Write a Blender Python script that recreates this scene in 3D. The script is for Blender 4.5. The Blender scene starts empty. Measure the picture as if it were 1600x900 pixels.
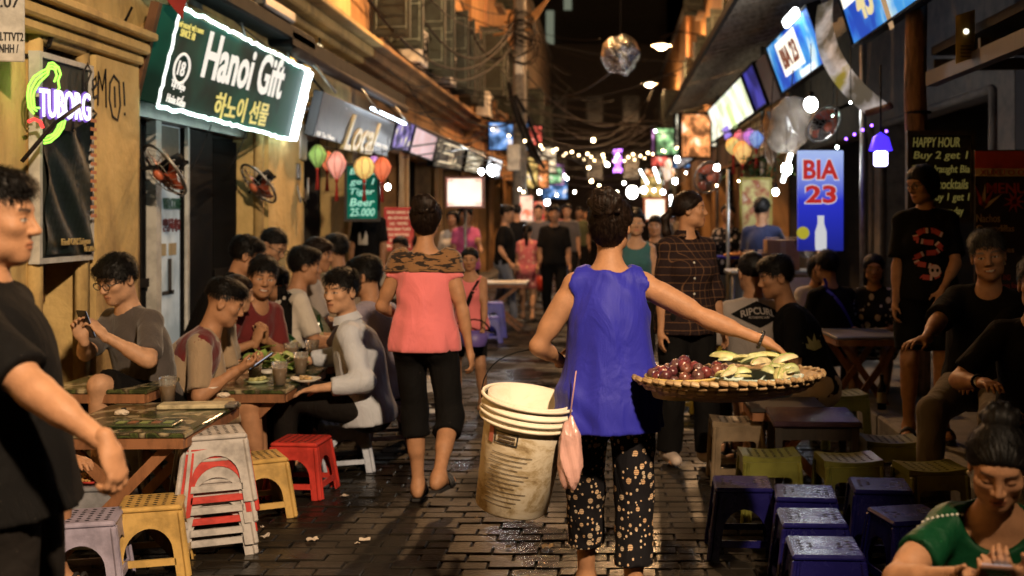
import bpy, bmesh, math, random
import numpy as np
from mathutils import Vector, Matrix

# ------------------------------------------------------------------ camera, world, exposure
SC = bpy.context.scene
COL = SC.collection
F_PX, VX, VY, CAMZ = 1800.0, 950.0, 337.0, 1.45      # focal length and vanishing point in 1600x900 photo pixels
cam_data = bpy.data.cameras.new('camera')
cam_data.sensor_width = 36.0
cam_data.lens = 36.0 * F_PX / 1600.0
cam_data.shift_x = (800.0 - VX) / 1600.0
cam_data.shift_y = -(450.0 - VY) / 1600.0
cam_data.clip_start = 0.05
cam_data.clip_end = 2000.0
cam_data.dof.use_dof = True
cam_data.dof.focus_distance = 4.5
cam_data.dof.aperture_fstop = 2.4
cam = bpy.data.objects.new('camera', cam_data)
COL.objects.link(cam)
cam.location = (0, 0, CAMZ)
cam.rotation_euler = (math.radians(90), 0, 0)
SC.camera = cam
SC.render.resolution_x, SC.render.resolution_y = 1024, 576

world = bpy.data.worlds.new('World')
SC.world = world
world.use_nodes = True
wnt = world.node_tree
sky = wnt.nodes.new('ShaderNodeTexSky')
sky.sky_type = 'NISHITA'
sky.sun_disc = False
sky.sun_elevation = math.radians(-6.0)
sky.sun_rotation = math.radians(200.0)
wnt.links.new(sky.outputs[0], wnt.nodes['Background'].inputs[0])
wnt.nodes['Background'].inputs[1].default_value = 0.02

SC.view_settings.view_transform = 'Standard'
SC.view_settings.look = 'None'
SC.view_settings.exposure = 0.4
SC.view_settings.gamma = 1.0
SC.view_settings.use_curve_mapping = False
SC.render.engine = 'CYCLES'
SC.cycles.use_denoising = True
SC.cycles.max_bounces = 6
SC.cycles.diffuse_bounces = 1
SC.cycles.glossy_bounces = 3
SC.cycles.transmission_bounces = 5
SC.cycles.transparent_max_bounces = 8
SC.cycles.sample_clamp_indirect = 4.0
SC.cycles.sample_clamp_direct = 0.0
SC.cycles.caustics_reflective = False
SC.cycles.caustics_refractive = False

def P(px, py, Y):
    """world point that stands at photo pixel (px, py) when it is Y metres down the street"""
    return Vector(((px - VX) * Y / F_PX, Y, CAMZ - (py - VY) * Y / F_PX))
def PX(px, Y): return (px - VX) * Y / F_PX
def PZ(py, Y): return CAMZ - (py - VY) * Y / F_PX

# ------------------------------------------------------------------ materials
MATS = {}
def nodes_of(name):
    m = bpy.data.materials.new(name); m.use_nodes = True
    return m, m.node_tree, m.node_tree.nodes['Principled BSDF']
def rgb(c): return (c[0], c[1], c[2], 1.0)
def mat(name, col, rough=0.6, metal=0.0, var=0.25, scale=6.0, bump=0.15, bscale=40.0, spec=0.5, stretch=(1, 1, 1), dirt=None, trans=0.0, alpha=1.0, coat=0.0, bdist=0.01):
    """general surface: base colour broken up by noise, optional dirt colour, fine relief"""
    if name in MATS: return MATS[name]
    m, nt, b = nodes_of(name)
    L = nt.links
    tc = nt.nodes.new('ShaderNodeTexCoord')
    mp = nt.nodes.new('ShaderNodeMapping'); mp.inputs['Scale'].default_value = stretch
    L.new(tc.outputs['Object'], mp.inputs['Vector'])
    n1 = nt.nodes.new('ShaderNodeTexNoise'); n1.inputs['Scale'].default_value = scale; n1.inputs['Detail'].default_value = 6; n1.inputs['Roughness'].default_value = 0.65
    L.new(mp.outputs[0], n1.inputs['Vector'])
    cr = nt.nodes.new('ShaderNodeValToRGB')
    d = dirt if dirt else tuple(x * (1 - var) for x in col)
    cr.color_ramp.elements[0].position = 0.36; cr.color_ramp.elements[0].color = rgb(d)
    cr.color_ramp.elements[1].position = 0.58; cr.color_ramp.elements[1].color = rgb(tuple(min(1, x * (1 + var * 0.3)) for x in col))
    L.new(n1.outputs['Fac'], cr.inputs[0]); L.new(cr.outputs[0], b.inputs['Base Color'])
    b.inputs['Roughness'].default_value = rough; b.inputs['Metallic'].default_value = metal
    b.inputs['Specular IOR Level'].default_value = spec
    b.inputs['Transmission Weight'].default_value = trans; b.inputs['Alpha'].default_value = alpha
    b.inputs['Coat Weight'].default_value = coat
    mr = nt.nodes.new('ShaderNodeMapRange'); mr.inputs['To Min'].default_value = max(0.02, rough - 0.12); mr.inputs['To Max'].default_value = min(1, rough + 0.15)
    L.new(n1.outputs['Fac'], mr.inputs[0]); L.new(mr.outputs[0], b.inputs['Roughness'])
    if bump > 0:
        n2 = nt.nodes.new('ShaderNodeTexNoise'); n2.inputs['Scale'].default_value = bscale; n2.inputs['Detail'].default_value = 5
        L.new(mp.outputs[0], n2.inputs['Vector'])
        bp = nt.nodes.new('ShaderNodeBump'); bp.inputs['Strength'].default_value = bump; bp.inputs['Distance'].default_value = bdist
        L.new(n2.outputs['Fac'], bp.inputs['Height']); L.new(bp.outputs[0], b.inputs['Normal'])
    MATS[name] = m
    return m
def glow(name, col, strength, base=None):
    """a surface that gives off light: lamp, screen, lit sign; also chalk lettering made to glow"""
    if name in MATS: return MATS[name]
    m, nt, b = nodes_of(name)
    b.inputs['Base Color'].default_value = rgb(base or tuple(x * 0.3 for x in col))
    b.inputs['Emission Color'].default_value = rgb(col)
    b.inputs['Emission Strength'].default_value = strength
    b.inputs['Roughness'].default_value = 0.4
    MATS[name] = m
    return m
def glow_blotch(name, ca, cb, strength, scale=2.5, cc=None, detail=3, lo=0.42, hi=0.58):
    """lit print or board made to glow: colours flowing into one another, all giving off light"""
    if name in MATS: return MATS[name]
    m, nt, b = nodes_of(name); L = nt.links
    tc = nt.nodes.new('ShaderNodeTexCoord')
    n1 = nt.nodes.new('ShaderNodeTexNoise'); n1.inputs['Scale'].default_value = scale; n1.inputs['Detail'].default_value = detail
    L.new(tc.outputs['Object'], n1.inputs['Vector'])
    cr = nt.nodes.new('ShaderNodeValToRGB')
    cr.color_ramp.elements[0].position = lo; cr.color_ramp.elements[0].color = rgb(ca)
    cr.color_ramp.elements[1].position = hi; cr.color_ramp.elements[1].color = rgb(cb)
    if cc:
        e = cr.color_ramp.elements.new(min(0.98, hi + 0.1)); e.color = rgb(cc)
    L.new(n1.outputs['Fac'], cr.inputs[0])
    L.new(cr.outputs[0], b.inputs['Base Color']); L.new(cr.outputs[0], b.inputs['Emission Color'])
    b.inputs['Emission Strength'].default_value = strength; b.inputs['Roughness'].default_value = 0.6; b.inputs['Specular IOR Level'].default_value = 0.12
    MATS[name] = m
    return m
def cloth(name, col, col2=None, pattern=None, rough=0.85, scale=1.0, sheen=0.2):
    """woven cloth with creases; patterns: plaid, spots, stripes, animal, floral"""
    if name in MATS: return MATS[name]
    m, nt, b = nodes_of(name); L = nt.links
    N = nt.nodes.new
    tc = N('ShaderNodeTexCoord'); co = tc.outputs['Object']
    n1 = N('ShaderNodeTexNoise'); n1.inputs['Scale'].default_value = 5; n1.inputs['Detail'].default_value = 5
    L.new(co, n1.inputs['Vector'])
    mx = N('ShaderNodeMix'); mx.data_type = 'RGBA'
    mx.inputs[6].default_value = rgb(tuple(x * 0.8 for x in col)); mx.inputs[7].default_value = rgb(tuple(min(1, x * 1.1) for x in col))
    L.new(n1.outputs['Fac'], mx.inputs[0]); out = mx.outputs[2]
    def mixin(fac, c):
        nonlocal out
        k = N('ShaderNodeMix'); k.data_type = 'RGBA'; L.new(fac, k.inputs[0]); L.new(out, k.inputs[6])
        if isinstance(c, tuple): k.inputs[7].default_value = rgb(c)
        else: L.new(c, k.inputs[7])
        out = k.outputs[2]
    def math_(op, a, v, clamp=False):
        k = N('ShaderNodeMath'); k.operation = op; k.use_clamp = clamp
        if isinstance(a, (int, float)): k.inputs[0].default_value = a
        else: L.new(a, k.inputs[0])
        if v is not None:
            if isinstance(v, (int, float)): k.inputs[1].default_value = v
            else: L.new(v, k.inputs[1])
        return k.outputs[0]
    sx = N('ShaderNodeSeparateXYZ'); L.new(co, sx.inputs[0])
    if pattern == 'plaid':
        for ax, w in ((0, 0.045), (2, 0.045)):
            src = sx.outputs[ax] if ax == 2 else math_('ADD', sx.outputs[0], sx.outputs[1])
            fr = math_('FRACT', math_('MULTIPLY', src, 17.0 * scale), None)
            a = math_('LESS_THAN', math_('ABSOLUTE', math_('SUBTRACT', fr, 0.5), None), w)
            mixin(math_('MULTIPLY', a, 0.75), col2)
    elif pattern == 'stripes':
        fr = math_('FRACT', math_('MULTIPLY', sx.outputs[2], 25.0 * scale), None)
        mixin(math_('LESS_THAN', fr, 0.5), col2)
    elif pattern in ('spots', 'floral'):
        for i, (sc, th, keep) in enumerate(((25.0 * scale, 0.33, 0.22), (44.0 * scale, 0.25, 0.35))):
            v = N('ShaderNodeTexVoronoi'); v.inputs['Scale'].default_value = sc; v.inputs['Randomness'].default_value = 0.75
            mp = N('ShaderNodeMapping'); mp.inputs['Location'].default_value = (i * 1.7, i * 0.9, 0.3 * i); mp.inputs['Scale'].default_value = (1, 0.55, 0.8)
            L.new(co, mp.inputs[0]); L.new(mp.outputs[0], v.inputs['Vector'])
            a = math_('LESS_THAN', v.outputs['Distance'], th)
            sp = N('ShaderNodeSeparateColor'); L.new(v.outputs['Color'], sp.inputs[0])
            b2 = math_('GREATER_THAN', sp.outputs[0], keep if pattern == 'spots' else 0.2)
            fac = math_('MULTIPLY', a, b2)
            if pattern == 'spots' and i == 0:      # hatched inside
                fr = math_('FRACT', math_('MULTIPLY', sx.outputs[2], 150.0), None)
                fac = math_('MULTIPLY', fac, math_('ADD', math_('MULTIPLY', math_('LESS_THAN', fr, 0.55), 0.6), 0.4))
            c = N('ShaderNodeMix'); c.data_type = 'RGBA'; L.new(sp.outputs[1], c.inputs[0])
            c.inputs[6].default_value = rgb(col2); c.inputs[7].default_value = rgb((col2[0], col2[1] * 0.75, col2[2] * 0.55))
            mixin(fac, c.outputs[2])
    elif pattern == 'animal':
        v = N('ShaderNodeTexNoise'); v.inputs['Scale'].default_value = 22 * scale; v.inputs['Distortion'].default_value = 1.2
        mp = N('ShaderNodeMapping'); mp.inputs['Scale'].default_value = (0.6, 0.6, 2.2); L.new(co, mp.inputs[0]); L.new(mp.outputs[0], v.inputs['Vector'])
        mixin(math_('GREATER_THAN', v.outputs['Fac'], 0.53), col2)
    elif pattern == 'fade':      # washed: lighter patches
        v = N('ShaderNodeTexNoise'); v.inputs['Scale'].default_value = 3; L.new(co, v.inputs['Vector']); mixin(math_('MULTIPLY', v.outputs['Fac'], 0.6), col2)
    L.new(out, b.inputs['Base Color'])
    b.inputs['Roughness'].default_value = rough; b.inputs['Specular IOR Level'].default_value = 0.25 if max(col) > 0.05 else 0.12
    b.inputs['Sheen Weight'].default_value = sheen if max(col) > 0.05 else 0.0
    mp = N('ShaderNodeMapping'); mp.inputs['Scale'].default_value = (1.0, 1.0, 0.45); mp.inputs['Rotation'].default_value = (0.3, 0.5, 0); L.new(co, mp.inputs[0])
    n2 = N('ShaderNodeTexNoise'); n2.inputs['Scale'].default_value = 11; n2.inputs['Detail'].default_value = 3; n2.inputs['Distortion'].default_value = 0.8; L.new(mp.outputs[0], n2.inputs['Vector'])
    n3 = N('ShaderNodeTexNoise'); n3.inputs['Scale'].default_value = 260; L.new(co, n3.inputs['Vector'])
    ad = math_('ADD', n2.outputs['Fac'], math_('MULTIPLY', n3.outputs['Fac'], 0.05))
    bp = N('ShaderNodeBump'); bp.inputs['Strength'].default_value = 0.55; bp.inputs['Distance'].default_value = 0.03
    L.new(ad, bp.inputs['Height']); L.new(bp.outputs[0], b.inputs['Normal'])
    MATS[name] = m
    return m
def skin_mat():
    if 'skin' in MATS: return MATS['skin']
    m, nt, b = nodes_of('skin'); L = nt.links
    at = nt.nodes.new('ShaderNodeAttribute'); at.attribute_name = 'tone'
    n1 = nt.nodes.new('ShaderNodeTexNoise'); n1.inputs['Scale'].default_value = 30; n1.inputs['Detail'].default_value = 4
    tc = nt.nodes.new('ShaderNodeTexCoord'); L.new(tc.outputs['Object'], n1.inputs['Vector'])
    hs = nt.nodes.new('ShaderNodeHueSaturation')
    mr = nt.nodes.new('ShaderNodeMapRange'); mr.inputs['To Min'].default_value = 0.66; mr.inputs['To Max'].default_value = 1.25
    L.new(n1.outputs['Fac'], mr.inputs[0]); L.new(mr.outputs[0], hs.inputs['Value'])
    L.new(at.outputs['Color'], hs.inputs['Color']); L.new(hs.outputs[0], b.inputs['Base Color'])
    b.inputs['Roughness'].default_value = 0.55; b.inputs['Specular IOR Level'].default_value = 0.28
    n2 = nt.nodes.new('ShaderNodeTexNoise'); n2.inputs['Scale'].default_value = 180; L.new(tc.outputs['Object'], n2.inputs['Vector'])
    bp = nt.nodes.new('ShaderNodeBump'); bp.inputs['Strength'].default_value = 0.3; bp.inputs['Distance'].default_value = 0.004
    L.new(n2.outputs['Fac'], bp.inputs['Height']); L.new(bp.outputs[0], b.inputs['Normal'])
    MATS['skin'] = m
    return m
def hair_mat(name, col):
    if name in MATS: return MATS[name]
    m, nt, b = nodes_of(name); L = nt.links
    tc = nt.nodes.new('ShaderNodeTexCoord')
    mp = nt.nodes.new('ShaderNodeMapping'); mp.inputs['Scale'].default_value = (1, 0.35, 0.18); L.new(tc.outputs['Object'], mp.inputs[0])
    n = nt.nodes.new('ShaderNodeTexNoise'); n.inputs['Scale'].default_value = 130; n.inputs['Detail'].default_value = 4; n.inputs['Distortion'].default_value = 0.4; L.new(mp.outputs[0], n.inputs['Vector'])
    cr = nt.nodes.new('ShaderNodeValToRGB'); cr.color_ramp.elements[0].position = 0.35; cr.color_ramp.elements[1].position = 0.7
    cr.color_ramp.elements[0].color = rgb(tuple(x * 0.25 for x in col)); cr.color_ramp.elements[1].color = rgb(tuple(x * 0.9 for x in col)); b.inputs['Specular IOR Level'].default_value = 0.16
    L.new(n.outputs['Fac'], cr.inputs[0]); L.new(cr.outputs[0], b.inputs['Base Color'])
    b.inputs['Roughness'].default_value = 0.5
    bp = nt.nodes.new('ShaderNodeBump'); bp.inputs['Strength'].default_value = 0.5; bp.inputs['Distance'].default_value = 0.006
    L.new(n.outputs['Fac'], bp.inputs['Height']); L.new(bp.outputs[0], b.inputs['Normal'])
    MATS[name] = m
    return m

# ------------------------------------------------------------------ objects and mesh building
def link(o, parent=None):
    COL.objects.link(o)
    if parent is not None: o.parent = parent
    return o
def tag(o, label=None, cat=None, group=None, kind=None):
    if label: o['label'] = label
    if cat: o['category'] = cat
    if group: o['group'] = group
    if kind: o['kind'] = kind
    return o
def empty(name, loc=(0, 0, 0), rz=0.0, label=None, cat=None, group=None):
    o = bpy.data.objects.new(name, None); o.empty_display_size = 0.1
    o.location = loc; o.rotation_euler = (0, 0, rz)
    link(o); return tag(o, label, cat, group)
def mesh_obj(name, me, m, parent=None):
    if m is not None and len(me.materials) == 0: me.materials.append(m)
    return link(bpy.data.objects.new(name, me), parent)
def copy_tree(o, parent=None):
    c = o.copy(); COL.objects.link(c)
    if parent is not None: c.parent = parent
    for ch in o.children: copy_tree(ch, c)
    return c

class MB:
    """collects shapes into one mesh"""
    def __init__(s): s.v = []; s.f = []; s.sm = []
    def add(s, vs, fs, smooth=False, M=None):
        o = len(s.v)
        if M is not None: vs = [M @ Vector(v) for v in vs]
        s.v += [tuple(v) for v in vs]; s.f += [tuple(i + o for i in f) for f in fs]; s.sm += [smooth] * len(fs)
        return s
    def box(s, c, d, rz=0.0, bev=0.0, M=None, taper=1.0):
        """centre, full sizes; bevelled edges if bev"""
        hx, hy, hz = d[0] / 2, d[1] / 2, d[2] / 2
        if bev > 0:
            b = min(bev, hx * 0.9, hy * 0.9, hz * 0.9)
            vs = []
            for (sx, sy, sz) in [(a, bb, cc) for a in (-1, 1) for bb in (-1, 1) for cc in (-1, 1)]:
                vs += [(sx * hx, sy * (hy - b), sz * (hz - b)), (sx * (hx - b), sy * hy, sz * (hz - b)), (sx * (hx - b), sy * (hy - b), sz * hz)]
            def I(a, bb, cc, k): return ((a > 0) * 4 + (bb > 0) * 2 + (cc > 0)) * 3 + k
            fs = []
            for sg in (-1, 1):
                fs.append([I(sg, -1, -1, 0), I(sg, 1, -1, 0), I(sg, 1, 1, 0), I(sg, -1, 1, 0)][::sg])
                fs.append([I(-1, sg, -1, 1), I(1, sg, -1, 1), I(1, sg, 1, 1), I(-1, sg, 1, 1)][::-sg])
                fs.append([I(-1, -1, sg, 2), I(1, -1, sg, 2), I(1, 1, sg, 2), I(-1, 1, sg, 2)][::sg])
            for a in (-1, 1):
                for bb in (-1, 1):
                    fs.append([I(a, bb, -1, 0), I(a, bb, 1, 0), I(a, bb, 1, 1), I(a, bb, -1, 1)][::-a * bb])
                    fs.append([I(a, -1, bb, 0), I(a, 1, bb, 0), I(a, 1, bb, 2), I(a, -1, bb, 2)][::a * bb])
                    fs.append([I(-1, a, bb, 1), I(1, a, bb, 1), I(1, a, bb, 2), I(-1, a, bb, 2)][::-a * bb])
            for a in (-1, 1):
                for bb in (-1, 1):
                    for cc in (-1, 1):
                        fs.append([I(a, bb, cc, 0), I(a, bb, cc, 1), I(a, bb, cc, 2)][::a * bb * cc])
        else:
            vs = [(x * hx, y * hy, z * hz) for x in (-1, 1) for y in (-1, 1) for z in (-1, 1)]
            fs = [(0, 1, 3, 2), (4, 6, 7, 5), (0, 4, 5, 1), (2, 3, 7, 6), (0, 2, 6, 4), (1, 5, 7, 3)]
        if taper != 1.0:
            vs = [(x * (1 + (taper - 1) * (z + hz) / (2 * hz)), y * (1 + (taper - 1) * (z + hz) / (2 * hz)), z) for x, y, z in vs]
        T = Matrix.Translation(c) @ Matrix.Rotation(rz, 4, 'Z')
        if M is not None: T = M @ T
        return s.add(vs, fs, False, T)
    def bar(s, a, b, w, h=None, up=(0, 0, 1), bev=0.0):
        """square bar from a to b, w across, h along 'up'"""
        a, b = Vector(a), Vector(b); h = h or w
        z = (b - a); L = z.length; z.normalize()
        u = Vector(up)
        if abs(u.dot(z)) > 0.98: u = Vector((0, 1, 0))
        x = u.cross(z).normalized(); y = z.cross(x)
        M = Matrix((x, y, z)).transposed().to_4x4(); M.translation = (a + b) / 2
        return s.box((0, 0, 0), (w, h, L), M=M, bev=bev)
    def tube(s, pts, r, n=8, caps=True, closed=False):
        pts = [Vector(p) for p in pts]; m = len(pts)
        rr = r if isinstance(r, (list, tuple)) else [r] * m
        vs = []; fs = []; prev = None
        for i, p in enumerate(pts):
            t = (pts[(i + 1) % m] - pts[i - 1]) if closed else (pts[min(i + 1, m - 1)] - pts[max(i - 1, 0)])
            t.normalize()
            if prev is None:
                u = Vector((0, 0, 1)) if abs(t.z) < 0.9 else Vector((1, 0, 0))
                x = t.cross(u).normalized()
            else:
                x = (prev - t * prev.dot(t)).normalized()
            prev = x; y = t.cross(x)
            for k in range(n):
                a = 2 * math.pi * k / n
                vs.append(p + (x * math.cos(a) + y * math.sin(a)) * rr[i])
        for i in range(m if closed else m - 1):
            j = (i + 1) % m
            for k in range(n):
                k2 = (k + 1) % n
                fs.append((i * n + k, i * n + k2, j * n + k2, j * n + k))
        if caps and not closed:
            fs.append(tuple(range(n - 1, -1, -1))); fs.append(tuple((m - 1) * n + k for k in range(n)))
        return s.add(vs, fs, True)
    def lathe(s, prof, n=24, c=(0, 0, 0), M=None, a0=0.0, a1=2 * math.pi):
        """profile of (radius, z)"""
        full = abs(a1 - a0 - 2 * math.pi) < 1e-6
        vs = []; fs = []; m = len(prof); nn = n if full else n + 1
        for i in range(nn):
            a = a0 + (a1 - a0) * i / n
            for r, z in prof: vs.append((c[0] + r * math.cos(a), c[1] + r * math.sin(a), c[2] + z))
        for i in range(n):
            j = (i + 1) % nn
            for k in range(m - 1): fs.append((i * m + k, j * m + k, j * m + k + 1, i * m + k + 1))
        return s.add(vs, fs, True, M)
    def ball(s, c, r, n=12, m=8):
        r = r if isinstance(r, (tuple, list)) else (r, r, r)
        vs = []; fs = []
        for i in range(n):
            a = 2 * math.pi * i / n
            for k in range(m + 1):
                t = math.pi * k / m
                vs.append((c[0] + r[0] * math.sin(t) * math.cos(a), c[1] + r[1] * math.sin(t) * math.sin(a), c[2] - r[2] * math.cos(t)))
        for i in range(n):
            j = (i + 1) % n
            for k in range(m): fs.append((i * (m + 1) + k, j * (m + 1) + k, j * (m + 1) + k + 1, i * (m + 1) + k + 1))
        return s.add(vs, fs, True)
    def prism(s, poly, d, M=None):
        """polygon in local xy, extruded to z = d"""
        n = len(poly)
        vs = [(x, y, 0) for x, y in poly] + [(x, y, d) for x, y in poly]
        fs = [tuple(range(n - 1, -1, -1)), tuple(range(n, 2 * n))] + [(i, (i + 1) % n, n + (i + 1) % n, n + i) for i in range(n)]
        return s.add(vs, fs, False, M)
    def grid(s, fn, nu, nv, smooth=True):
        vs = [fn(i / nu, j / nv) for i in range(nu + 1) for j in range(nv + 1)]
        fs = [(i * (nv + 1) + j, (i + 1) * (nv + 1) + j, (i + 1) * (nv + 1) + j + 1, i * (nv + 1) + j + 1) for i in range(nu) for j in range(nv)]
        return s.add(vs, fs, smooth)
    def mesh(s, name='mesh'):
        me = bpy.data.meshes.new(name); me.from_pydata(s.v, [], s.f)
        me.polygons.foreach_set('use_smooth', s.sm); me.update()
        return me
    def build(s, name, m, parent=None):
        return mesh_obj(name, s.mesh(name), m, parent)

def catenary(a, b, sag, n=14):
    a, b = Vector(a), Vector(b)
    return [a.lerp(b, t / n) + Vector((0, 0, -sag * 4 * (t / n) * (1 - t / n))) for t in range(n + 1)]

def text_mesh(body, m, parent=None, loc=(0, 0, 0), h=None, w=None, name='lettering', align='CENTER', bold=0.0, shear=0.0, depth=0.004):
    """flat lettering in the parent's local xy plane, fitted to height h (of the whole text block) and width w"""
    cu = bpy.data.curves.new(name, 'FONT'); cu.body = body; cu.align_x = align; cu.offset = bold; cu.shear = shear; cu.extrude = depth; cu.resolution_u = 3
    tmp = bpy.data.objects.new('tmp', cu); COL.objects.link(tmp)
    dg = bpy.context.evaluated_depsgraph_get()
    me = bpy.data.meshes.new_from_object(tmp.evaluated_get(dg))
    bpy.data.objects.remove(tmp); bpy.data.curves.remove(cu)
    co = np.empty(len(me.vertices) * 3, np.float32); me.vertices.foreach_get('co', co); co = co.reshape(-1, 3)
    if len(co) == 0: return None
    lo, hi = co.min(0), co.max(0); sz = np.maximum(hi - lo, 1e-6)
    sy = (h / sz[1]) if h else (w / sz[0]); sx = (w / sz[0]) if w else sy
    anchor = {'CENTER': (lo[0] + hi[0]) / 2, 'LEFT': lo[0], 'RIGHT': hi[0]}[align]
    co[:, 0] = (co[:, 0] - anchor) * sx; co[:, 1] = (co[:, 1] - (lo[1] + hi[1]) / 2) * sy
    me.vertices.foreach_set('co', co.ravel()); me.update()
    me.materials.clear()
    o = mesh_obj(name, me, m, parent); o.location = loc
    return o
# ------------------------------------------------------------------ people: one implicit surface per figure, meshed with surface nets
def surface_nets(d, lo, h):
    nx, ny, nz = d.shape
    ins = d < 0
    cnt = np.zeros((nx - 1, ny - 1, nz - 1), np.int8)
    for i in (0, 1):
        for j in (0, 1):
            for k in (0, 1):
                cnt += ins[i:nx - 1 + i, j:ny - 1 + j, k:nz - 1 + k]
    act = (cnt > 0) & (cnt < 8)
    ix, iy, iz = np.nonzero(act)
    if len(ix) == 0: return np.zeros((0, 3), np.float32), np.zeros((0, 4), np.int32)
    idm = np.full(act.shape, -1, np.int32); idm[ix, iy, iz] = np.arange(len(ix))
    acc = np.zeros((len(ix), 3), np.float32); num = np.zeros(len(ix), np.float32)
    for ax in range(3):
        for a in (0, 1):
            for b in (0, 1):
                o0 = [0, 0, 0]; others = [q for q in range(3) if q != ax]
                o0[others[0]] = a; o0[others[1]] = b
                o1 = list(o0); o1[ax] = 1
                v0 = d[ix + o0[0], iy + o0[1], iz + o0[2]]; v1 = d[ix + o1[0], iy + o1[1], iz + o1[2]]
                cr = (v0 < 0) != (v1 < 0)
                t = np.where(cr, v0 / np.where(cr, v0 - v1, 1), 0)
                for q in range(3):
                    acc[:, q] += cr * (o0[q] + (t if q == ax else 0))
                num += cr
    V = (np.stack([ix, iy, iz], 1) + acc / num[:, None]) * h + np.array(lo, np.float32)
    quads = []
    for ax in range(3):
        s0 = [slice(None)] * 3; s1 = [slice(None)] * 3
        s0[ax] = slice(0, -1); s1[ax] = slice(1, None)
        a0, a1 = ins[tuple(s0)], ins[tuple(s1)]
        cross = a0 != a1
        o = [q for q in range(3) if q != ax]
        sl = [slice(None)] * 3; sl[o[0]] = slice(1, -1); sl[o[1]] = slice(1, -1)
        cx = np.nonzero(cross[tuple(sl)])
        e = [None] * 3
        for q in range(3): e[q] = cx[q] + (1 if q in o else 0)
        flip = a0[tuple(e)]
        def cell(da, db):
            c = [e[0], e[1], e[2]]
            c[o[0]] = c[o[0]] - da; c[o[1]] = c[o[1]] - db
            return idm[c[0], c[1], c[2]]
        q4 = np.stack([cell(1, 1), cell(0, 1), cell(0, 0), cell(1, 0)], 1)
        if ax == 1: flip = ~flip
        q4 = np.where(flip[:, None], q4, q4[:, ::-1])
        quads.append(q4)
    Q = np.concatenate(quads)
    return V, Q[(Q >= 0).all(1)]

def arr(v): return np.array(v, np.float32)
class Prim:
    """kinds: cone (round cone), cut (round cone cut flat at b), ell (oriented ellipsoid), box, half (half space, kept side along n)"""
    def __init__(s, kind, k=0.02, op='u', **kw):
        s.kind, s.k, s.op = kind, k, op; s.__dict__.update(kw)
        if kind in ('cone', 'cut', 'tub'):
            s.a, s.b = arr(s.a), arr(s.b); r = max(s.ra, s.rb); s.lo = np.minimum(s.a, s.b) - r; s.hi = np.maximum(s.a, s.b) + r
        elif kind == 'ell':
            s.c, s.r = arr(s.c), arr(s.r); m = s.r.max(); s.lo = s.c - m; s.hi = s.c + m
            s.R = arr(s.R) if getattr(s, 'R', None) is not None else np.eye(3, dtype=np.float32)   # rows = axes
        elif kind == 'box':
            s.c, s.r = arr(s.c), arr(s.r); m = float(np.linalg.norm(s.r)) + s.rd; s.lo = s.c - m; s.hi = s.c + m
            s.R = arr(s.R) if getattr(s, 'R', None) is not None else np.eye(3, dtype=np.float32)
        elif kind == 'half':
            s.p, s.n = arr(s.p), arr(s.n)
    def dist(s, X, Y, Z):
        if s.kind in ('cone', 'cut', 'tub'):
            ba = s.b - s.a; L2 = float(ba @ ba) + 1e-9
            px, py, pz = X - s.a[0], Y - s.a[1], Z - s.a[2]
            t = (px * ba[0] + py * ba[1] + pz * ba[2]) / L2
            tc = np.clip(t, 0, 1)
            dx, dy, dz = px - ba[0] * tc, py - ba[1] * tc, pz - ba[2] * tc
            if s.kind == 'tub':       # elliptical section: flatten along axis s.fl by ratio s.q
                f = arr(s.fl); w = dx * f[0] + dy * f[1] + dz * f[2]; g = (1 / s.q - 1) * w
                dx, dy, dz = dx + f[0] * g, dy + f[1] * g, dz + f[2] * g
            d = np.sqrt(dx * dx + dy * dy + dz * dz) - (s.ra + (s.rb - s.ra) * tc)
            if s.kind != 'cone': d = np.maximum(d, (t - 1) * math.sqrt(L2))
            return d
        if s.kind == 'half':
            return -((X - s.p[0]) * s.n[0] + (Y - s.p[1]) * s.n[1] + (Z - s.p[2]) * s.n[2])
        px, py, pz = X - s.c[0], Y - s.c[1], Z - s.c[2]
        R = s.R
        qx = px * R[0, 0] + py * R[0, 1] + pz * R[0, 2]; qy = px * R[1, 0] + py * R[1, 1] + pz * R[1, 2]; qz = px * R[2, 0] + py * R[2, 1] + pz * R[2, 2]
        if s.kind == 'ell':
            ax, ay, az = qx / s.r[0], qy / s.r[1], qz / s.r[2]
            k0 = np.sqrt(ax * ax + ay * ay + az * az)
            bx, by, bz = ax / s.r[0], ay / s.r[1], az / s.r[2]
            k1 = np.sqrt(bx * bx + by * by + bz * bz) + 1e-6
            return k0 * (k0 - 1) / k1
        qx, qy, qz = np.abs(qx) - s.r[0], np.abs(qy) - s.r[1], np.abs(qz) - s.r[2]
        return np.sqrt(np.maximum(qx, 0) ** 2 + np.maximum(qy, 0) ** 2 + np.maximum(qz, 0) ** 2) + np.minimum(np.maximum(qx, np.maximum(qy, qz)), 0) - s.rd

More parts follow.
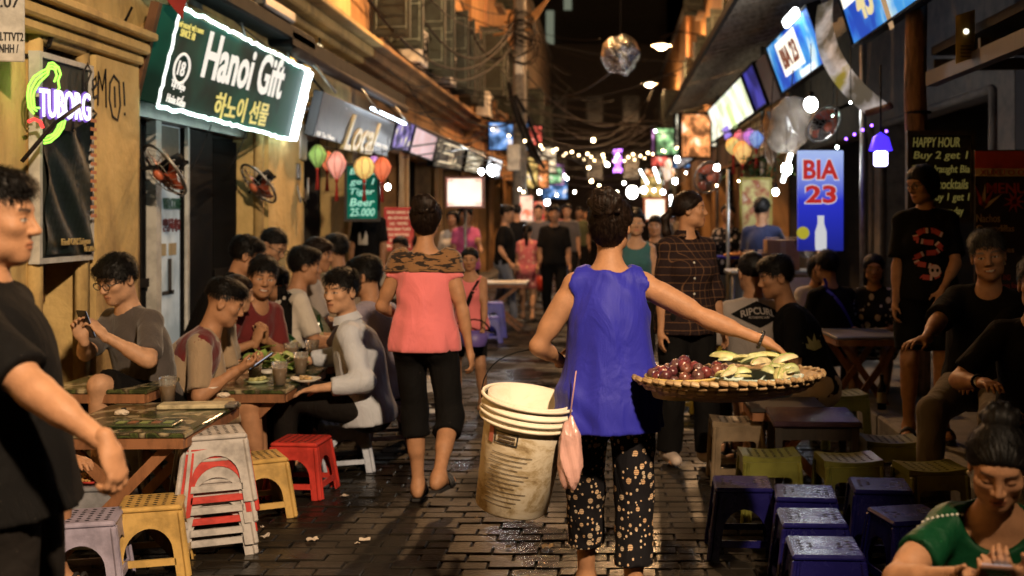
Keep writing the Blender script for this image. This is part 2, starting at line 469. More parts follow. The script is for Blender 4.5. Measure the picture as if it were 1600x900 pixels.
def sdf_mesh(prims, h, lo=None, hi=None, fold=0.0, seed=0.0, drape=None):
    us = [p for p in prims if p.op == 'u']
    if lo is None:
        lo = np.min([p.lo for p in us], 0) - 2 * h; hi = np.max([p.hi for p in us], 0) + 2 * h
    lo, hi = arr(lo), arr(hi)
    n = np.maximum(np.ceil((hi - lo) / h).astype(int) + 1, 3)
    ax = [lo[i] + h * np.arange(n[i], dtype=np.float32) for i in range(3)]
    D = np.full(n, 0.6, np.float32)
    late = [p for p in prims if p.kind == 'half'] if (fold > 0 or drape) else []      # hems are cut after the cloth is creased
    for p in prims:
        if any(p is q for q in late): continue
        if p.kind == 'half':
            sl = [slice(0, n[i]) for i in range(3)]
        else:
            m = p.k + 2.5 * h + fold * 2
            i0 = np.clip(np.floor((p.lo - m - lo) / h).astype(int), 0, n); i1 = np.clip(np.ceil((p.hi + m - lo) / h).astype(int) + 1, 0, n)
            if (i1 <= i0).any(): continue
            sl = [slice(i0[i], i1[i]) for i in range(3)]
        X = ax[0][sl[0]][:, None, None]; Y = ax[1][sl[1]][None, :, None]; Z = ax[2][sl[2]][None, None, :]
        d = p.dist(X, Y, Z); A = D[tuple(sl)]
        if p.op == 'u':
            hh = np.maximum(p.k - np.abs(A - d), 0) / p.k
            D[tuple(sl)] = np.minimum(A, d) - hh * hh * p.k * 0.25
        else:      # 's' subtract; 'i' keep inside
            d = -d if p.op == 's' else d
            hh = np.maximum(p.k - np.abs(A - d), 0) / max(p.k, 1e-6)
            D[tuple(sl)] = np.maximum(A, d) + hh * hh * p.k * 0.25
    if fold > 0:
        X = ax[0][:, None, None]; Y = ax[1][None, :, None]; Z = ax[2][None, None, :]
        w = np.sin(9 * Z + 1.3 * np.sin(11 * X + seed) + seed)
        D += fold * (np.sin(38 * X + 22 * Z * np.sin(seed + 1) + 2.2 * w + seed) * np.sin(30 * Y + 16 * Z + 1.7 * w) * 0.7 + 0.6 * np.sin(17 * (X + Y) + 31 * Z + 2 * w))
    if drape:      # hanging folds that deepen towards the hem
        cx, cy, zt, zb, amp = drape
        X = ax[0][:, None, None]; Y = ax[1][None, :, None]; Z = ax[2][None, None, :]
        th = np.arctan2(Y - cy, X - cx) + 0 * Z; w = np.clip((zt - Z) / max(zt - zb, 1e-3), 0, 1.2) ** 1.3
        D += amp * w * (np.sin(7 * th + 1.4 * np.sin(3 * th + seed) + 3.0 * Z + seed) + 0.25 * np.sin(13 * th + 2 * np.sin(5 * th) + 5 * Z) + 0.7 * np.sin(24 * (0.75 * X + 0.65 * Z) + 1.6 * np.sin(8 * Z - 5 * X + seed) + seed))
    for p in late: D = np.maximum(D, p.dist(ax[0][:, None, None], ax[1][None, :, None], ax[2][None, None, :]))
    return surface_nets(D, lo, h)

def np_mesh(name, parts):
    """parts: list of (V, Q)"""
    Vs = []; Qs = []; o = 0
    for V, Q in parts:
        if len(V) == 0: continue
        Vs.append(V); Qs.append(Q + o); o += len(V)
    V = np.concatenate(Vs).astype(np.float32); Q = np.concatenate(Qs).astype(np.int32)
    me = bpy.data.meshes.new(name)
    me.vertices.add(len(V)); me.vertices.foreach_set('co', V.ravel())
    me.loops.add(Q.size); me.loops.foreach_set('vertex_index', Q.ravel())
    me.polygons.add(len(Q)); me.polygons.foreach_set('loop_start', np.arange(len(Q), dtype=np.int32) * 4)
    me.polygons.foreach_set('use_smooth', np.ones(len(Q), bool))
    me.update(calc_edges=True)
    return me, V

def unit(v):
    v = np.array(v, float); return v / (np.linalg.norm(v) + 1e-9)
def rotm(yaw, pitch, roll):
    """columns -> local axes right, forward, up; yaw left positive, pitch up positive (degrees)"""
    m = Matrix.Rotation(math.radians(yaw), 3, 'Z') @ Matrix.Rotation(math.radians(pitch), 3, 'X') @ Matrix.Rotation(math.radians(roll), 3, 'Y')
    return np.array(m)
def ik(a, b, l1, l2, hint):
    a, b = np.array(a, float), np.array(b, float)
    v = b - a; L = np.linalg.norm(v) + 1e-9; d = v / L
    if L > (l1 + l2) * 0.998: b = a + d * (l1 + l2) * 0.998; L = (l1 + l2) * 0.998
    if L < abs(l1 - l2) + 0.02: L = abs(l1 - l2) + 0.02; b = a + d * L
    x = (l1 * l1 - l2 * l2 + L * L) / (2 * L); y = math.sqrt(max(l1 * l1 - x * x, 0))
    h = np.array(hint, float); h = h - d * (h @ d)
    return a + d * x + unit(h) * y, b

SKIN = {'tan': (0.40, 0.20, 0.105), 'fair': (0.50, 0.28, 0.165), 'dark': (0.31, 0.15, 0.078)}
HAIRC = {'black': (0.012, 0.010, 0.009), 'brown': (0.026, 0.014, 0.009), 'grey': (0.10, 0.095, 0.09)}
PEOPLE = []
def person(label, at, face, H=1.66, sex='m', hip=None, lean=(0, 0), side=0.0, twist=0.0, head=(0, 0, 0), neck=(0, 0),
           hr=None, hl=None, er=None, el=None, fr=None, fl=None, kr=None, kl=None, hand_r=None, hand_l=None,
           top=None, bottom=None, hair='short', hairc='black', shoes='sandal', skin='tan', fat=1.0, glasses=False, group=None, seat=None,
           lids=False, smile=False, seed=None, extra=None, q=1.0, cap=None, sheath=0.0):
    """at: ground point; face: heading in degrees (0 = away from the camera, 180 = towards it, 90 = to the left)
       all targets are local: x to the figure's right, y forward, z up (metres)"""
    s = H / 1.70; fem = sex == 'f'
    dist = max(2.0, at[1]); seed = seed if seed is not None else (len(PEOPLE) * 1.7 + 0.4)
    hb = min(max(0.0023 * dist, 0.0088), 0.03) * q; hh = min(max(0.00092 * dist, 0.0026), 0.013) * q; hm = min(max(0.0011 * dist, 0.0032), 0.016) * q
    seated = seat is not None
    pel = np.array(hip if hip is not None else ((0, 0, seat + 0.10 * s) if seated else (0, 0, 0.925 * s)), float)
    def updir(a): return unit((math.sin(math.radians(side)) , math.sin(math.radians(a)), math.cos(math.radians(a))))
    u1, u2 = updir(lean[0]), updir(lean[1])
    mid = pel + u1 * 0.25 * s
    nb = mid + u2 * 0.27 * s
    tw = math.radians(twist)
    rx = np.array((math.cos(tw), math.sin(tw), 0)); rx = unit(rx - u2 * (rx @ u2)); fx = np.cross(u2, rx)
    prx = np.array((1.0, 0, 0)); prx = unit(prx - u1 * (prx @ u1)); pfx = np.cross(u1, prx)
    Rc = np.stack([rx, fx, u2]); Rp = np.stack([prx, pfx, u1])
    sw = (0.136 if fem else 0.156) * s
    shr = nb - u2 * 0.078 * s + rx * sw; shl = nb - u2 * 0.078 * s - rx * sw
    RH = rotm(head[0], head[1], head[2])           # head axes as columns in figure space
    nd = unit(u2 * 0.55 + np.array((0, 0.10, 0.75)) + np.array((neck[0], neck[1], 0)))
    hc = nb + nd * 0.115 * s + RH @ np.array((0, 0.022, 0.045)) * s
    hs = s * (0.97 if fem else 1.0) * 1.02
    def hp(x, y, z): return hc + RH @ (np.array((x, y, z)) * hs)
    RHt = RH.T
    # limbs
    la, lf = 0.285 * s, 0.245 * s
    if hr is None: hr = shr + np.array((0.07, 0.06, -0.52 * s))
    if hl is None: hl = shl + np.array((-0.07, 0.06, -0.52 * s))
    elr, wr = ik(shr, hr, la, lf, er if er is not None else (0.5, -1, -0.1)); ell, wl = ik(shl, hl, la, lf, el if el is not None else (-0.5, -1, -0.1))
    hpr = pel + prx * 0.092 * s - u1 * 0.0; hpl = pel - prx * 0.092 * s
    lt, lc = 0.435 * s, 0.41 * s
    if fr is None: fr = (0.11, 0.40, 0.075) if seated else (0.095, 0, 0.075)
    if fl is None: fl = (-0.11, 0.40, 0.075) if seated else (-0.095, 0, 0.075)
    knr, anr = ik(hpr, fr, lt, lc, kr if kr is not None else (0.15, 1, 0.5)); knl, anl = ik(hpl, fl, lt, lc, kl if kl is not None else (-0.15, 1, 0.5))
    g = fat * s
    def E(c, r, R, k=0.05, op='u'): return Prim('ell', k, op, c=c, r=r, R=R)
    def C(a, b, ra, rb, k=0.03, op='u', kind='cone', **kw): return Prim(kind, k, op, a=a, b=b, ra=ra, rb=rb, **kw)
    def torso(o):
        t = [E(pel + u1 * 0.02 * s, ((0.165 if fem else 0.158) * g + o, 0.118 * g + o, 0.13 * s + o), Rp),
             E(pel + u1 * 0.17 * s, ((0.122 if fem else 0.137) * g + o, 0.10 * g + o, 0.15 * s + o), Rp, 0.06),
             E(nb - u2 * 0.20 * s, ((0.138 if fem else 0.160) * g + o, (0.102 if fem else 0.115) * g + o, 0.175 * s + o), Rc, 0.06),
             C(nb - u2 * 0.035 * s, shr, 0.044 * s + o, 0.043 * s + o, 0.03), C(nb - u2 * 0.035 * s, shl, 0.044 * s + o, 0.043 * s + o, 0.03)]
        if fem:
            for sg in (-1, 1): t.append(E(nb - u2 * 0.215 * s + fx * 0.085 * s + rx * sg * 0.068 * s, (0.062 * s + o,) * 3, Rc, 0.04))
        for sg in (-1, 1): t.append(E(pel + prx * sg * 0.075 * s - pfx * 0.055 * s - u1 * 0.03 * s, (0.085 * s + o,) * 3, Rp, 0.05))
        return t
    body = torso(0.0)
    for a, e, w in ((shr, elr, wr), (shl, ell, wl)):
        m = 0.88 if fem else 1.0
        body += [C(a, e, 0.050 * s * m * fat, 0.036 * s * m * fat, 0.03), C(a + (e - a) * 0.3, a + (e - a) * 0.7, 0.047 * s * m * fat, 0.043 * s * m * fat, 0.03),
                 C(e, w, 0.037 * s * m, 0.0245 * s * m, 0.02), C(e + (w - e) * 0.12, e + (w - e) * 0.4, 0.040 * s * m, 0.036 * s * m, 0.02)]
    for a, kn, an in ((hpr, knr, anr), (hpl, knl, anl)):
        body += [C(a, kn, 0.088 * g, 0.053 * s, 0.05), C(kn, an, 0.051 * s, 0.034 * s, 0.03)]
        bk = unit(np.cross(np.cross(kn - an, kn - a), kn - an)) if np.linalg.norm(np.cross(kn - an, kn - a)) > 1e-3 else np.array((0, -1.0, 0))
        if bk @ (a - kn) < 0 and seated: bk = -bk
        if not seated: bk = np.array((0, -1.0, 0))
        body += [C(kn + (an - kn) * 0.2 + bk * 0.012, kn + (an - kn) * 0.5 + bk * 0.014, 0.050 * s, 0.043 * s, 0.03)]
    feet = []
    for an, sg in ((anr, 1), (anl, -1)):
        fd = unit(np.array((sg * 0.18, 1.0, 0)))
        base = np.array((an[0], an[1], an[2] - 0.075 * s))
        feet.append((an, fd, base))
        body += [C(an, base + np.array((0, 0, 0.035)) - fd * 0.035, 0.033 * s, 0.033 * s, 0.03), C(base + fd * 0.01 + np.array((0, 0, 0.042)) , base + fd * 0.135 * s + np.array((0, 0, 0.024)), 0.036 * s, 0.024 * s, 0.04),
                 C(base + fd * 0.12 * s + np.cross(fd, (0, 0, 1)) * 0.02 + np.array((0, 0, 0.024)), base + fd * 0.12 * s - np.cross(fd, (0, 0, 1)) * 0.02 + np.array((0, 0, 0.022)), 0.023, 0.021, 0.02)]
    # neck and head
    nk = [C(nb - u2 * 0.03 * s, hp(0, -0.022, -0.055), (0.052 if fem else 0.060) * s, (0.047 if fem else 0.055) * s, 0.045)]
    I3 = RHt
    def e(x, y, z, r, k=0.02, op='u', R=None): return Prim('ell', k * hs, op, c=hp(x, y, z), r=[q_ * hs for q_ in r], R=(RHt if R is None else R))
    jw = 0.052 if fem else 0.058
    hd = [e(0, -0.012, 0.036, (0.074, 0.093, 0.082), 0.03), e(0, 0.020, -0.030, (0.060, 0.068, 0.078), 0.035), e(0, 0.045, -0.072, (jw * 0.75, 0.036, 0.030), 0.03),
          e(0, 0.066, -0.096, (0.024, 0.018, 0.016), 0.028)]
    for sg in (-1, 1):
        hd += [e(sg * 0.043, 0.020, -0.066, (0.016, 0.030, 0.022), 0.03), e(sg * 0.045, 0.058, -0.018, (0.020, 0.018, 0.016), 0.03)]
    hd += [e(0, 0.072, 0.030, (0.046, 0.014, 0.012), 0.028)]
    for sg in (-1, 1): hd.append(e(sg * 0.031, 0.097, 0.004, (0.019, 0.016, 0.012), 0.014, 's'))
    for sg in (-1, 1): hd.append(e(sg * 0.0305, 0.0705, 0.003, (0.0155, 0.0145, 0.0125), 0.006))
    hd += [Prim('cone', 0.014 * hs, 'u', a=hp(0, 0.084, 0.012), b=hp(0, 0.104, -0.026), ra=0.0075 * hs, rb=0.0115 * hs)]
    for sg in (-1, 1): hd.append(e(sg * 0.0125, 0.094, -0.031, (0.0095, 0.010, 0.008), 0.008))
    mw = 0.027 if smile else 0.0225
    hd += [e(0, 0.082, -0.0575, (mw, 0.0125, 0.0065), 0.008), e(0, 0.081, -0.0685, (mw * 0.85, 0.0125, 0.0075), 0.008), e(0, 0.0985, -0.0628, (mw * 1.1, 0.008, 0.0013), 0.003, 's')]
    for sg in (-1, 1):
        hd += [e(sg * 0.077, -0.012, -0.004, (0.010, 0.021, 0.032), 0.008), e(sg * 0.086, -0.006, 0.0, (0.006, 0.011, 0.017), 0.006, 's')]
    # hands
    def hand(w, el_, spec, sg):
        sp = dict(curl=0.35, spread=0.0, thumb=0.4); sp.update(spec or {})
        a = unit(sp['dir']) if 'dir' in sp else unit(w - el_)
        nrm = np.array(sp['palm'], float) if 'palm' in sp else (np.array((-sg * 1.0, 0.1, 0.0)) if abs(a[2]) > 0.6 else np.array((0, 0.0, -1.0)))
        nrm = unit(nrm - a * (nrm @ a)); b = np.cross(nrm, a) * (-sg)      # towards the thumb
        z = s * (0.86 if fem else 0.92)
        pr = [Prim('ell', 0.02, 'u', c=w + a * 0.048 * z, r=(0.054 * z, 0.040 * z, 0.0165 * z), R=np.stack([a, b, nrm])), C(w - a * 0.02, w + a * 0.02 * z, 0.024 * z, 0.023 * z, 0.02)]
        pts = []
        for i, (ob, ln) in enumerate(((0.029, 0.068), (0.010, 0.077), (-0.010, 0.072), (-0.028, 0.056))):
            p = w + a * (0.088 - abs(ob) * 0.25) * z + b * ob * z
            c = sp['curl'] * (1 + 0.12 * i); ang = 0.0
            dirn = unit(a + b * ob * (3.0 + 12 * sp['spread']))
            for fq, (fl_, rr) in enumerate(((0.46, 0.0092), (0.30, 0.0082), (0.24, 0.0074))):
                ang += c * (0.75, 1.0, 0.7)[fq]
                dd = dirn * math.cos(ang) + nrm * math.sin(ang)
                p2 = p + dd * ln * fl_ * z
                pr.append(C(p, p2, rr * z, (rr - 0.0008) * z, 0.006)); p = p2
        p = w + a * 0.022 * z + b * 0.030 * z + nrm * 0.006
        t1 = unit(a * 0.62 + b * 0.75 * (1 - sp['thumb'] * 0.5) + nrm * (0.2 + 0.6 * sp['thumb'])); p2 = p + t1 * 0.042 * z
        t2 = unit(a * 0.85 + b * 0.3 * (1 - sp['thumb']) + nrm * (0.1 + 0.7 * sp['thumb'])); p3 = p2 + t2 * 0.034 * z
        pr += [C(w + a * 0.02 * z + b * 0.015 * z, p2, 0.016 * z, 0.0105 * z, 0.015), C(p2, p3, 0.0100 * z, 0.0082 * z, 0.006)]
        return pr
    HR, HL = hand(wr, elr, hand_r, 1), hand(wl, ell, hand_l, -1)
    allp = body + nk
    V1 = sdf_mesh(allp + [hd[0], hd[1]], hb)
    # head: sampled finer, from the same implicit body
    lo = np.min([p.lo for p in hd], 0) - 0.01; hi = np.max([p.hi for p in hd], 0) + 0.01
    headp = nk + hd
    nl = np.array(lo); nl[2] -= 0.02
    hV = sdf_mesh(headp, hh, nl, hi)
    parts = [V1, hV]
    for hnd, (w, e_) in ((HR, (wr, elr)), (HL, (wl, ell))):
        lo = np.min([p.lo for p in hnd], 0) - 3 * hm; hi = np.max([p.hi for p in hnd], 0) + 3 * hm
        parts.append(sdf_mesh(hnd, hm, lo, hi))
    # trim the coarse body where the fine head takes over
    V, Q = parts[0]
    loc = (V - hc.astype(np.float32)) @ RH.astype(np.float32) / hs
    inside = (loc[:, 2] > -0.07) & (np.abs(loc[:, 0]) < 0.13) & (np.abs(loc[:, 1]) < 0.16)
    keep = ~inside[Q].all(1)
    parts[0] = (V, Q[keep])
    me, V = np_mesh('body', parts)
    # tone per vertex: skin with lips, brows, eyes
    base = np.array(SKIN[skin], np.float32)
    tone = np.tile(np.append(base, 1).astype(np.float32), (len(V), 1))
    L = (V - hc.astype(np.float32)) @ RH.astype(np.float32) / hs
    front = (L[:, 1] > 0.045) & (np.abs(L[:, 0]) < 0.09) & (np.abs(L[:, 2]) < 0.14)
    def paint(mask, c, a=1.0): tone[mask, :3] = tone[mask, :3] * (1 - a) + np.array(c, np.float32) * a
    hcol = np.array(HAIRC[hairc], np.float32)
    lip = front & (((L[:, 0] / (mw + 0.002)) ** 2 + ((L[:, 2] + 0.063) / 0.0135) ** 2) < 1)
    paint(lip, base * np.array((0.85, 0.50, 0.50)) if fem else base * np.array((0.8, 0.58, 0.58)), 0.8)
    paint(front & (np.abs(L[:, 2] + 0.0628) < 0.0022) & (np.abs(L[:, 0]) < mw), base * 0.15, 0.9)
    if smile: paint(front & (np.abs(L[:, 2] + 0.0628) < 0.0036) & (np.abs(L[:, 0]) < mw * 0.7), (0.6, 0.55, 0.48), 0.9)
    paint(front & (np.abs(L[:, 2] + 0.034) < 0.006) & (L[:, 1] < 0.104) & (np.abs(np.abs(L[:, 0]) - 0.006) < 0.004), base * 0.25, 0.6)
    for sg in (-1, 1):
        X = L[:, 0] * sg
        paint(front & (np.abs(X - 0.033) < 0.019) & (np.abs(L[:, 2] - 0.0265 + 6 * (X - 0.033) ** 2 - 0.08 * (X - 0.02)) < (0.0030 if fem else 0.0042)), hcol * 1.5 + 0.008, 0.85)
        if lids:
            paint(front & (np.abs(X - 0.031) < 0.0155) & (np.abs(L[:, 2] + 0.005 - 12 * (X - 0.031) ** 2) < 0.0022), base * 0.06, 0.9)
        else:
            eye = front & ((((X - 0.031) / 0.0150) ** 2 + ((L[:, 2] - 0.001) / 0.0046) ** 2) < 1)
            paint(eye, (0.42, 0.37, 0.33)); paint(eye & (((X - 0.031) ** 2 + (L[:, 2] - 0.002) ** 2) < 0.0062 ** 2), (0.012, 0.008, 0.006))
            rim = front & ~eye & ((((X - 0.031) / 0.0180) ** 2 + ((L[:, 2] - 0.0018) / 0.0066) ** 2) < 1) & (L[:, 2] > 0.001)
            paint(rim, base * 0.08, 0.85)
    # close-cropped sides and stubble
    if hair in ('fade', 'short', 'crop'):
        scalp = (L[:, 2] > 0.004 - (L[:, 1]) * 0.15) & (L[:, 1] < 0.035) & (L[:, 2] < 0.09) & (np.abs(L[:, 0]) < 0.1) & (L[:, 1] > -0.15) & (L[:, 2] > -0.055 + np.maximum(0, L[:, 1] + 0.03) * 2.0)
        paint(scalp & ~((np.abs(L[:, 0]) > 0.0775)), hcol * 2 + 0.02, 0.7)
    at_ = me.color_attributes.new('tone', 'FLOAT_COLOR', 'POINT'); at_.data.foreach_set('color', tone.ravel())
    o = mesh_obj('person', me, skin_mat()); o.location = at; o.rotation_euler = (0, 0, math.radians(face))
    tag(o, label, 'person', group)
    info = dict(obj=o, wr=wr, wl=wl, hc=hc, RH=RH, hs=hs, nb=nb, u2=u2, fx=fx, rx=rx, Rc=Rc, pel=pel, elr=elr, ell=ell, shr=shr, shl=shl, s=s, hp=hp, hb=hb, at=at, face=face, knr=knr, knl=knl)
    PEOPLE.append(info)
    # ---- clothes
    if top:
        t = dict(sleeve=0.45, hem=-0.06, loose=0.014, neck='crew', flare=0.0, m=None, fold=0.0035, name='shirt'); t.update(top)
        lo_ = t['loose'] * s; pr = torso(lo_)
        if not fem: pr = [p for p in pr if True]
        hemc = pel + u1 * t['hem'] * s
        pr.append(Prim('tub', 0.05, 'u', a=nb - u2 * 0.24 * s, b=hemc, ra=(0.130 if fem else 0.145) * g + lo_, rb=(0.176 if fem else 0.168) * g + lo_ + 0.012 + t['flare'], fl=tuple(pfx), q=0.80))
        for a, el_, w in ((shr, elr, wr), (shl, ell, wl)):
            sl = t['sleeve']; m = 0.9 if fem else 1.0
            lz = lo_ * (1.0 if sl > 0.6 else 1.5)
            if sl <= 0: continue
            if sl <= 0.5: pr.append(C(a, a + (el_ - a) * sl * 2, 0.047 * s * m + lo_, 0.042 * s * m * fat + lz, 0.025, kind='cut'))
            else:
                f = (sl - 0.5) * 2; e2 = el_ + (w - el_) * f
                pr += [C(a, el_, 0.047 * s * m + lo_, 0.041 * s * m + lz, 0.025), C(el_, e2, 0.043 * s * m + lz, (0.043 - 0.013 * f) * s * m + lz, 0.025, kind='cut')]
        if not seated or lean[0] < 35:
            pr.append(Prim('half', 0.004, 'i', p=hemc, n=tuple(u1)))
        if t['sleeve'] <= 0:
            for a, el_, sg in ((shr, elr, 1), (shl, ell, -1)):
                ao = a + rx * sg * 0.030 * s
                pr.append(Prim('cone', 0.010, 's', a=ao + u2 * 0.06 * s + rx * sg * 0.02 * s, b=ao - u2 * 0.055 * s + rx * sg * 0.01 * s, ra=0.052 * s, rb=0.050 * s))
                pr.append(Prim('cone', 0.010, 's', a=a, b=el_, ra=0.040 * s, rb=0.040 * s))
        nr = {'crew': (0.066, 0.012, 0.03), 'collar': (0.074, 0.022, 0.030), 'v': (0.075, 0.06, 0.01), 'scoop': (0.100, 0.05, 0.0), 'boat': (0.098, 0.0, 0.035), 'wide': (0.125, 0.035, 0.005)}[t['neck']]
        pr.append(Prim('ell', 0.006, 's', c=nb + fx * nr[1] * s + u2 * nr[2] * s, r=(nr[0] * s, nr[0] * s * 1.0, nr[0] * 0.85 * s), R=Rc))
        Vq = sdf_mesh(pr, hb * 0.9, fold=t['fold'] * (1 if dist < 9 else 0.6), seed=seed, drape=None if seated else (hemc[0], hemc[1], nb[2] - 0.12, hemc[2], t.get('drape', 0.005)))
        mm, _ = np_mesh(t['name'], [Vq]); mesh_obj(t['name'], mm, t['m'], o)
        if t['neck'] == 'collar':
            cm = MB(); n = 20; c0 = nb + u2 * 0.012 * s + fx * 0.008 * s
            def cf(uu, vv):
                a = math.radians(-60 + 300 * uu) ; r = (0.070 + 0.020 * vv) * s
                return Vector(c0 + (rx * math.cos(a) - fx * math.sin(a)) * r * np.array(1.0) + u2 * (0.022 - 0.045 * vv) * s)
            cm.grid(cf, n, 3); mesh_obj('collar', cm.mesh('collar'), t['m'], o)
    if bottom:
        t = dict(len=1.0, loose=0.012, m=None, name='trousers', fold=0.003, waist=0.10, flare=0.0); t.update(bottom)
        lo_ = t['loose'] * s
        pr = [p for p in torso(lo_) if p.kind == 'ell'][:1] + [E(pel + prx * sg * 0.075 * s - pfx * 0.055 * s - u1 * 0.03 * s, (0.085 * s + lo_,) * 3, Rp, 0.05) for sg in (-1, 1)]
        for a, kn, an in ((hpr, knr, anr), (hpl, knl, anl)):
            l = t['len']
            if l <= 0.5: pr.append(C(a, a + (kn - a) * l * 2, 0.090 * g + lo_, (0.090 - 0.06 * l) * g + lo_ * 1.4 + t['flare'], 0.04, kind='cut'))
            else:
                f = (l - 0.5) * 2; e2 = kn + (an - kn) * f
                pr += [C(a, kn, 0.090 * g + lo_, 0.057 * s + lo_ + t['flare'] * 0.5, 0.04), C(kn, e2, 0.057 * s + lo_ + t['flare'] * 0.5, (0.057 - 0.016 * f) * s + lo_ * 1.2 + t['flare'], 0.03, kind='cut')]
        pr.append(Prim('half', 0.004, 'i', p=pel + u1 * t['waist'] * s, n=tuple(-u1)) if False else Prim('ell', 0.01, 's', c=pel + u1 * (t['waist'] + 0.2) * s, r=(0.3, 0.3, 0.2 * s), R=Rp))
        Vq = sdf_mesh(pr, hb * 0.9, fold=t['fold'], seed=seed + 2)
        mm, _ = np_mesh(t['name'], [Vq]); mesh_obj(t['name'], mm, t['m'], o)
    # ---- shoes
    if shoes:
        for an, fd, base in feet:
            sdv = np.cross(fd, (0, 0, 1))
            if shoes in ('sandal', 'flipflop'):
                mb = MB()
                prof = [(-0.055, 0.030), (-0.03, 0.036), (0.04, 0.034), (0.10, 0.044), (0.155, 0.036), (0.18, 0.015)]
                poly = [(x, y) for y, x in prof] + [(-x, y) for y, x in prof[::-1]]
                M = Matrix(((sdv[0], fd[0], 0, base[0]), (sdv[1], fd[1], 0, base[1]), (0, 0, 1, base[2] - 0.004), (0, 0, 0, 1)))
                mb.prism([(x * s, y * s) for x, y in poly], 0.014, M)
                for yy in (0.07, 0.10):
                    pts = [Vector(base + fd * yy * s + sdv * math.cos(t_) * 0.046 * s + np.array((0, 0, 0.008 + math.sin(t_) * 0.062 * s))) for t_ in np.linspace(0, math.pi, 9)]
                    mb.tube(pts, 0.009, 6)
                mb.build('sandal', mat('sandal_rubber', (0.02, 0.018, 0.018), 0.6), o)
            else:
                pr = [C(base + np.array((0, 0, 0.048)) - fd * 0.03, base + fd * 0.145 * s + np.array((0, 0, 0.034)), 0.047 * s, 0.036 * s, 0.03), C(an + np.array((0, 0, -0.01)), base + np.array((0, 0, 0.05)) - fd * 0.02, 0.042 * s, 0.045 * s, 0.03),
                      Prim('half', 0.006, 'i', p=base + np.array((0, 0, 0.0)), n=(0, 0, 1))]
                Vq = sdf_mesh(pr, max(0.006, hb * 0.8)); mm, _ = np_mesh('shoe', [Vq]); mesh_obj('shoe', mm, shoes, o)
    # ---- hair
    if hair and hair != 'bald':
        hmats = hair_mat('hair_' + hairc, HAIRC[hairc]); pr = []
        sd = seed
        def hcut(y0, z0, y1, z1, k=0.012):      # keep above the line from brow (y0, z0) to nape (y1, z1)
            d_ = np.array((0, y1 - y0, z1 - z0)); n_ = unit(np.array((0, d_[2], -d_[1])))
            return Prim('half', k * 1.8 * hs, 'i', p=hp(0, y0, z0), n=tuple(RH @ n_))
        if hair in ('short', 'fade', 'crop'):
            v = {'short': 0.013, 'fade': 0.014, 'crop': 0.006}[hair]
            pr = [e(0, -0.014, 0.040, (0.076 + v * 0.35, 0.094 + v * 0.6, 0.082 + v), 0.01)]
            if hair != 'crop':
                pr += [e(0.012 * math.sin(sd), 0.030, 0.093, (0.058, 0.058, 0.034), 0.025), e(-0.02 * math.sin(sd), 0.064, 0.080, (0.036, 0.024, 0.024), 0.02), e(0, -0.05, 0.085, (0.055, 0.05, 0.04), 0.03)]
            if hair == 'fade': pr += [hcut(0.088, 0.062, -0.10, 0.028)]
            else: pr += [hcut(0.088, 0.058, -0.09, -0.050)]
            if hair == 'short':
                for sg in (-1, 1): pr.append(e(sg * 0.088, 0.012, -0.012, (0.020, 0.040, 0.040), 0.01, 's'))
        elif hair == 'mop':
            pr = [e(0, -0.012, 0.040, (0.086, 0.104, 0.095), 0.01), e(0.015, 0.060, 0.075, (0.055, 0.040, 0.032), 0.02), e(-0.03, 0.070, 0.066, (0.032, 0.026, 0.024), 0.02), hcut(0.088, 0.040, -0.09, -0.062)]
        else:
            pr = [e(0, -0.012, 0.032, (0.090, 0.105, 0.092), 0.01)]
            if hair == 'bun' or hair == 'topbun':
                pr.append(hcut(0.086, 0.060, -0.085, -0.086, 0.008)); pr.append(e(0, -0.055, -0.025, (0.068, 0.052, 0.065), 0.03))
                bz, by, br = (0.092, -0.086, 0.060) if hair == 'bun' else (0.115, -0.060, 0.045)
                pr += [e(0, by, bz, (br * 1.15, br * 0.95, br), 0.006)]
                for i in range(7):      # twisted locks wound round the bun
                    a = i * 0.9 + sd
                    c0 = np.array((0, by - 0.008, bz))
                    p0 = c0 + np.array((math.cos(a) * br * 0.95, -0.25 * br, math.sin(a) * br * 0.85)); p1 = c0 + np.array((math.cos(a + 1.3) * br * 0.75, -0.55 * br, math.sin(a + 1.3) * br * 0.7))
                    pr.append(Prim('cone', 0.006, 'u', a=hp(*p0), b=hp(*p1), ra=0.018 * hs, rb=0.011 * hs))
            elif hair == 'pony':
                pr += [hcut(0.086, 0.058, -0.085, -0.066), e(0, -0.112, 0.0, (0.026, 0.028, 0.026), 0.02)]
                p0 = hp(0, -0.118, 0.0)
                for i, (dy, dz, r_) in enumerate(((-0.045, -0.05, 0.026), (-0.040, -0.13, 0.030), (-0.02, -0.21, 0.024), (-0.012, -0.28, 0.010))):
                    p1 = hp(0, -0.118 + dy, dz); pr.append(Prim('cone', 0.015, 'u', a=p0, b=p1, ra=(0.020, 0.026, 0.030, 0.024)[i] * hs, rb=r_ * hs)); p0 = p1
            elif hair == 'long':
                pr += [hcut(0.084, 0.060, -0.05, -0.30), e(0, -0.055, -0.05, (0.085, 0.062, 0.11), 0.04), e(0, -0.065, -0.14, (0.085, 0.045, 0.10), 0.04), e(0, 0.085, -0.05, (0.055, 0.075, 0.10), 0.012, 's')]
            elif hair == 'bob':
                pr += [hcut(0.086, 0.040, -0.06, -0.16), e(0, -0.03, -0.02, (0.094, 0.085, 0.10), 0.03), e(0, 0.080, -0.052, (0.056, 0.072, 0.092), 0.012, 's')]
        lo = np.min([p.lo for p in pr if p.op == 'u'], 0) - 0.01; hi = np.max([p.hi for p in pr if p.op == 'u'], 0) + 0.01
        V, Q = sdf_mesh(pr, max(hh * 1.1, 0.003), lo, hi)
        # combed, slightly tousled relief
        L = (V - hc.astype(np.float32)) @ RH.astype(np.float32) / hs
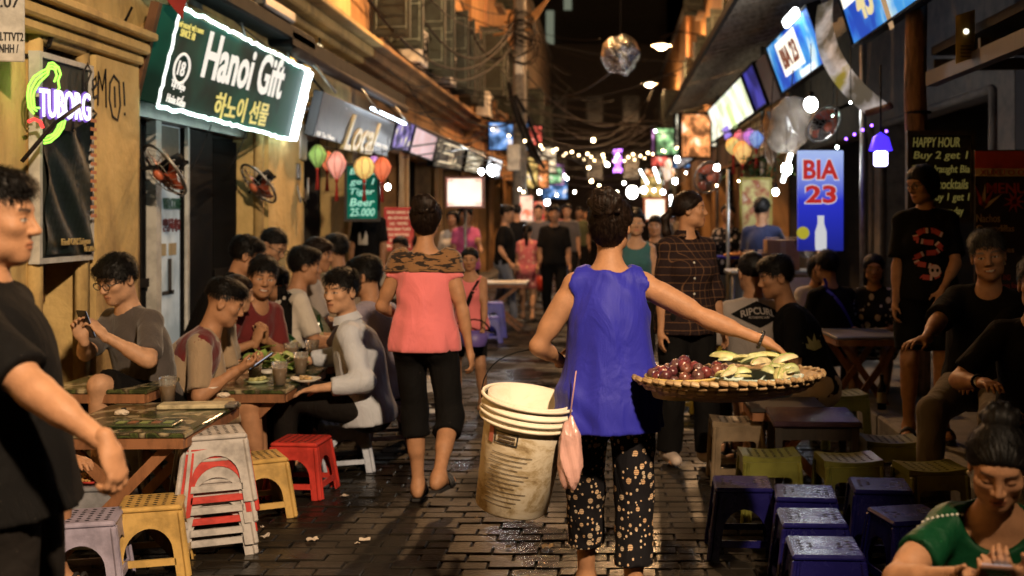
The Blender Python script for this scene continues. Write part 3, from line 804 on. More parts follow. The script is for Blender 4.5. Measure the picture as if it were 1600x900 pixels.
        an = np.arctan2(L[:, 0], L[:, 2] - 0.02 + 1e-4)
        rel = 0.0011 * np.sin(an * 34 + 3 * np.sin(L[:, 1] * 30 + sd)) + 0.0012 * np.sin(an * 13 + L[:, 1] * 55 + sd) + 0.0007 * np.sin(L[:, 1] * 120 + an * 9)
        nrm = unit((0, 0, 1)); rad = L - np.array((0, -0.01, 0.03), np.float32); rad /= (np.linalg.norm(rad, axis=1)[:, None] + 1e-6)
        L = L + rad * rel[:, None]
        V = (L * hs) @ RHt.astype(np.float32) + hc.astype(np.float32)
        mm, _ = np_mesh('hair', [(V, Q)]); ho = mesh_obj('hair', mm, hmats, o)
        # strands lying over the hair, so that its outline is never smooth
        if dist < 16 and cap is None:
            rg = np.random.default_rng(int(sd * 100)); n = {True: 2600, False: 900}[dist < 8] if dist < 10 else 350
            idx = rg.integers(0, len(V), n); p = L[idx].astype(np.float64); r_ = rad[idx].astype(np.float64)
            short = hair in ('short', 'fade', 'crop', 'mop')
            if short: fl = p - np.array((0.01 * math.sin(sd), -0.055, 0.125))
            elif hair == 'bun': fl = np.array((0, -0.086, 0.092)) - p + 0.9 * np.cross(p - np.array((0, -0.086, 0.092)), (0, 1, 0)) * (np.linalg.norm(p - np.array((0, -0.086, 0.092)), axis=1) < 0.075)[:, None]
            elif hair == 'topbun': fl = np.array((0, -0.06, 0.115)) - p
            elif hair == 'pony': fl = np.where((p[:, 1] > -0.10)[:, None], np.array((0, -0.118, 0.0)) - p, np.array((0, 0, -1.0)))
            else: fl = np.tile(np.array((0, -0.15, -1.0)), (n, 1)) + p * np.array((3.0, 0, 0))
            fl = fl + rg.normal(0, 0.35 if short else 0.14, (n, 3)) * np.linalg.norm(fl, axis=1)[:, None]
            fl -= r_ * (fl * r_).sum(1)[:, None]; fl /= (np.linalg.norm(fl, axis=1)[:, None] + 1e-6)
            if not short: fl[(p[:, 1] > 0.062)] *= 0.2
            ln = (rg.uniform(0.018, 0.040, n) if short else rg.uniform(0.025, 0.06, n))[:, None]
            up = (rg.uniform(0.003, 0.011, n) if short else rg.uniform(0.0, 0.005, n))[:, None]
            wd = np.cross(fl, r_) * max(0.0011, 0.00022 * dist)
            a0 = p - r_ * 0.004; a1 = p + fl * ln * 0.5 + r_ * up; a2 = p + fl * ln + r_ * (up * (0.6 if short else 0.1) - (0.0 if short else 0.004))
            SV = np.stack([a0 - wd, a0 + wd, a1 - wd * 0.8, a1 + wd * 0.8, a2 - wd * 0.25, a2 + wd * 0.25], 1).reshape(-1, 3)
            b0 = np.arange(n)[:, None] * 6; SQ = np.concatenate([b0 + np.array((0, 1, 3, 2)), b0 + np.array((2, 3, 5, 4))])
            SV = (SV * hs) @ RHt + hc
            mm, _ = np_mesh('strands', [(SV.astype(np.float32), SQ)]); so = mesh_obj('strands', mm, hmats, ho); so['kind'] = 'stuff'
    if cap is not None:
        pr = [e(0, -0.012, 0.045, (0.085, 0.102, 0.086), 0.01), Prim('half', 0.004, 'i', p=hp(0, 0, 0.035), n=tuple(RH @ np.array((0, 0, 1.0)))),
              Prim('ell', 0.008, 'u', c=hp(0, 0.105, 0.043), r=np.array((0.068, 0.070, 0.006)) * hs, R=RHt)]
        Vq = sdf_mesh(pr, max(hh, 0.004)); mm, _ = np_mesh('cap', [Vq]); mesh_obj('cap', mm, cap, o)
    if glasses:
        mb = MB()
        for sg in (-1, 1):
            pts = [Vector(hp(sg * 0.033 + 0.024 * math.cos(t_), 0.099, 0.002 + 0.019 * math.sin(t_))) for t_ in np.linspace(0, 2 * math.pi, 15)[:-1]]
            mb.tube(pts, 0.0022, 5, closed=True)
            mb.tube([Vector(hp(sg * 0.057, 0.097, 0.006)), Vector(hp(sg * 0.076, 0.03, 0.008)), Vector(hp(sg * 0.080, -0.012, 0.004))], 0.002, 5)
        mb.tube([Vector(hp(-0.010, 0.101, 0.006)), Vector(hp(0.010, 0.101, 0.006))], 0.002, 5)
        mb.build('glasses', mat('glasses_frame', (0.012, 0.01, 0.01), 0.3), o)
    return info

def worldpt(info, p):
    a = math.radians(info['face']); x, y, z = p
    return Vector((info['at'][0] + x * math.cos(a) - y * math.sin(a), info['at'][1] + x * math.sin(a) + y * math.cos(a), info['at'][2] + z))
def localpt(at, face, w):
    """world point -> figure space"""
    a = math.radians(face); dx, dy = w[0] - at[0], w[1] - at[1]
    return (dx * math.cos(a) + dy * math.sin(a), -dx * math.sin(a) + dy * math.cos(a), w[2] - at[2])
# ------------------------------------------------------------------ surface materials
def brick_mat():
    m, nt, b = nodes_of('paving_brick'); L = nt.links; N = nt.nodes.new
    g = N('ShaderNodeNewGeometry'); tc = N('ShaderNodeTexCoord')
    cr = N('ShaderNodeValToRGB')
    for i, (p, c) in enumerate(((0.0, (0.006, 0.005, 0.004)), (0.5, (0.013, 0.0105, 0.008)), (1.0, (0.030, 0.023, 0.016)))):
        e = cr.color_ramp.elements[i] if i < 2 else cr.color_ramp.elements.new(p)
        e.position = p; e.color = rgb(c)
    L.new(g.outputs['Random Per Island'], cr.inputs[0])
    n = N('ShaderNodeTexNoise'); n.inputs['Scale'].default_value = 2.2; n.inputs['Detail'].default_value = 7; n.inputs['Roughness'].default_value = 0.7
    L.new(g.outputs['Position'], n.inputs['Vector'])
    mr = N('ShaderNodeMapRange'); mr.inputs['From Min'].default_value = 0.35; mr.inputs['From Max'].default_value = 0.65; mr.inputs['To Min'].default_value = 0.45; mr.inputs['To Max'].default_value = 1.35
    L.new(n.outputs['Fac'], mr.inputs[0])
    mx = N('ShaderNodeMix'); mx.data_type = 'RGBA'; mx.blend_type = 'MULTIPLY'; mx.inputs[0].default_value = 1.0
    L.new(cr.outputs[0], mx.inputs[6]); L.new(mr.outputs[0], mx.inputs[7]); L.new(mx.outputs[2], b.inputs['Base Color'])
    n3 = N('ShaderNodeTexNoise'); n3.inputs['Scale'].default_value = 1.1; n3.inputs['Detail'].default_value = 5; L.new(g.outputs['Position'], n3.inputs['Vector'])
    m3 = N('ShaderNodeMapRange'); m3.inputs['From Min'].default_value = 0.4; m3.inputs['From Max'].default_value = 0.62; m3.inputs['To Min'].default_value = 0.16; m3.inputs['To Max'].default_value = 0.8; b.inputs['Specular IOR Level'].default_value = 0.11
    L.new(n3.outputs['Fac'], m3.inputs[0]); L.new(m3.outputs[0], b.inputs['Roughness'])
    n2 = N('ShaderNodeTexNoise'); n2.inputs['Scale'].default_value = 45; n2.inputs['Detail'].default_value = 6; L.new(g.outputs['Position'], n2.inputs['Vector'])
    bp = N('ShaderNodeBump'); bp.inputs['Strength'].default_value = 0.35; bp.inputs['Distance'].default_value = 0.01
    L.new(n2.outputs['Fac'], bp.inputs['Height']); L.new(bp.outputs[0], b.inputs['Normal'])
    return m
def far_paving_mat():
    m, nt, b = nodes_of('far_paving'); L = nt.links; N = nt.nodes.new
    g = N('ShaderNodeNewGeometry')
    bt = N('ShaderNodeTexBrick'); bt.inputs['Scale'].default_value = 1.0; bt.inputs['Brick Width'].default_value = 0.2; bt.inputs['Row Height'].default_value = 0.1; bt.inputs['Mortar Size'].default_value = 0.006
    bt.inputs['Color1'].default_value = (0.03, 0.025, 0.02, 1); bt.inputs['Color2'].default_value = (0.05, 0.042, 0.032, 1); bt.inputs['Mortar'].default_value = (0.02, 0.018, 0.015, 1)
    L.new(g.outputs['Position'], bt.inputs['Vector']); L.new(bt.outputs['Color'], b.inputs['Base Color'])
    n = N('ShaderNodeTexNoise'); n.inputs['Scale'].default_value = 1.3; n.inputs['Detail'].default_value = 6; L.new(g.outputs['Position'], n.inputs['Vector'])
    mr = N('ShaderNodeMapRange'); mr.inputs['From Min'].default_value = 0.35; mr.inputs['From Max'].default_value = 0.65; mr.inputs['To Min'].default_value = 0.12; mr.inputs['To Max'].default_value = 0.5
    L.new(n.outputs['Fac'], mr.inputs[0]); L.new(mr.outputs[0], b.inputs['Roughness'])
    n2 = N('ShaderNodeTexNoise'); n2.inputs['Scale'].default_value = 9; n2.inputs['Detail'].default_value = 6; L.new(g.outputs['Position'], n2.inputs['Vector'])
    bp = N('ShaderNodeBump'); bp.inputs['Strength'].default_value = 0.5; bp.inputs['Distance'].default_value = 0.02
    L.new(n2.outputs['Fac'], bp.inputs['Height']); L.new(bp.outputs[0], b.inputs['Normal'])
    return m
def plaster(name, col, stain, scale=1.4):
    if name in MATS: return MATS[name]
    m, nt, b = nodes_of(name); L = nt.links; N = nt.nodes.new
    g = N('ShaderNodeNewGeometry'); mp = N('ShaderNodeMapping'); mp.inputs['Scale'].default_value = (1, 1, 0.45); L.new(g.outputs['Position'], mp.inputs[0])
    n = N('ShaderNodeTexNoise'); n.inputs['Scale'].default_value = scale; n.inputs['Detail'].default_value = 9; n.inputs['Roughness'].default_value = 0.7; n.inputs['Distortion'].default_value = 0.5; L.new(mp.outputs[0], n.inputs['Vector'])
    cr = N('ShaderNodeValToRGB')
    cr.color_ramp.elements[0].position = 0.33; cr.color_ramp.elements[0].color = rgb(stain)
    cr.color_ramp.elements[1].position = 0.52; cr.color_ramp.elements[1].color = rgb(col)
    e = cr.color_ramp.elements.new(0.70); e.color = rgb(tuple(min(1, c * 1.25 + 0.02) for c in col))
    L.new(n.outputs['Fac'], cr.inputs[0]); L.new(cr.outputs[0], b.inputs['Base Color']); b.inputs['Roughness'].default_value = 0.85
    n2 = N('ShaderNodeTexNoise'); n2.inputs['Scale'].default_value = 18; n2.inputs['Detail'].default_value = 8; L.new(g.outputs['Position'], n2.inputs['Vector'])
    bp = N('ShaderNodeBump'); bp.inputs['Strength'].default_value = 0.45; bp.inputs['Distance'].default_value = 0.02
    L.new(n2.outputs['Fac'], bp.inputs['Height']); L.new(bp.outputs[0], b.inputs['Normal'])
    MATS[name] = m
    return m
M_YEL = plaster('yellow_plaster', (0.76, 0.52, 0.20), (0.36, 0.22, 0.09))
M_ORA = plaster('ochre_plaster', (0.44, 0.23, 0.085), (0.16, 0.085, 0.04))
M_GRY = plaster('grey_plaster', (0.26, 0.20, 0.14), (0.10, 0.075, 0.055))
M_DRK = mat('dark_wood', (0.028, 0.020, 0.015), 0.55, var=0.5, stretch=(1, 1, 0.2), scale=12)
M_BLK = mat('black_metal', (0.007, 0.0065, 0.0065), 0.6, var=0.4, spec=0.07)
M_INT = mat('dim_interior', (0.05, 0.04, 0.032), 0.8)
M_WFR = mat('white_frame', (0.62, 0.60, 0.55), 0.5, var=0.3)
M_STEEL = mat('worn_steel', (0.34, 0.33, 0.31), 0.38, metal=0.9, var=0.3)
M_CON = mat('concrete', (0.20, 0.185, 0.165), 0.85, var=0.4, scale=9)
M_WIRE = mat('cable_rubber', (0.012, 0.009, 0.008), 0.6, spec=0.2)
M_TIN = mat('tin_roof', (0.10, 0.092, 0.085), 0.5, metal=0.4, var=0.5, scale=4, dirt=(0.04, 0.028, 0.02))
M_SHUT = mat('shutter_paint', (0.030, 0.040, 0.034), 0.55, var=0.4)
M_TRIM = mat('shutter_edge', (0.22, 0.27, 0.23), 0.6, var=0.3)

# ------------------------------------------------------------------ ground
M_BRICK = brick_mat()
gb = MB(); gb.box((0, 180, -0.1), (400, 400, 0.17)); tag(gb.build('ground', mat('joint_dirt', (0.020, 0.017, 0.014), 0.8, scale=3)), kind='structure')
fb = MB(); fb.box((-0.45, 57, -0.02), (4.9, 80, 0.032)); tag(fb.build('far_paving', far_paving_mat()), kind='structure')
street = tag(empty('street'), kind='structure')
rng = random.Random(4)
proto = MB().box((0, 0, 0), (0.194, 0.093, 0.05), bev=0.005).mesh('brick'); proto.materials.append(M_BRICK)
rest = MB(); nb_ = 0
for r in range(0, 148):
    y = 2.2 + r * 0.1
    for c in range(-14, 11):
        x = c * 0.2 + (0.1 if r % 2 else 0.0)
        if x < -2.62 or x > 1.74: continue
        z = -0.027 + rng.uniform(-0.006, 0.0035)
        vis = 4.55 < y < 6.9 and -1.5 < x < 1.1
        if vis and nb_ < 300:
            nb_ += 1
            o = link(bpy.data.objects.new('brick', proto), street)
            o.location = (x, y, z); o.rotation_euler = (rng.uniform(-.012, .012), rng.uniform(-.01, .01), rng.uniform(-.008, .008))
        else:
            rest.box((x, y, z), (0.194, 0.093, 0.05), bev=0.005 if y < 9 else 0.0, rz=rng.uniform(-.008, .008))
tag(rest.build('brick_field', M_BRICK, street), kind='stuff')
swm = mat('pavement_slab', (0.15, 0.135, 0.115), 0.55, var=0.45, scale=5)
sw_r = tag(empty('pavement'), kind='structure')
MB().box((4.6, 40, 0.045), (5.4, 90, 0.19)).build('slab', swm, sw_r)
for i in range(46):      # kerb stones
    MB().box((1.83, 2.3 + i * 0.8, 0.055), (0.16, 0.785, 0.20), bev=0.015).build('kerb_stone', M_CON, sw_r)
sw_l = tag(empty('pavement'), kind='structure')
MB().box((-4.6, 40, 0.0), (3.6, 90, 0.16)).build('slab', swm, sw_l)
for i in range(46):
    MB().box((-2.72, 2.3 + i * 0.8, 0.005), (0.14, 0.785, 0.16), bev=0.015).build('kerb_stone', M_CON, sw_l)

# ------------------------------------------------------------------ generic signs: a flat box with lettering laid on it
class Panel:
    """board with corners tl, tr, br, bl (world); local x right, y up, z towards the viewer"""
    def __init__(s, name, label, cat, tl, tr, br, bl, m, thick=0.08, frame=None, fw=0.03, group=None, part='board'):
        tl, tr, br, bl = map(Vector, (tl, tr, br, bl))
        c = (tl + tr + br + bl) / 4
        x = ((tr - tl) + (br - bl)).normalized(); y0 = ((tl - bl) + (tr - br)).normalized()
        z = x.cross(y0).normalized(); y = z.cross(x)
        s.w = ((tr - tl).length + (br - bl).length) / 2; s.h = ((tl - bl).dot(y) + (tr - br).dot(y)) / 2
        M = Matrix((x, y, z)).transposed().to_4x4(); M.translation = c
        s.M = M; s.Mi = M.inverted(); s.o = empty(name, label=label, cat=cat, group=group); s.o.matrix_world = M
        s.board = MB().box((0, 0, -thick / 2), (s.w, s.h, thick), bev=0.006).build(part, m, s.o)
        if frame:
            fb_ = MB(); f = fw
            for sg in (-1, 1):
                fb_.box((0, sg * (s.h / 2 - f / 2 + 0.008), -thick / 2 + 0.004), (s.w + 0.016, f, thick + 0.03)); fb_.box((sg * (s.w / 2 - f / 2 + 0.008), 0, -thick / 2 + 0.006), (f, s.h - 2 * f + 0.016, thick + 0.03))
            fb_.build('frame', frame, s.o)
    def at(s, px, py):
        """local xy of the board point seen at photo pixel (px, py)"""
        d = Vector(((px - VX) / F_PX, 1.0, -(py - VY) / F_PX)); o = Vector((0, 0, CAMZ))
        n = s.M.to_3x3() @ Vector((0, 0, 1)); t = (s.M.translation - o).dot(n) / d.dot(n)
        q = s.Mi @ (o + d * t); return q.x, q.y
    def text(s, body, m, cx, cy, w, h, bold=0.0, shear=0.0, z=0.002, align='CENTER', name='lettering', depth=0.004):
        return text_mesh(body, m, s.o, (cx, cy, z), h, w, name, align, bold, shear, depth)
    def text_px(s, body, m, p0, p1, h, **kw):
        """text running between two photo pixels (centre line)"""
        a, b = s.at(*p0), s.at(*p1)
        o = s.text(body, m, (a[0] + b[0]) / 2, (a[1] + b[1]) / 2, abs(b[0] - a[0]), h, **kw)
        if o: o.rotation_euler = (0, 0, math.atan2(b[1] - a[1], b[0] - a[0]))
        return o
    def patch(s, m, x0, y0, x1, y1, name='print', z=0.003, d=0.004):
        return MB().box(((x0 + x1) / 2, (y0 + y1) / 2, z), (abs(x1 - x0), abs(y1 - y0), d)).build(name, m, s.o)
def wall_panel(name, label, cat, X, Y0, Y1, z0, z1, m, lean=0.0, side=-1, **kw):
    """sign flat on the left (side -1) or right (+1) side of the street; lean tips its top out into the street"""
    Xt = X - side * lean
    if side < 0: return Panel(name, label, cat, (Xt, Y0, z1), (Xt, Y1, z1), (X, Y1, z0), (X, Y0, z0), m, **kw)
    return Panel(name, label, cat, (Xt, Y1, z1), (Xt, Y0, z1), (X, Y0, z0), (X, Y1, z0), m, **kw)
def front_panel(name, label, cat, px0, py0, px1, py1, Y, m, yaw=0.0, **kw):
    """sign facing up the street at depth Y, given by its photo rectangle"""
    a, b = P(px0, py0, Y), P(px1, py1, Y); w = b.x - a.x; dy = math.tan(math.radians(yaw)) * w / 2
    return Panel(name, label, cat, (a.x, Y - dy, a.z), (b.x, Y + dy, a.z), (b.x, Y + dy, b.z), (a.x, Y - dy, b.z), m, **kw)

# ------------------------------------------------------------------ buildings
def arch_poly(y0, y1, zs, rise, z1, n=18):
    """wall piece above an arched opening, as (y, z) outline"""
    c, a = (y0 + y1) / 2, (y1 - y0) / 2
    pts = [(y0, z1), (y1, z1)]
    for i in range(n + 1):
        t = math.pi * i / n
        pts.append((c + a * math.cos(t), zs + rise * math.sin(t)))
    return pts[::-1]
YZ = lambda X, sx: Matrix(((0, 0, sx, X), (1, 0, 0, 0), (0, 1, 0, 0), (0, 0, 0, 1)))   # (y, z, depth) -> world
def window_unit(b, X, yc, z0, z1, w, side, ang, lit=None):
    """upstairs window: frame, panes, sill and two open louvred shutters"""
    wn = MB(); fx = X - side * 0.02
    for yy in (-w / 2, 0, w / 2): wn.box((fx + side * 0.05, yc + yy, (z0 + z1) / 2), (0.10, 0.055, z1 - z0))
    for zz in (z0, (z0 + z1) / 2, z1): wn.box((fx + side * 0.05, yc, zz), (0.104, w, 0.055))
    o = wn.build('window', M_DRK, b)
    MB().box((fx + side * 0.10, yc, (z0 + z1) / 2), (0.01, w, z1 - z0)).build('pane', lit or mat('dark_glass', (0.01, 0.012, 0.014), 0.12), o)
    MB().box((fx - side * 0.07, yc, z0 - 0.07), (0.22, w + 0.24, 0.07), bev=0.01).build('sill', M_GRY, o)
    for sg in (-1, 1):
        a = math.radians(ang[0] if sg < 0 else ang[1])
        hx, hy = fx - side * 0.03, yc + sg * w / 2
        # leaf swings out over the street
        dx, dy = -side * math.sin(a), sg * math.cos(a) * -1
        L = w / 2 * 0.95
        c = Vector((hx + dx * L / 2, hy + dy * L / 2, (z0 + z1) / 2))
        M = Matrix(((dx, -dy, 0, c.x), (dy, dx, 0, c.y), (0, 0, 1, c.z), (0, 0, 0, 1)))
        H_ = z1 - z0
        sh = MB(); sh.box((0, 0, 0), (L - 0.02, 0.02, H_ - 0.02), M=M)
        for zz in (-0.44, -0.02, 0.44): sh.box((0, 0, zz * H_), (L, 0.045, 0.07), M=M)
        for xx in (-0.46, 0.46): sh.box((xx * L, 0, 0), (0.05, 0.046, H_), M=M)
        so = sh.build('shutter', M_SHUT, b)
        tr = MB()
        for zz in (-0.40, -0.06, 0.02, 0.40): tr.box((0, 0, zz * H_), (L * 0.86, 0.050, 0.012), M=M)
        for xx in (-0.41, 0.41):
            for zz in (-0.23, 0.21): tr.box((xx * L, 0, zz * H_), (0.012, 0.050, 0.38 * H_), M=M)
        tr.build('panel_edge', M_TRIM, so)
        lv = MB()
        for k in range(9): lv.box((0, 0, (-0.38 + k * 0.095) * H_), (L * 0.80, 0.034, 0.02), M=M)
        lv.build('louvre', M_SHUT, so)
def building(label, side, X, Y0, Y1, z1, m, bays, zg=3.3, windows=(), depth=4.0, cornice=True, group=None, lit=None, floors=()):
    """side -1 left, +1 right. bays: list of (y0, y1, z spring, rise); the wall above zg carries windows"""
    b = empty('shophouse', (0, 0, 0), label=label, cat='building', group=group)
    w = MB(); t = 0.32
    ys = Y0; xm = X + side * t / 2
    for (a, c, zs, rise) in bays:
        if a > ys: w.box((xm, (ys + a) / 2, zg / 2), (t, a - ys, zg))
        w.prism(arch_poly(a, c, zs, rise, zg), side * t, YZ(X, 1)) if rise > 0 else w.box((xm, (a + c) / 2, (zs + zg) / 2), (t, c - a, zg - zs))
        ys = c
    if ys < Y1: w.box((xm, (ys + Y1) / 2, zg / 2), (t, Y1 - ys, zg))
    w.box((xm, (Y0 + Y1) / 2, (zg + z1) / 2 + 0.001), (t - 0.004, Y1 - Y0, z1 - zg))
    w.build('wall', m, b)
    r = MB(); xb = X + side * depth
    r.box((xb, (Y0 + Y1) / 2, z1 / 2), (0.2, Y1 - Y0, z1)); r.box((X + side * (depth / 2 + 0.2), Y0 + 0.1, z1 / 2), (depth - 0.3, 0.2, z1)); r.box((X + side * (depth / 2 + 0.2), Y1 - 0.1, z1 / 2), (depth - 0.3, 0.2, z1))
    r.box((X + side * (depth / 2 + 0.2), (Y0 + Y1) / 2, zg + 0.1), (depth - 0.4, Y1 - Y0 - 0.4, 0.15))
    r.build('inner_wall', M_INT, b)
    MB().box((X + side * depth / 2, (Y0 + Y1) / 2, z1 + 0.08), (depth + 0.2, Y1 - Y0, 0.15)).build('roof', M_CON, b)
    if cornice:
        c = MB()
        c.box((X - side * 0.14, (Y0 + Y1) / 2, zg + 0.12), (0.28, Y1 - Y0 - 0.02, 0.12), bev=0.02); c.box((X - side * 0.08, (Y0 + Y1) / 2, zg + 0.02), (0.16, Y1 - Y0 - 0.03, 0.08), bev=0.015); c.box((X - side * 0.20, (Y0 + Y1) / 2, zg + 0.21), (0.40, Y1 - Y0 - 0.01, 0.06), bev=0.01)
        c.build('cornice', m, b)
    for (yc, z0, zt, ww, an) in windows: window_unit(b, X, yc, z0, zt, ww, side, an, lit)
    for (a, c, zs, rise) in bays:      # moulded surround of each opening
        mo = MB(); pts = [(a, 0.12)] + [((a + c) / 2 - (c - a) / 2 * math.cos(math.pi * i / 14), zs + rise * math.sin(math.pi * i / 14)) for i in range(15)] + [(c, 0.12)]
        mo.tube([(X - side * 0.02, y_, z_) for y_, z_ in pts], 0.045, 6); mo.build('arch_moulding', m, b)
    return b
LX = -3.1
bA = building('yellow plastered shophouse with arched door under the green lit sign', -1, LX, 1.5, 13.9, 7.6, M_YEL, [(6.18, 6.74, 2.42, 0.0), (7.46, 10.16, 2.36, 0.62), (11.5, 13.7, 2.3, 0.45)],
              windows=[(8.6, 4.05, 5.6, 1.1, (95, 80)), (12.0, 4.0, 5.5, 1.1, (100, 85))])
# pilasters, capital mouldings of the yellow front
for y0, y1 in ((6.80, 7.40), (10.25, 11.35)): MB().box((LX + 0.03, (y0 + y1) / 2, 1.2), (0.10, y1 - y0, 2.4)).build('pilaster', M_YEL, bA)
for y0, y1 in ((5.4, 7.44), (10.2, 11.42)):
    cp = MB(); cp.box((LX + 0.05, (y0 + y1) / 2, 2.52), (0.20, y1 - y0, 0.07), bev=0.015); cp.box((LX + 0.035, (y0 + y1) / 2, 2.45), (0.14, y1 - y0, 0.06), bev=0.012); cp.box((LX + 0.07, (y0 + y1) / 2, 2.60), (0.25, y1 - y0 + 0.02, 0.05), bev=0.01)
    cp.build('capital_moulding', M_YEL, bA)
bB = building('ochre shophouse with louvred shutters above the dark script sign', -1, LX, 13.92, 24.9, 8.6, M_ORA, [(14.4, 17.0, 2.4, 0.0), (17.6, 20.4, 2.4, 0.0), (21.2, 24.0, 2.4, 0.0)],
              windows=[(15.5, 3.75, 5.2, 1.05, (100, 80)), (18.7, 3.75, 5.2, 1.05, (100, 85)), (21.6, 3.75, 5.2, 1.05, (95, 85)), (24.0, 3.75, 5.2, 0.9, (90, 85)), (15.5, 6.1, 7.6, 1.0, (100, 80)), (18.7, 6.1, 7.6, 1.0, (95, 85))])
bC = building('tall ochre shophouse behind the utility pole', -1, LX + 0.15, 24.92, 36, 10.5, M_ORA, [(25.5, 28.2, 2.5, 0.0), (29, 32, 2.5, 0.0), (32.6, 35.4, 2.5, 0.0)],
              windows=[(27, 4.2, 5.8, 1.1, (100, 80)), (30.6, 4.2, 5.8, 1.1, (100, 80)), (34, 4.2, 5.8, 1.1, (100, 80)), (27, 7.0, 8.4, 1.1, (100, 80)), (30.6, 7.0, 8.4, 1.1, (100, 80))])
bD = building('dim grey house at the far left end of the street', -1, LX + 0.3, 36.02, 56, 9.0, M_GRY, [(37, 40.5, 2.6, 0.0), (42, 46, 2.6, 0.0), (48, 52, 2.6, 0.0)], windows=[(39, 4.2, 5.7, 1.2, (100, 80)), (45, 4.2, 5.7, 1.2, (100, 80))])
RX = 3.5
bE = building('dark bar front behind the chalk board at the right edge', 1, RX, 1.0, 9.9, 6.0, mat('near_black', (0.010, 0.008, 0.007), 0.7, var=0.4, spec=0.15), [(2.0, 4.6, 2.5, 0.0), (5.2, 9.4, 2.6, 0.0)], cornice=False)  # wall colour set near black to stand in for shade under the awning
bF = building('low bar house behind the blue beer signs', 1, RX, 9.92, 20.5, 5.6, mat('dark_plaster', (0.07, 0.055, 0.04), 0.85, var=0.5), [(10.4, 14.6, 2.6, 0.0), (15.2, 19.8, 2.6, 0.0)], cornice=False, windows=[(13, 4.2, 5.2, 1.1, (100, 80))])  # plaster darkened too, the shade under the roof put into its colour
bG = building('tall orange lit house behind the street lamps', 1, 2.9, 20.52, 40, 12.0, M_ORA, [(21.2, 25, 2.6, 0.0), (26, 30.5, 2.6, 0.0), (31.5, 36, 2.6, 0.0)],
              windows=[(23, 4.6, 6.2, 1.1, (100, 80)), (27, 4.6, 6.2, 1.1, (100, 80)), (31, 4.6, 6.2, 1.1, (100, 80)), (35, 4.6, 6.2, 1.1, (95, 80)), (27, 7.6, 9.2, 1.1, (100, 80)), (31, 7.6, 9.2, 1.1, (100, 80)), (35, 7.6, 9.2, 1.1, (100, 85))])
bH = building('dim ochre house at the far right end of the street', 1, 2.7, 40.02, 58, 8.5, M_ORA, [(41, 45, 2.6, 0.0), (47, 51, 2.6, 0.0)], windows=[(44, 4.6, 6.2, 1.2, (100, 80))])
# house that closes the street
bI = empty('corner_house', (0, 60, 0), label='unlit corner house that closes the far end of the street', cat='building')
MB().box((0.2, 62, 5.2), (13, 3.6, 10.4)).build('wall', mat('dark_grey_wall', (0.045, 0.036, 0.03), 0.9), bI).location = (0, -60, 0)  # wall colour darkened so the far lamps leave it looking unlit
for i in range(4):
    for k in range(2):
        o = MB().box((-2.6 + i * 1.9, 60.15, 4.0 + k * 3.0), (1.0, 0.1, 1.5)).build('window', M_DRK, bI); o.location = (0, -60, 0)
        MB().box((-2.6 + i * 1.9, 60.08, 4.0 + k * 3.0), (0.8, 0.02, 1.3)).build('pane', mat('dark_glass', (0.01, 0.012, 0.014), 0.12), o)
MB().box((0.2, 60.0, 3.1), (8, 0.3, 0.15)).build('cornice', mat('dark_grey_wall', (0.045, 0.036, 0.03), 0.9), bI).location = (0, -60, 0)
# taller block lit by one window, seen high over the far roofs
bJ = empty('apartment_block', (-3.2, 74, 0), label='dark apartment block with one pale lit window high over the street', cat='building')
MB().box((-3.2, 78, 10), (14, 7, 20)).build('wall', mat('night_wall', (0.06, 0.05, 0.04), 0.9), bJ).location = (3.2, -74, 0)
for (a, z) in ((-3.75, 13.6), (-2.6, 15.2), (-4.9, 9.5)):
    MB().box((a, 74.45, z), (0.5, 0.1, 2.2 if z < 14 else 0.9)).build('window', glow('pale_window', (0.75, 0.85, 0.62), 0.14) if z > 10 else mat('dark_glass', (0.01, 0.012, 0.014), 0.12), bJ).location = (3.2, -74, 0)
def rebase(o, loc):
    """move a thing's origin to its base without moving its parts"""
    loc = Vector(loc); d = loc - o.location; o.location = loc
    for c in o.children: c.location = Vector(c.location) - d
    return o
for b_, l_ in ((bA, (LX, 7.7, 0)), (bB, (LX, 19.4, 0)), (bC, (LX, 30.4, 0)), (bD, (LX, 46, 0)), (bE, (RX, 5.4, 0)), (bF, (RX, 15.2, 0)), (bG, (2.9, 30, 0)), (bH, (2.7, 49, 0))): rebase(b_, l_)
# ------------------------------------------------------------------ street lamps (far pair in view, nearer ones assumed)
LAMP_WARM = (1.0, 0.66, 0.36)
def street_lamp(loc, label, power, arm_to, col=(1.0, 0.55, 0.24)):
    b = empty('street_lamp', loc, label=label, cat='street lamp', group='street lamps hung along the right houses')
    MB().lathe([(0.0, 0.10), (0.06, 0.10), (0.10, 0.05), (0.30, 0.0), (0.31, -0.015), (0.29, -0.012), (0.10, 0.03), (0.0, 0.05)], 24).build('shade', mat('lamp_enamel', (0.55, 0.5, 0.42), 0.4), b)
    MB().ball((0, 0, -0.03), (0.17, 0.17, 0.10), 16, 8).build('globe', glow('street_globe', (1.0, 0.80, 0.52), 22), b)
    v = Vector(arm_to) - Vector(loc)
    MB().tube([(0, 0, 0.10), (0, 0, 0.25), (v.x * 0.4, v.y * 0.4, 0.42), (v.x, v.y, 0.30)], 0.025, 8).build('arm', M_BLK, b)
    l = bpy.data.lights.new('lamp_light', 'POINT'); l.energy = power; l.color = col; l.shadow_soft_size = 0.14
    lo = bpy.data.objects.new('lamp_light', l); link(lo, b); lo.location = (0, 0, -0.2)
    return b
POW = 700
street_lamp((1.6, 34.5, 6.55), 'upper of the two round white street lamps over the street', POW * 0.9, (2.9, 34.5, 6.9))
street_lamp((1.6, 44.5, 6.55), 'lower, farther of the two round white street lamps', POW * 0.45, (2.7, 44.5, 6.9))
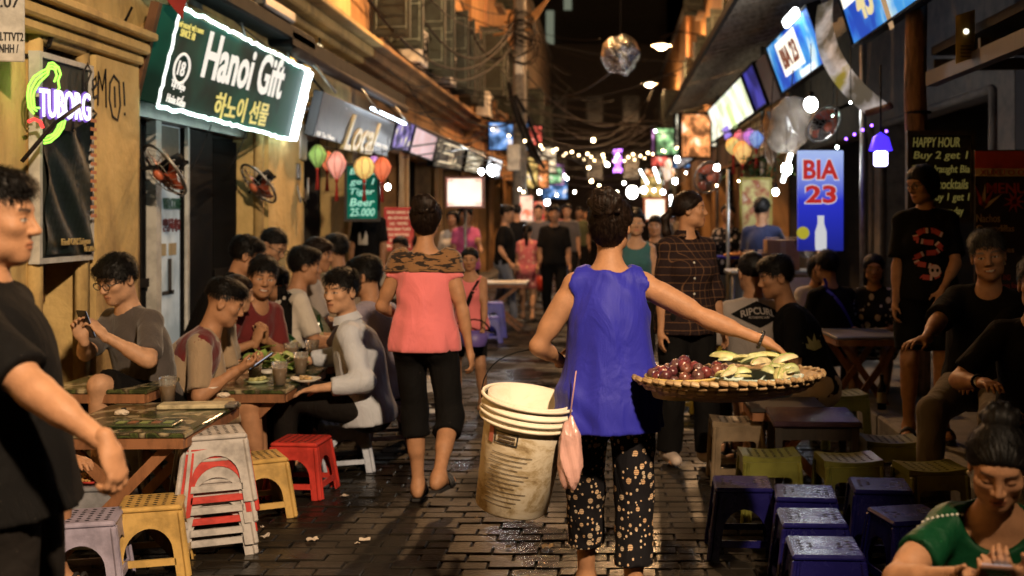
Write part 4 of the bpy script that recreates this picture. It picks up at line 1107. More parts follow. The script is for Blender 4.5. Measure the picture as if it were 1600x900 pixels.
street_lamp((1.0, 24.0, 6.9), 'assumed street lamp high up by the tall orange house', POW * 1.6, (2.9, 24.0, 7.2))  # out of view; row assumed to run on, lights the upper fronts orange
street_lamp((-1.2, 14.2, 6.6), 'assumed street lamp high over the dark script sign', POW * 1.5, (-3.1, 14.2, 6.9))  # unseen, assumed lamp; power set to light the upper left walls
street_lamp((1.45, -0.5, 5.0), 'assumed street lamp high over the near end of the street', POW * 3.3, (3.4, -0.5, 5.3), (1.0, 0.74, 0.48))  # unseen key lamp assumed behind the camera; awning edge shades the right side

def wires(name, label, cat, runs, r=0.012, base=None):
    b = empty(name, base or runs[0][0], label=label, cat=cat); off = Vector(b.location)
    for a, c, sag in runs:
        MB().tube([p - off for p in catenary(a, c, sag)], r, 5).build('wire', M_WIRE, b)
    return b
# ------------------------------------------------------------------ left wall
# window alcove with the framed banner
wp = wall_panel('drinks_banner', 'dark green drinks banner sagging in a white metal frame on the wall', 'banner', LX + 0.06, 6.13, 6.76, 1.20, 2.32, mat('banner_back', (0.055, 0.06, 0.05), 0.7), thick=0.03, frame=M_WFR, fw=0.03)
m_gold = mat('dull_gold', (0.50, 0.36, 0.14), 0.5); m_orng = mat('rust_print', (0.55, 0.20, 0.08), 0.6)
def sag(u, v):
    x = (u - 0.5) * 0.56; y = -0.52 + v * 0.80 - 0.10 * v * (4 * u * (1 - u)) * 0.9 - 0.06 * v * (1 - u)
    return (x, y, 0.03 + 0.020 * math.sin(9 * u + 4 * v) * v + 0.012 * math.sin(14 * (u + v)))
MB().grid(sag, 16, 16).build('banner_cloth', mat('banner_green', (0.008, 0.016, 0.012), 0.5, var=0.3, spec=.3), wp.o)
for k in range(12): wp.patch(m_orng, 0.19, -0.32 + k * 0.05, 0.26, -0.30 + k * 0.05, 'price_print', z=0.062)
wp.text('Find Old Saigon', m_gold, 0.02, -0.46, 0.34, 0.05, z=0.056); wp.text('10 Ta Hien', m_gold, 0.19, -0.50, 0.13, 0.03, z=0.056)
# alcove timber behind
al = empty('timber_lattice', (LX, 6.45, 1.0), label='brown timber lattice inside the wall opening behind the neon sign', cat='lattice')
for i in range(4):
    MB().box((-0.2, -0.24 + i * 0.16, 0.7), (0.04, 0.05, 1.5)).build('slat', mat('brown_timber', (0.16, 0.075, 0.035), 0.6, var=0.4), al)
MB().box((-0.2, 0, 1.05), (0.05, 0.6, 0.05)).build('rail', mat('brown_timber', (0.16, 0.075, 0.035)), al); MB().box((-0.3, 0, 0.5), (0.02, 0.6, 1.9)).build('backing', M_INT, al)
# neon beer sign
ne = Panel('neon_sign', 'green and white neon beer sign beside the framed banner', 'neon sign', P(30, 90, 5.9), P(136, 108, 6.35), P(136, 238, 6.35), P(30, 232, 5.9), mat('clear_acrylic', (0.03, 0.03, 0.03), 0.2), thick=0.012, part='backing')
ne.board.scale = (0.55, 0.22, 1); ne.board.location = (0.06, 0.0, -0.05)
g_neon = glow('green_neon', (0.36, 0.95, 0.08), 1.5); w_neon = glow('white_neon', (0.90, 0.84, 1.0), 1.5); v_neon = glow('violet_neon', (0.30, 0.14, 0.8), 0.45); r_neon = glow('red_neon', (1.0, 0.06, 0.05), 1.4)
def neon_path(pts, m, r=0.006):
    q = [ne.at(*p) for p in pts]
    MB().tube([(x, y, 0.02) for x, y in q], r, 6).build('neon_tube', m, ne.o)
for off in (0, 4.5, 9):
    neon_path([(85 - off * 0.2, 104 + off * 0.6), (78 - off * .3, 98 + off), (72, 99 + off), (68 + off * 0.2, 108 + off), (60 + off * 0.6, 112 + off), (48 + off, 120 + off), (40 + off, 134 + off), (38 + off, 150), (40 + off, 168), (48 + off, 178 - off)], g_neon)
    neon_path([(97 - off, 188 + off * .2), (94 - off, 200), (86 - off * .8, 212 - off * .3), (74 - off * .4, 222 - off), (64, 224 - off)], g_neon)
neon_path([(86, 104), (90, 116), (86, 126), (88, 138), (84, 142)], g_neon); neon_path([(81, 108), (84, 118), (80, 128)], g_neon)
neon_path([(40, 190), (48, 186), (58, 190), (62, 200)], r_neon, 0.01)
ne.text_px('TUBORG', w_neon, (55, 160), (134, 168), 0.150, bold=0.008, z=0.030); ne.text_px('TUBORG', v_neon, (54, 160), (135, 168), 0.168, bold=0.03, z=0.014)
MB().tube([(-0.25, -0.30, 0.03), (-0.1, -0.10, 0.09), (0.12, 0.02, 0.06)], 0.012, 6).build('cable', M_WIRE, ne.o)
# plate top left
pp = front_panel('notice_plate', 'white notice plate high on the left edge with a code printed on it', 'sign', -22, -15, 35, 96, 5.6, M_WFR, yaw=12, thick=0.012)
ink = mat('sign_ink', (0.02, 0.02, 0.022), 0.6)
pp.text('HNI.TTVT2\n- NHH /', ink, 0.012, -0.08, 0.15, 0.10, bold=0.01); pp.text('N.07', ink, 0.0, 0.12, 0.14, 0.06, bold=0.01)
# graffiti painted on the pilaster
gr = wall_panel('graffiti', 'black spray painted graffiti tag on the yellow pilaster', 'graffiti', LX + 0.087, 6.82, 7.40, 1.9, 2.36, None, thick=0.002)
bpy.data.objects.remove(gr.board)
spray = mat('spray_paint', (0.012, 0.010, 0.010), 0.7)
def spray_px(pts, r=0.010):
    q = [gr.at(*p) for p in pts]
    MB().tube([(x, y, 0.0) for x, y in q], r, 6).build('spray_stroke', spray, gr.o).scale = (1, 1, 0.35)
spray_px([(130, 160), (131, 112), (137, 100), (143, 112), (137, 128), (133, 130), (142, 165)]); spray_px([(144, 140), (151, 132), (150, 120), (145, 126), (146, 152), (152, 150)])
spray_px([(153, 165), (154, 112), (160, 140), (165, 108), (166, 168)]); spray_px([(172, 130), (178, 118), (186, 128), (188, 165), (184, 188), (176, 182), (171, 155), (172, 130)]); spray_px([(193, 128), (195, 165)]); spray_px([(195, 176), (195.5, 180)]); spray_px([(179, 135), (180, 168)])
spray_px([(134, 178), (136, 196)]); spray_px([(145, 172), (151, 178), (145, 184)])
# doors below the lit sign
dr = empty('shop_door', (LX - 0.16, 8.8, 0.08), label='black folding shop door with a lit glass strip under the green sign', cat='door')
do = lambda x, y, z: (x, y - 8.8, z)
sl = MB().box((0, 0, 1.02), (0.03, 0.030, 1.98), bev=0.006).mesh('slat'); sl.materials.append(M_BLK)
for a, c in ((7.52, 8.10), (9.45, 10.08)):
    MB().box(do(-0.03, (a + c) / 2, 1.02), (0.02, c - a, 2.04)).build('leaf', M_BLK, dr)
    n = int((c - a) / 0.055)
    for i in range(n + 1):
        o = link(bpy.data.objects.new('slat', sl), dr); o.location = do(0, a + i * 0.055, 0)
    MB().box(do(0.01, (a + c) / 2, 0.90), (0.05, c - a, 0.06)).build('rail', M_BLK, dr)
MB().box(do(0, 9.1, 1.02), (0.05, 0.62, 2.04)).build('door_leaf', M_BLK, dr)
MB().box(do(0.02, 8.22, 1.02), (0.07, 0.10, 2.06)).build('frame', M_WFR, dr); MB().box(do(0.02, 8.82, 1.02), (0.06, 0.04, 2.06)).build('frame', M_WFR, dr)
gp = MB().box(do(-0.01, 8.53, 1.06), (0.012, 0.50, 1.96)).build('glass_pane', glow_blotch('lit_pane', (0.40, 0.46, 0.48), (0.62, 0.68, 0.70), 0.16, 3), dr)
MB().box(do(0.03, 8.8, 2.10), (0.10, 2.7, 0.10)).build('transom', M_STEEL, dr)
tb = MB().box((0, 0, 0), (0.03, 0.02, 0.42)).mesh('bar'); tb.materials.append(M_BLK)
for i in range(22):
    o = link(bpy.data.objects.new('bar', tb), dr); o.location = do(0.0, 7.55 + i * 0.12, 2.36)
gt = glow('green_print', (0.0, 0.16, 0.08), 0.05); rt = mat('maroon_ink', (0.16, 0.02, 0.02), 0.5)
def door_text(body, m, z, w, h, y=8.53):
    o = text_mesh(body, m, dr, (0.004, y - 8.8, z), h, w, bold=0.01); o.rotation_euler = (math.radians(90), 0, math.radians(90))
door_text('WELCOME', gt, 1.46, 0.34, 0.085, 8.60); door_text('안녕하세요', rt, 1.30, 0.34, 0.10, 8.60); 
for (y_, z_) in ((8.42, 1.12), (8.62, 1.12)):
    f_ = MB(); f_.box(do(0.002, y_, z_), (0.006, 0.14, 0.09)); f_.build('sticker', mat('sticker_tan', (0.45, 0.36, 0.20), 0.5), dr)
MB().box(do(0.004, 8.56, 0.92), (0.006, 0.06, 0.26)).build('sticker', ink, dr); MB().box(do(0.004, 8.53, 0.80), (0.006, 0.22, 0.03)).build('sticker', ink, dr)
MB().box(do(0.003, 8.53, 1.86), (0.006, 0.42, 0.34)).build('sticker', mat('brown_print', (0.16, 0.13, 0.09), 0.6), dr)
# the lit green sign
YL = lambda px, X: X * F_PX / (px - VX)
hs_ = Panel('shop_sign', 'large dark green shop sign with white letters and glowing white edge', 'sign', (-2.80, 7.52, 2.81), (-2.80, 10.60, 2.79), (-2.95, 10.80, 2.165), (-2.95, 7.53, 2.178), glow_blotch('sign_green', (0.004, 0.016, 0.011), (0.006, 0.050, 0.032), 0.6, 1.2), thick=0.12)
w_sign = glow('sign_white', (0.86, 0.80, 0.70), 0.75); y_sign = glow('sign_yellow', (0.80, 0.66, 0.16), 0.62)
hs_.text_px('Hanoi Gift', w_sign, (321, 84), (443, 126), 0.34, bold=0.022)
hs_.text_px('하노이 선물', y_sign, (335, 163), (418, 180), 0.20, bold=0.02)
hs_.text_px('Tạ Hiện', w_sign, (267, 130), (288, 138), 0.07, bold=0.01); hs_.text_px('Hoàn Kiếm', w_sign, (261, 150), (289, 160), 0.075, bold=0.01)
hs_.text_px('MỸ NGHỆ VIỆT NAM', y_sign, (279, 37), (317, 50), 0.05); hs_.text_px('SINCE 18', y_sign, (282, 50), (304, 58), 0.05)
c18 = hs_.at(283, 107)
MB().tube([(c18[0] + 0.13 * math.cos(a), c18[1] + 0.10 * math.sin(a), 0.004) for a in np.linspace(0, 2 * math.pi, 25)[:-1]], 0.010, 5, closed=True).build('number_ring', w_sign, hs_.o)
hs_.text('18', w_sign, c18[0], c18[1], 0.12, 0.10, bold=0.01)
edge = glow('edge_tube', (0.72, 1.0, 0.94), 5.0); edge2 = glow('edge_tube_white', (0.85, 0.95, 1.0), 9.0)
def rag(a, b, n=40, amp=0.010):
    a, b = Vector(a), Vector(b); r_ = random.Random(3)
    return [a.lerp(b, i / n) + Vector((0, r_.uniform(-amp, amp), r_.uniform(0, amp))) for i in range(n + 1)]
w2, h2 = hs_.w / 2, hs_.h / 2
MB().tube(rag((-w2, h2 + 0.01, 0.01), (w2, h2 + 0.01, 0.01)), 0.013, 6).build('light_tube', edge, hs_.o); MB().tube(rag((-w2, -h2 - 0.01, 0.01), (w2, -h2 - 0.01, 0.01)), 0.013, 6).build('light_tube', edge, hs_.o)
MB().tube(rag((w2 + 0.01, -h2, 0.01), (w2 + 0.01, h2, 0.01), 14), 0.045, 8).build('light_tube', edge2, hs_.o); MB().tube(rag((-w2 - 0.01, -h2, 0.01), (-w2 - 0.01, h2, 0.01), 14), 0.010, 6).build('light_tube', glow('edge_dim', (0.9, 0.95, 0.9), 1.6), hs_.o)
MB().box((-w2 - 0.03, 0, -0.14), (0.05, hs_.h, 0.06)).build('side_board', mat('brown_timber', (0.16, 0.075, 0.035)), hs_.o)
for i in range(3):
    x = -w2 * 0.8 + i * w2 * 0.8
    MB().tube([(x, h2, -0.06), (x, h2 + 0.35, -0.25)], 0.012, 6).build('bracket', M_STEEL, hs_.o)
# flood lamps above the sign
def flood(loc, label, rot, e=9):
    b = empty('flood_lamp', loc, label=label, cat='lamp', group='flood lamps over the shop signs'); b.rotation_euler = rot
    MB().lathe([(0.03, 0.12), (0.05, 0.10), (0.10, 0.0), (0.105, -0.005), (0.09, 0.0)], 16).build('reflector', M_STEEL, b); MB().ball((0, 0, 0.015), (0.07, 0.07, 0.02), 12, 6).build('bulb', glow('flood_bulb', (1.0, 0.80, 0.48), e), b)
    MB().tube([(0, 0, 0.12), (-0.08, 0, 0.22), (-0.25, 0, 0.24)], 0.012, 6).build('arm', M_BLK, b)
flood(P(297, 4, 8.6), 'flood lamp at the top left corner of the green shop sign', (0.35, 0.7, 0)); flood(P(466, 88, 11.3), 'flood lamp at the right end of the green shop sign', (0.3, 0.5, 0)); flood(P(490, 84, 11.9), 'small flood lamp on the pipe right of the green sign', (0.3, 0.7, 0))
fg = empty('flag', P(268, 2, 7.4), label='scrap of red flag above the green sign', cat='flag'); MB().grid(lambda u, v: (u * 0.10 - 0.02 * v, 0.02 * math.sin(5 * v), 0.12 - v * 0.24 * (0.5 + 0.5 * u)), 6, 8).build('cloth', mat('flag_red', (0.30, 0.02, 0.015), 0.7), fg); MB().tube([(0, 0, 0.12), (0, 0, 0.3)], 0.006, 5).build('pole', M_BLK, fg)
# wall fans
def wall_fan(c, label, size, yaw, tilt, wall, group='wall fans over the drinkers'):
    b = empty('wall_fan', c, label=label, cat='fan', group=group); b.rotation_euler = (math.radians(tilt), 0, math.radians(yaw))
    r = size / 2; cg = MB()
    cg.tube([(r * math.cos(a), 0.0, r * math.sin(a)) for a in np.linspace(0, 2 * math.pi, 29)[:-1]], 0.011, 6, closed=True)
    for k in range(18):
        a = 2 * math.pi * k / 18
        for sg in (-1, 1): cg.tube([(0.03 * math.cos(a), sg * 0.05, 0.03 * math.sin(a)), (r * .7 * math.cos(a), sg * 0.05, r * .7 * math.sin(a)), (r * math.cos(a), 0, r * math.sin(a))], 0.0026, 4)
    for rr in (0.35, 0.7): cg.tube([(r * rr * math.cos(a), -0.05, r * rr * math.sin(a)) for a in np.linspace(0, 2 * math.pi, 25)[:-1]], 0.0024, 4, closed=True)
    cg.build('cage', M_STEEL, b)
    mblade = mat('fan_orange', (0.62, 0.13, 0.06), 0.35)
    for k in range(3):
        a0 = k * 2 * math.pi / 3
        def bl(u, v): 
            a = a0 + (u - 0.5) * (0.9 + 0.5 * v); q = r * (0.14 + 0.70 * v); return (q * math.cos(a), (u - 0.5) * 0.06, q * math.sin(a))
        MB().grid(bl, 6, 5).build('blade', mblade, b)
    MB().ball((0, -0.055, 0), (0.045, 0.03, 0.045), 12, 8).build('hub', mat('fan_hub', (0.75, 0.20, 0.10), 0.3), b)
    mo = MB(); mo.lathe([(0.0, -0.02), (0.055, -0.02), (0.06, 0.06), (0.05, 0.14), (0.0, 0.15)], 14, M=Matrix.Rotation(math.radians(-90), 4, 'X')); mo.build('motor', M_BLK, b)
    Mi = (Matrix.Translation(c) @ b.rotation_euler.to_matrix().to_4x4()).inverted(); wv = Mi @ Vector(wall)
    MB().tube([(0, 0.12, 0), (0, 0.16, -0.04), tuple(wv)], 0.016, 6).build('wall_bracket', M_BLK, b)
    return b
wall_fan(P(258, 266, 7.75), 'black caged wall fan with orange blades left of the lit glass door', 0.40, -48, 35, (LX, 7.55, 1.75)); wall_fan(P(404, 287, 9.8), 'black caged wall fan with orange blades right of the lit glass door', 0.40, -48, 38, (LX, 9.95, 1.65))
# cables on the left wall
wires('cable_bundle', 'black cables looping over the top left wall', 'cable', [(P(0, 30, 6), P(160, -10, 7.2), 0.28), (P(60, -10, 6.2), P(205, 12, 7.5), 0.30), (P(20, 80, 6), P(110, 10, 6.6), 0.12), (P(90, -5, 6.4), P(75, 72, 6.2), 0.05)], 0.013)
wires('cable_bundle', 'thin wires running along the yellow wall by the first fan', 'cable', [(P(130, 272, 6.85), P(205, 255, 7.5), 0.03), (P(130, 300, 6.85), P(212, 262, 7.5), 0.03), (P(170, 195, 7.0), P(140, 255, 6.9), 0.02), (P(172, 195, 7.0), P(212, 240, 7.5), 0.10), (P(330, 195, 9.0), P(300, 262, 8.7), 0.02), (P(385, 205, 9.6), P(360, 260, 9.4), 0.02)], 0.005)
wires('cable_bundle', 'sagging black cables along the left cornice', 'cable', [(P(395, -10, 10.5), P(700, 165, 22), 0.5), (P(430, -10, 11), P(740, 182, 25), 0.5), (P(330, -5, 9), P(560, 75, 14.5), 0.35), (P(500, 40, 12.5), P(780, 190, 28), 0.9), (P(405, 0, 10.2), P(512, 150, 11.6), 0.05), (P(540, 20, 14), P(760, 95, 24), 0.6)], 0.014)
tm = empty('thermostat', P(137, 275, 6.85), label='small black switch box hanging on the yellow pilaster', cat='switch'); MB().box((0, 0, 0), (0.05, 0.08, 0.10), bev=0.01).build('case', M_BLK, tm); MB().box((0.028, 0, 0.02), (0.01, 0.03, 0.03)).build('dial', M_STEEL, tm)
mbx = empty('meter_box', P(464, 222, 11.4), label='white electricity meter box on the pilaster right of the green sign', cat='meter box'); MB().box((0, 0, 0), (0.14, 0.26, 0.36), bev=0.012).build('case', M_WFR, mbx); MB().tube([(0, 0, -0.18), (0.02, 0, -0.5), (0.06, 0.1, -0.62), (0.03, 0.16, -0.45)], 0.014, 6).build('conduit', M_WIRE, mbx)
mb2 = empty('meter_box', P(462, 268, 11.2), label='small grey junction box below the white meter box', cat='meter box'); MB().box((0, 0, 0), (0.08, 0.10, 0.16), bev=0.01).build('case', M_STEEL, mb2); MB().tube([(0, 0, -0.08), (0.05, 0, -0.3), (0.12, 0, -0.26), (0.12, 0, -0.06)], 0.012, 6).build('conduit', M_STEEL, mb2)
# dark script sign and the signs after it
ss = Panel('shop_sign', 'dark bar sign with gold script letters lit by cold light', 'sign', (-2.75, 11.2, 2.64), (-2.75, 14.9, 2.66), (-2.85, 14.9, 2.20), (-2.85, 11.1, 2.23), mat('sign_navy', (0.016, 0.021, 0.030), 0.4, var=0.3), thick=0.10)
gs = glow('gold_letters', (0.72, 0.52, 0.22), 0.35)
ss.text_px('Local', gs, (540, 205), (588, 218), 0.40, bold=0.012, shear=0.35, depth=0.02); ss.text_px('BAR & FOOD', w_sign, (588, 225), (606, 232), 0.05); ss.text_px('10 Ta Hien', w_sign, (495, 208), (522, 216), 0.05)
MB().tube([(w2_, 0.24, 0.14) for w2_ in np.linspace(-0.3, 1.8, 8)], 0.016, 6).build('light_tube', glow('cold_tube', (0.75, 0.88, 1.0), 9), ss.o)
MB().tube([tuple(ss.Mi @ P(470, 170, 11)), tuple(ss.Mi @ P(540, 169, 12.2))], 0.02, 6).build('stay_pipe', M_STEEL, ss.o)
def lightbox(label, corners, ca, cb, st, lines=0, cc=None, scale=2.5, Xb=-2.85, Xt=-2.75, frame=M_BLK, name='light_box'):
    """small sign on the left wall from four photo corners; depth follows from its distance off the street axis"""
    (tl, tr, br, bl) = corners
    def q(p, X): Y = X * F_PX / (p[0] - VX); return P(p[0], p[1], Y)
    pn = Panel(name, label, 'sign', q(tl, Xt), q(tr, Xt), q(br, Xb), q(bl, Xb), glow_blotch('print_' + label[:22], ca, cb, st, scale, cc), thick=0.08, frame=frame)
    for k in range(lines):
        y = pn.h * (0.32 - 0.62 * k / max(lines - 1, 1)); r_ = random.Random(k); pn.patch(glow('line_' + label[:20], cc or cb, st * 1.2), -pn.w * 0.38, y - pn.h * 0.02, pn.w * r_.uniform(0.05, 0.38), y + pn.h * 0.02, 'print_line')
    return pn
l1 = lightbox('narrow violet picture light box right of the script sign', ((617, 184), (646, 192), (640, 238), (612, 232)), (0.02, 0.015, 0.05), (0.25, 0.18, 0.50), 0.8, 0, (0.8, 0.75, 0.3), 5)
lightbox('blank pink light box among the left signs', ((649, 195), (685, 214), (675, 252), (638, 240)), (0.55, 0.36, 0.34), (0.62, 0.42, 0.42), 0.75)
lightbox('dark menu light box with a gold corner', ((690, 213), (733, 228), (714, 267), (668, 258)), (0.03, 0.025, 0.02), (0.16, 0.12, 0.08), 0.8, 3, (1.0, 0.8, 0.5), 4)
lightbox('striped tan light box past the menu box', ((735, 229), (760, 240), (746, 271), (720, 268)), (0.16, 0.12, 0.06), (0.5, 0.42, 0.28), 0.8, 4, (1, .9, .7), 4)
lightbox('small white light box far down the left row', ((765, 243), (786, 252), (778, 276), (756, 272)), (0.5, 0.5, 0.5), (0.9, 0.95, 1.0), 1.6)
# roller awning box and duct under the cornice
aw = empty('awning_box', (LX + 0.25, 12.8, 3.0), label='dark rolled awning box under the cornice above the script sign', cat='awning')
MB().box((0, 0, 0), (0.22, 5.6, 0.16), bev=0.02).build('housing', M_BLK, aw); MB().tube([(0.12, -2.7, -0.12), (0.12, 2.7, -0.12)], 0.05, 10).build('roller', mat('awning_cloth', (0.06, 0.045, 0.04), 0.8), aw)
for i in range(3): MB().tube([(0.1, -2.2 + 2.0 * i, -0.1), (0.35, -2.2 + 2.0 * i, -0.42)], 0.014, 6).build('strut', M_STEEL, aw)
aw2 = empty('awning_box', (LX + 0.25, 9.0, 3.05), label='dark rolled awning box above the green shop sign', cat='awning')
MB().box((0, 0, 0), (0.22, 3.6, 0.14), bev=0.02).build('housing', M_BLK, aw2); MB().box((0.08, 0.6, 0.12), (0.10, 0.9, 0.10), bev=0.02).build('ballast', M_STEEL, aw2); MB().box((0.08, -0.8, 0.12), (0.10, 0.7, 0.10), bev=0.02).build('ballast', M_STEEL, aw2)
# boards that face up the street
gc = front_panel('chalk_board', 'green chalk board with hand lettered drink offers by the lanterns', 'chalk board', 540, 256, 592, 345, 12.2, glow_blotch('chalk_green', (0.0, 0.085, 0.058), (0.0, 0.16, 0.11), 0.30, 3), yaw=10, frame=M_DRK, thick=0.04)  # board and chalk glow by themselves, brightness put into the material
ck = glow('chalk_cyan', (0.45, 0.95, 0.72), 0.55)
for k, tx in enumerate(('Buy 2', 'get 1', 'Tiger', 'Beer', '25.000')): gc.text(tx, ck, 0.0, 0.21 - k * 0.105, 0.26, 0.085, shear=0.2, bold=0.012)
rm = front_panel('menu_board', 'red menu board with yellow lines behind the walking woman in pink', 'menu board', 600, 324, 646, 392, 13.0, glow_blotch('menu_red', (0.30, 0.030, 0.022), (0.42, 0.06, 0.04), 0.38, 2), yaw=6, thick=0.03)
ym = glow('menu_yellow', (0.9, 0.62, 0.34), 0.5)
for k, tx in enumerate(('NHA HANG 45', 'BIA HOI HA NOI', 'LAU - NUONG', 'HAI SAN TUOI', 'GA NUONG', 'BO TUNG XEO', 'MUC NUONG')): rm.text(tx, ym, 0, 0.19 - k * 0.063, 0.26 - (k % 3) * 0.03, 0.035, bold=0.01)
def standee(px0, py0, px1, py1, Y, label, m, frame=None, yaw=0, post=True, name='light_box', cat='sign', **kw):
    p = front_panel(name, label, cat, px0, py0, px1, py1, Y, m, yaw=yaw, frame=frame, **kw)
    if post: MB().tube([(0, -p.h / 2, -0.06), (0, -p.M.translation.z + 0.02, -0.06)], 0.02, 6).build('post', M_STEEL, p.o)
    return p
M_RFR = mat('red_frame', (0.40, 0.16, 0.12), 0.5)
wb = standee(697, 277, 755, 324, 14.0, 'glowing white light box in a pale red frame on the left side', glow_blotch('white_box', (0.95, 0.72, 0.55), (1.0, 0.93, 0.80), 0.75, 2.2, lo=.3, hi=.45), M_RFR, fw=0.025)
for k in range(4): wb.text('BEER', glow('box_print', (0.7, 0.10, 0.06), 0.8), (-0.17, 0.17, -0.17, 0.17)[k], (0.14, 0.14, -0.14, -0.14)[k], 0.08, 0.03, z=0.004)
standee(812, 306, 832, 345, 19, 'white menu poster standing behind the girl in pink', glow_blotch('poster_food', (0.75, 0.6, 0.5), (0.8, 0.2, 0.12), 0.5, 6, lo=.5, hi=.6), None)
standee(834, 315, 850, 372, 20, 'tall red banner standing behind the girl in pink', glow_blotch('banner_red', (0.5, 0.05, 0.05), (0.7, 0.3, 0.2), 0.45, 5), None)
wbx = standee(1006, 309, 1041, 345, 15.5, 'glowing white light box in the middle of the street behind the heads', glow_blotch('white_box_b', (0.95, 0.8, 0.5), (1.0, 0.95, 0.82), 0.8, 2.2, lo=.3, hi=.45), mat('orange_frame', (0.5, 0.16, 0.06), 0.5), fw=0.03)
standee(1157, 278, 1205, 362, 12.4, 'yellow framed food menu board by the beer stall', glow_blotch('food_board', (0.55, 0.5, 0.22), (0.35, 0.10, 0.06), 0.35, 7, (0.6, 0.55, 0.4)), mat('yellow_frame', (0.55, 0.45, 0.08), 0.5), yaw=-8)
# silk lanterns
def lantern(c, label, col, s=0.11, hgt=1.15, shape='diamond', st=1.3, group=None):
    b = empty('silk_lantern', c, label=label, cat='lantern', group=group)
    prof = [(0.25, 1.0), (0.62, 0.72), (0.98, 0.22), (0.86, -0.2), (0.45, -0.75), (0.22, -1.0)] if shape == 'diamond' else [(0.3, 0.9), (0.8, 0.6), (1.0, 0.1), (0.85, -0.45), (0.3, -0.9)]
    s *= 0.85; st *= 0.5
    MB().lathe([(r * s, z * s * hgt) for r, z in prof], 8 if shape == 'diamond' else 14).build('silk', glow_blotch('silk_%d%d%d' % tuple(int(q * 9) for q in col), col, tuple(min(1, q * 1.5 + 0.05) for q in col), st, 6), b)
    rb = MB()
    for k in range(8):
        a = 2 * math.pi * k / 8; rb.tube([(r * s * 1.01 * math.cos(a), r * s * 1.01 * math.sin(a), z * s * hgt) for r, z in prof], 0.003, 4)
    rb.build('ribs', M_DRK, b)
    MB().tube([(0, 0, s * hgt), (0, 0, s * hgt + 0.12)], 0.004, 4).build('cord', M_WIRE, b)
    t = MB(); t.ball((0, 0, -s * hgt - 0.02), (0.018, 0.018, 0.025), 8, 6); t.lathe([(0.008, -s * hgt - 0.03), (0.022, -s * hgt - 0.22), (0.0, -s * hgt - 0.22)], 8); t.build('tassel', mat('tassel_red', (0.4, 0.03, 0.02), 0.8), b)
    MB().ball((0, 0, -0.2 * s), 0.3 * s, 10, 8).build('bulb', glow('lantern_bulb', (1.0, 0.75, 0.45), 10), b)
lantern(P(496, 244, 11.4), 'pale green silk lantern at the left end of its row', (0.20, 0.36, 0.08), 0.115, st=0.6)
lantern(P(511, 251, 11.9), 'red orange silk lantern between the green and pink ones', (0.75, 0.14, 0.05), 0.10, st=0.8)
lantern(P(526, 258, 11.3), 'pink diamond silk lantern beside the chalk board', (0.75, 0.26, 0.20), 0.12, 1.3, st=0.8)
lantern(P(569, 262, 11.6), 'yellow silk lantern hanging over the chalk board', (0.80, 0.46, 0.13), 0.125, shape='round', st=0.9)
lantern(P(584, 258, 12.3), 'violet silk lantern behind the yellow one on the left', (0.45, 0.22, 0.75), 0.10, st=0.9)
lantern(P(597, 264, 11.9), 'orange silk lantern at the right end of the left row', (0.70, 0.20, 0.06), 0.12, 1.2, st=0.7)
lantern(P(1146, 228, 13.4), 'yellow silk lantern at the left of the right stall', (0.85, 0.50, 0.14), 0.11, shape='round', st=1.0)
lantern(P(1160, 238, 12.8), 'orange silk lantern hanging lowest at the right stall', (0.85, 0.36, 0.10), 0.125, 1.2, st=1.1)
lantern(P(1172, 214, 13.4), 'violet silk lantern at the right stall', (0.42, 0.16, 0.75), 0.10, st=0.9); lantern(P(1182, 218, 12.9), 'blue silk lantern at the right stall', (0.16, 0.28, 0.85), 0.10, st=0.9); lantern(P(1156, 216, 14), 'pink silk lantern behind the yellow one at the right stall', (0.75, 0.16, 0.26), 0.10, st=0.8)
for nm, a, c, lb in (('cord', (480, 222, 11.5), (612, 235, 12.4), 'lantern cord on the left'), ('cord', (1125, 205, 14), (1200, 192, 12.6), 'lantern cord on the right')):
    wires('lantern_cord', 'thin cord carrying the ' + ('left' if 'left' in lb else 'right') + ' row of silk lanterns', 'cord', [(P(*a), P(*c), 0.05)], 0.006)
# utility pole with tangled cables and boxes
up = empty('utility_pole', (PX(812, 22), 22, 0), label='concrete utility pole hung with tangled cables on the left side', cat='utility pole')
MB().tube([(0, 0, 0), (0, 0, 7.5)], [0.15, 0.11], 12).build('pole', M_CON, up); MB().box((-0.1, -0.17, 2.55), (0.24, 0.16, 0.5), bev=0.02).build('box', M_WFR, up); MB().box((0, -0.15, 4.3), (0.16, 0.1, 0.35), bev=0.02).build('box', M_WFR, up)
rr = random.Random(8)
for k in range(9):
    r0 = 0.22 + 0.12 * rr.random(); zc = 4.6 + 0.5 * rr.random(); tl_ = rr.uniform(-0.5, 0.5)
    MB().tube([(r0 * math.cos(a) + 0.05, -0.2 + 0.1 * math.sin(a + k), zc + r0 * 1.1 * math.sin(a) + tl_ * 0.3 * math.cos(a)) for a in np.linspace(0, 2 * math.pi, 19)[:-1]], 0.013, 5, closed=True).build('cable_coil', M_WIRE, up)
for k in range(3): MB().tube([(-0.5 + 0.1 * k, 0, 4.9 + 0.12 * k), (0.2, -0.05, 5.0 + 0.12 * k), (0.55 + .1 * k, -0.1, 5.6 + 0.1 * k)], 0.028, 6).build('cross_arm', M_ORA, up)
MB().bar((-0.5, 0, 6.0), (0.7, 0, 6.0), 0.06, 0.08).build('cross_arm', M_CON, up)
pb = Vector((PX(812, 22), 22, 0))
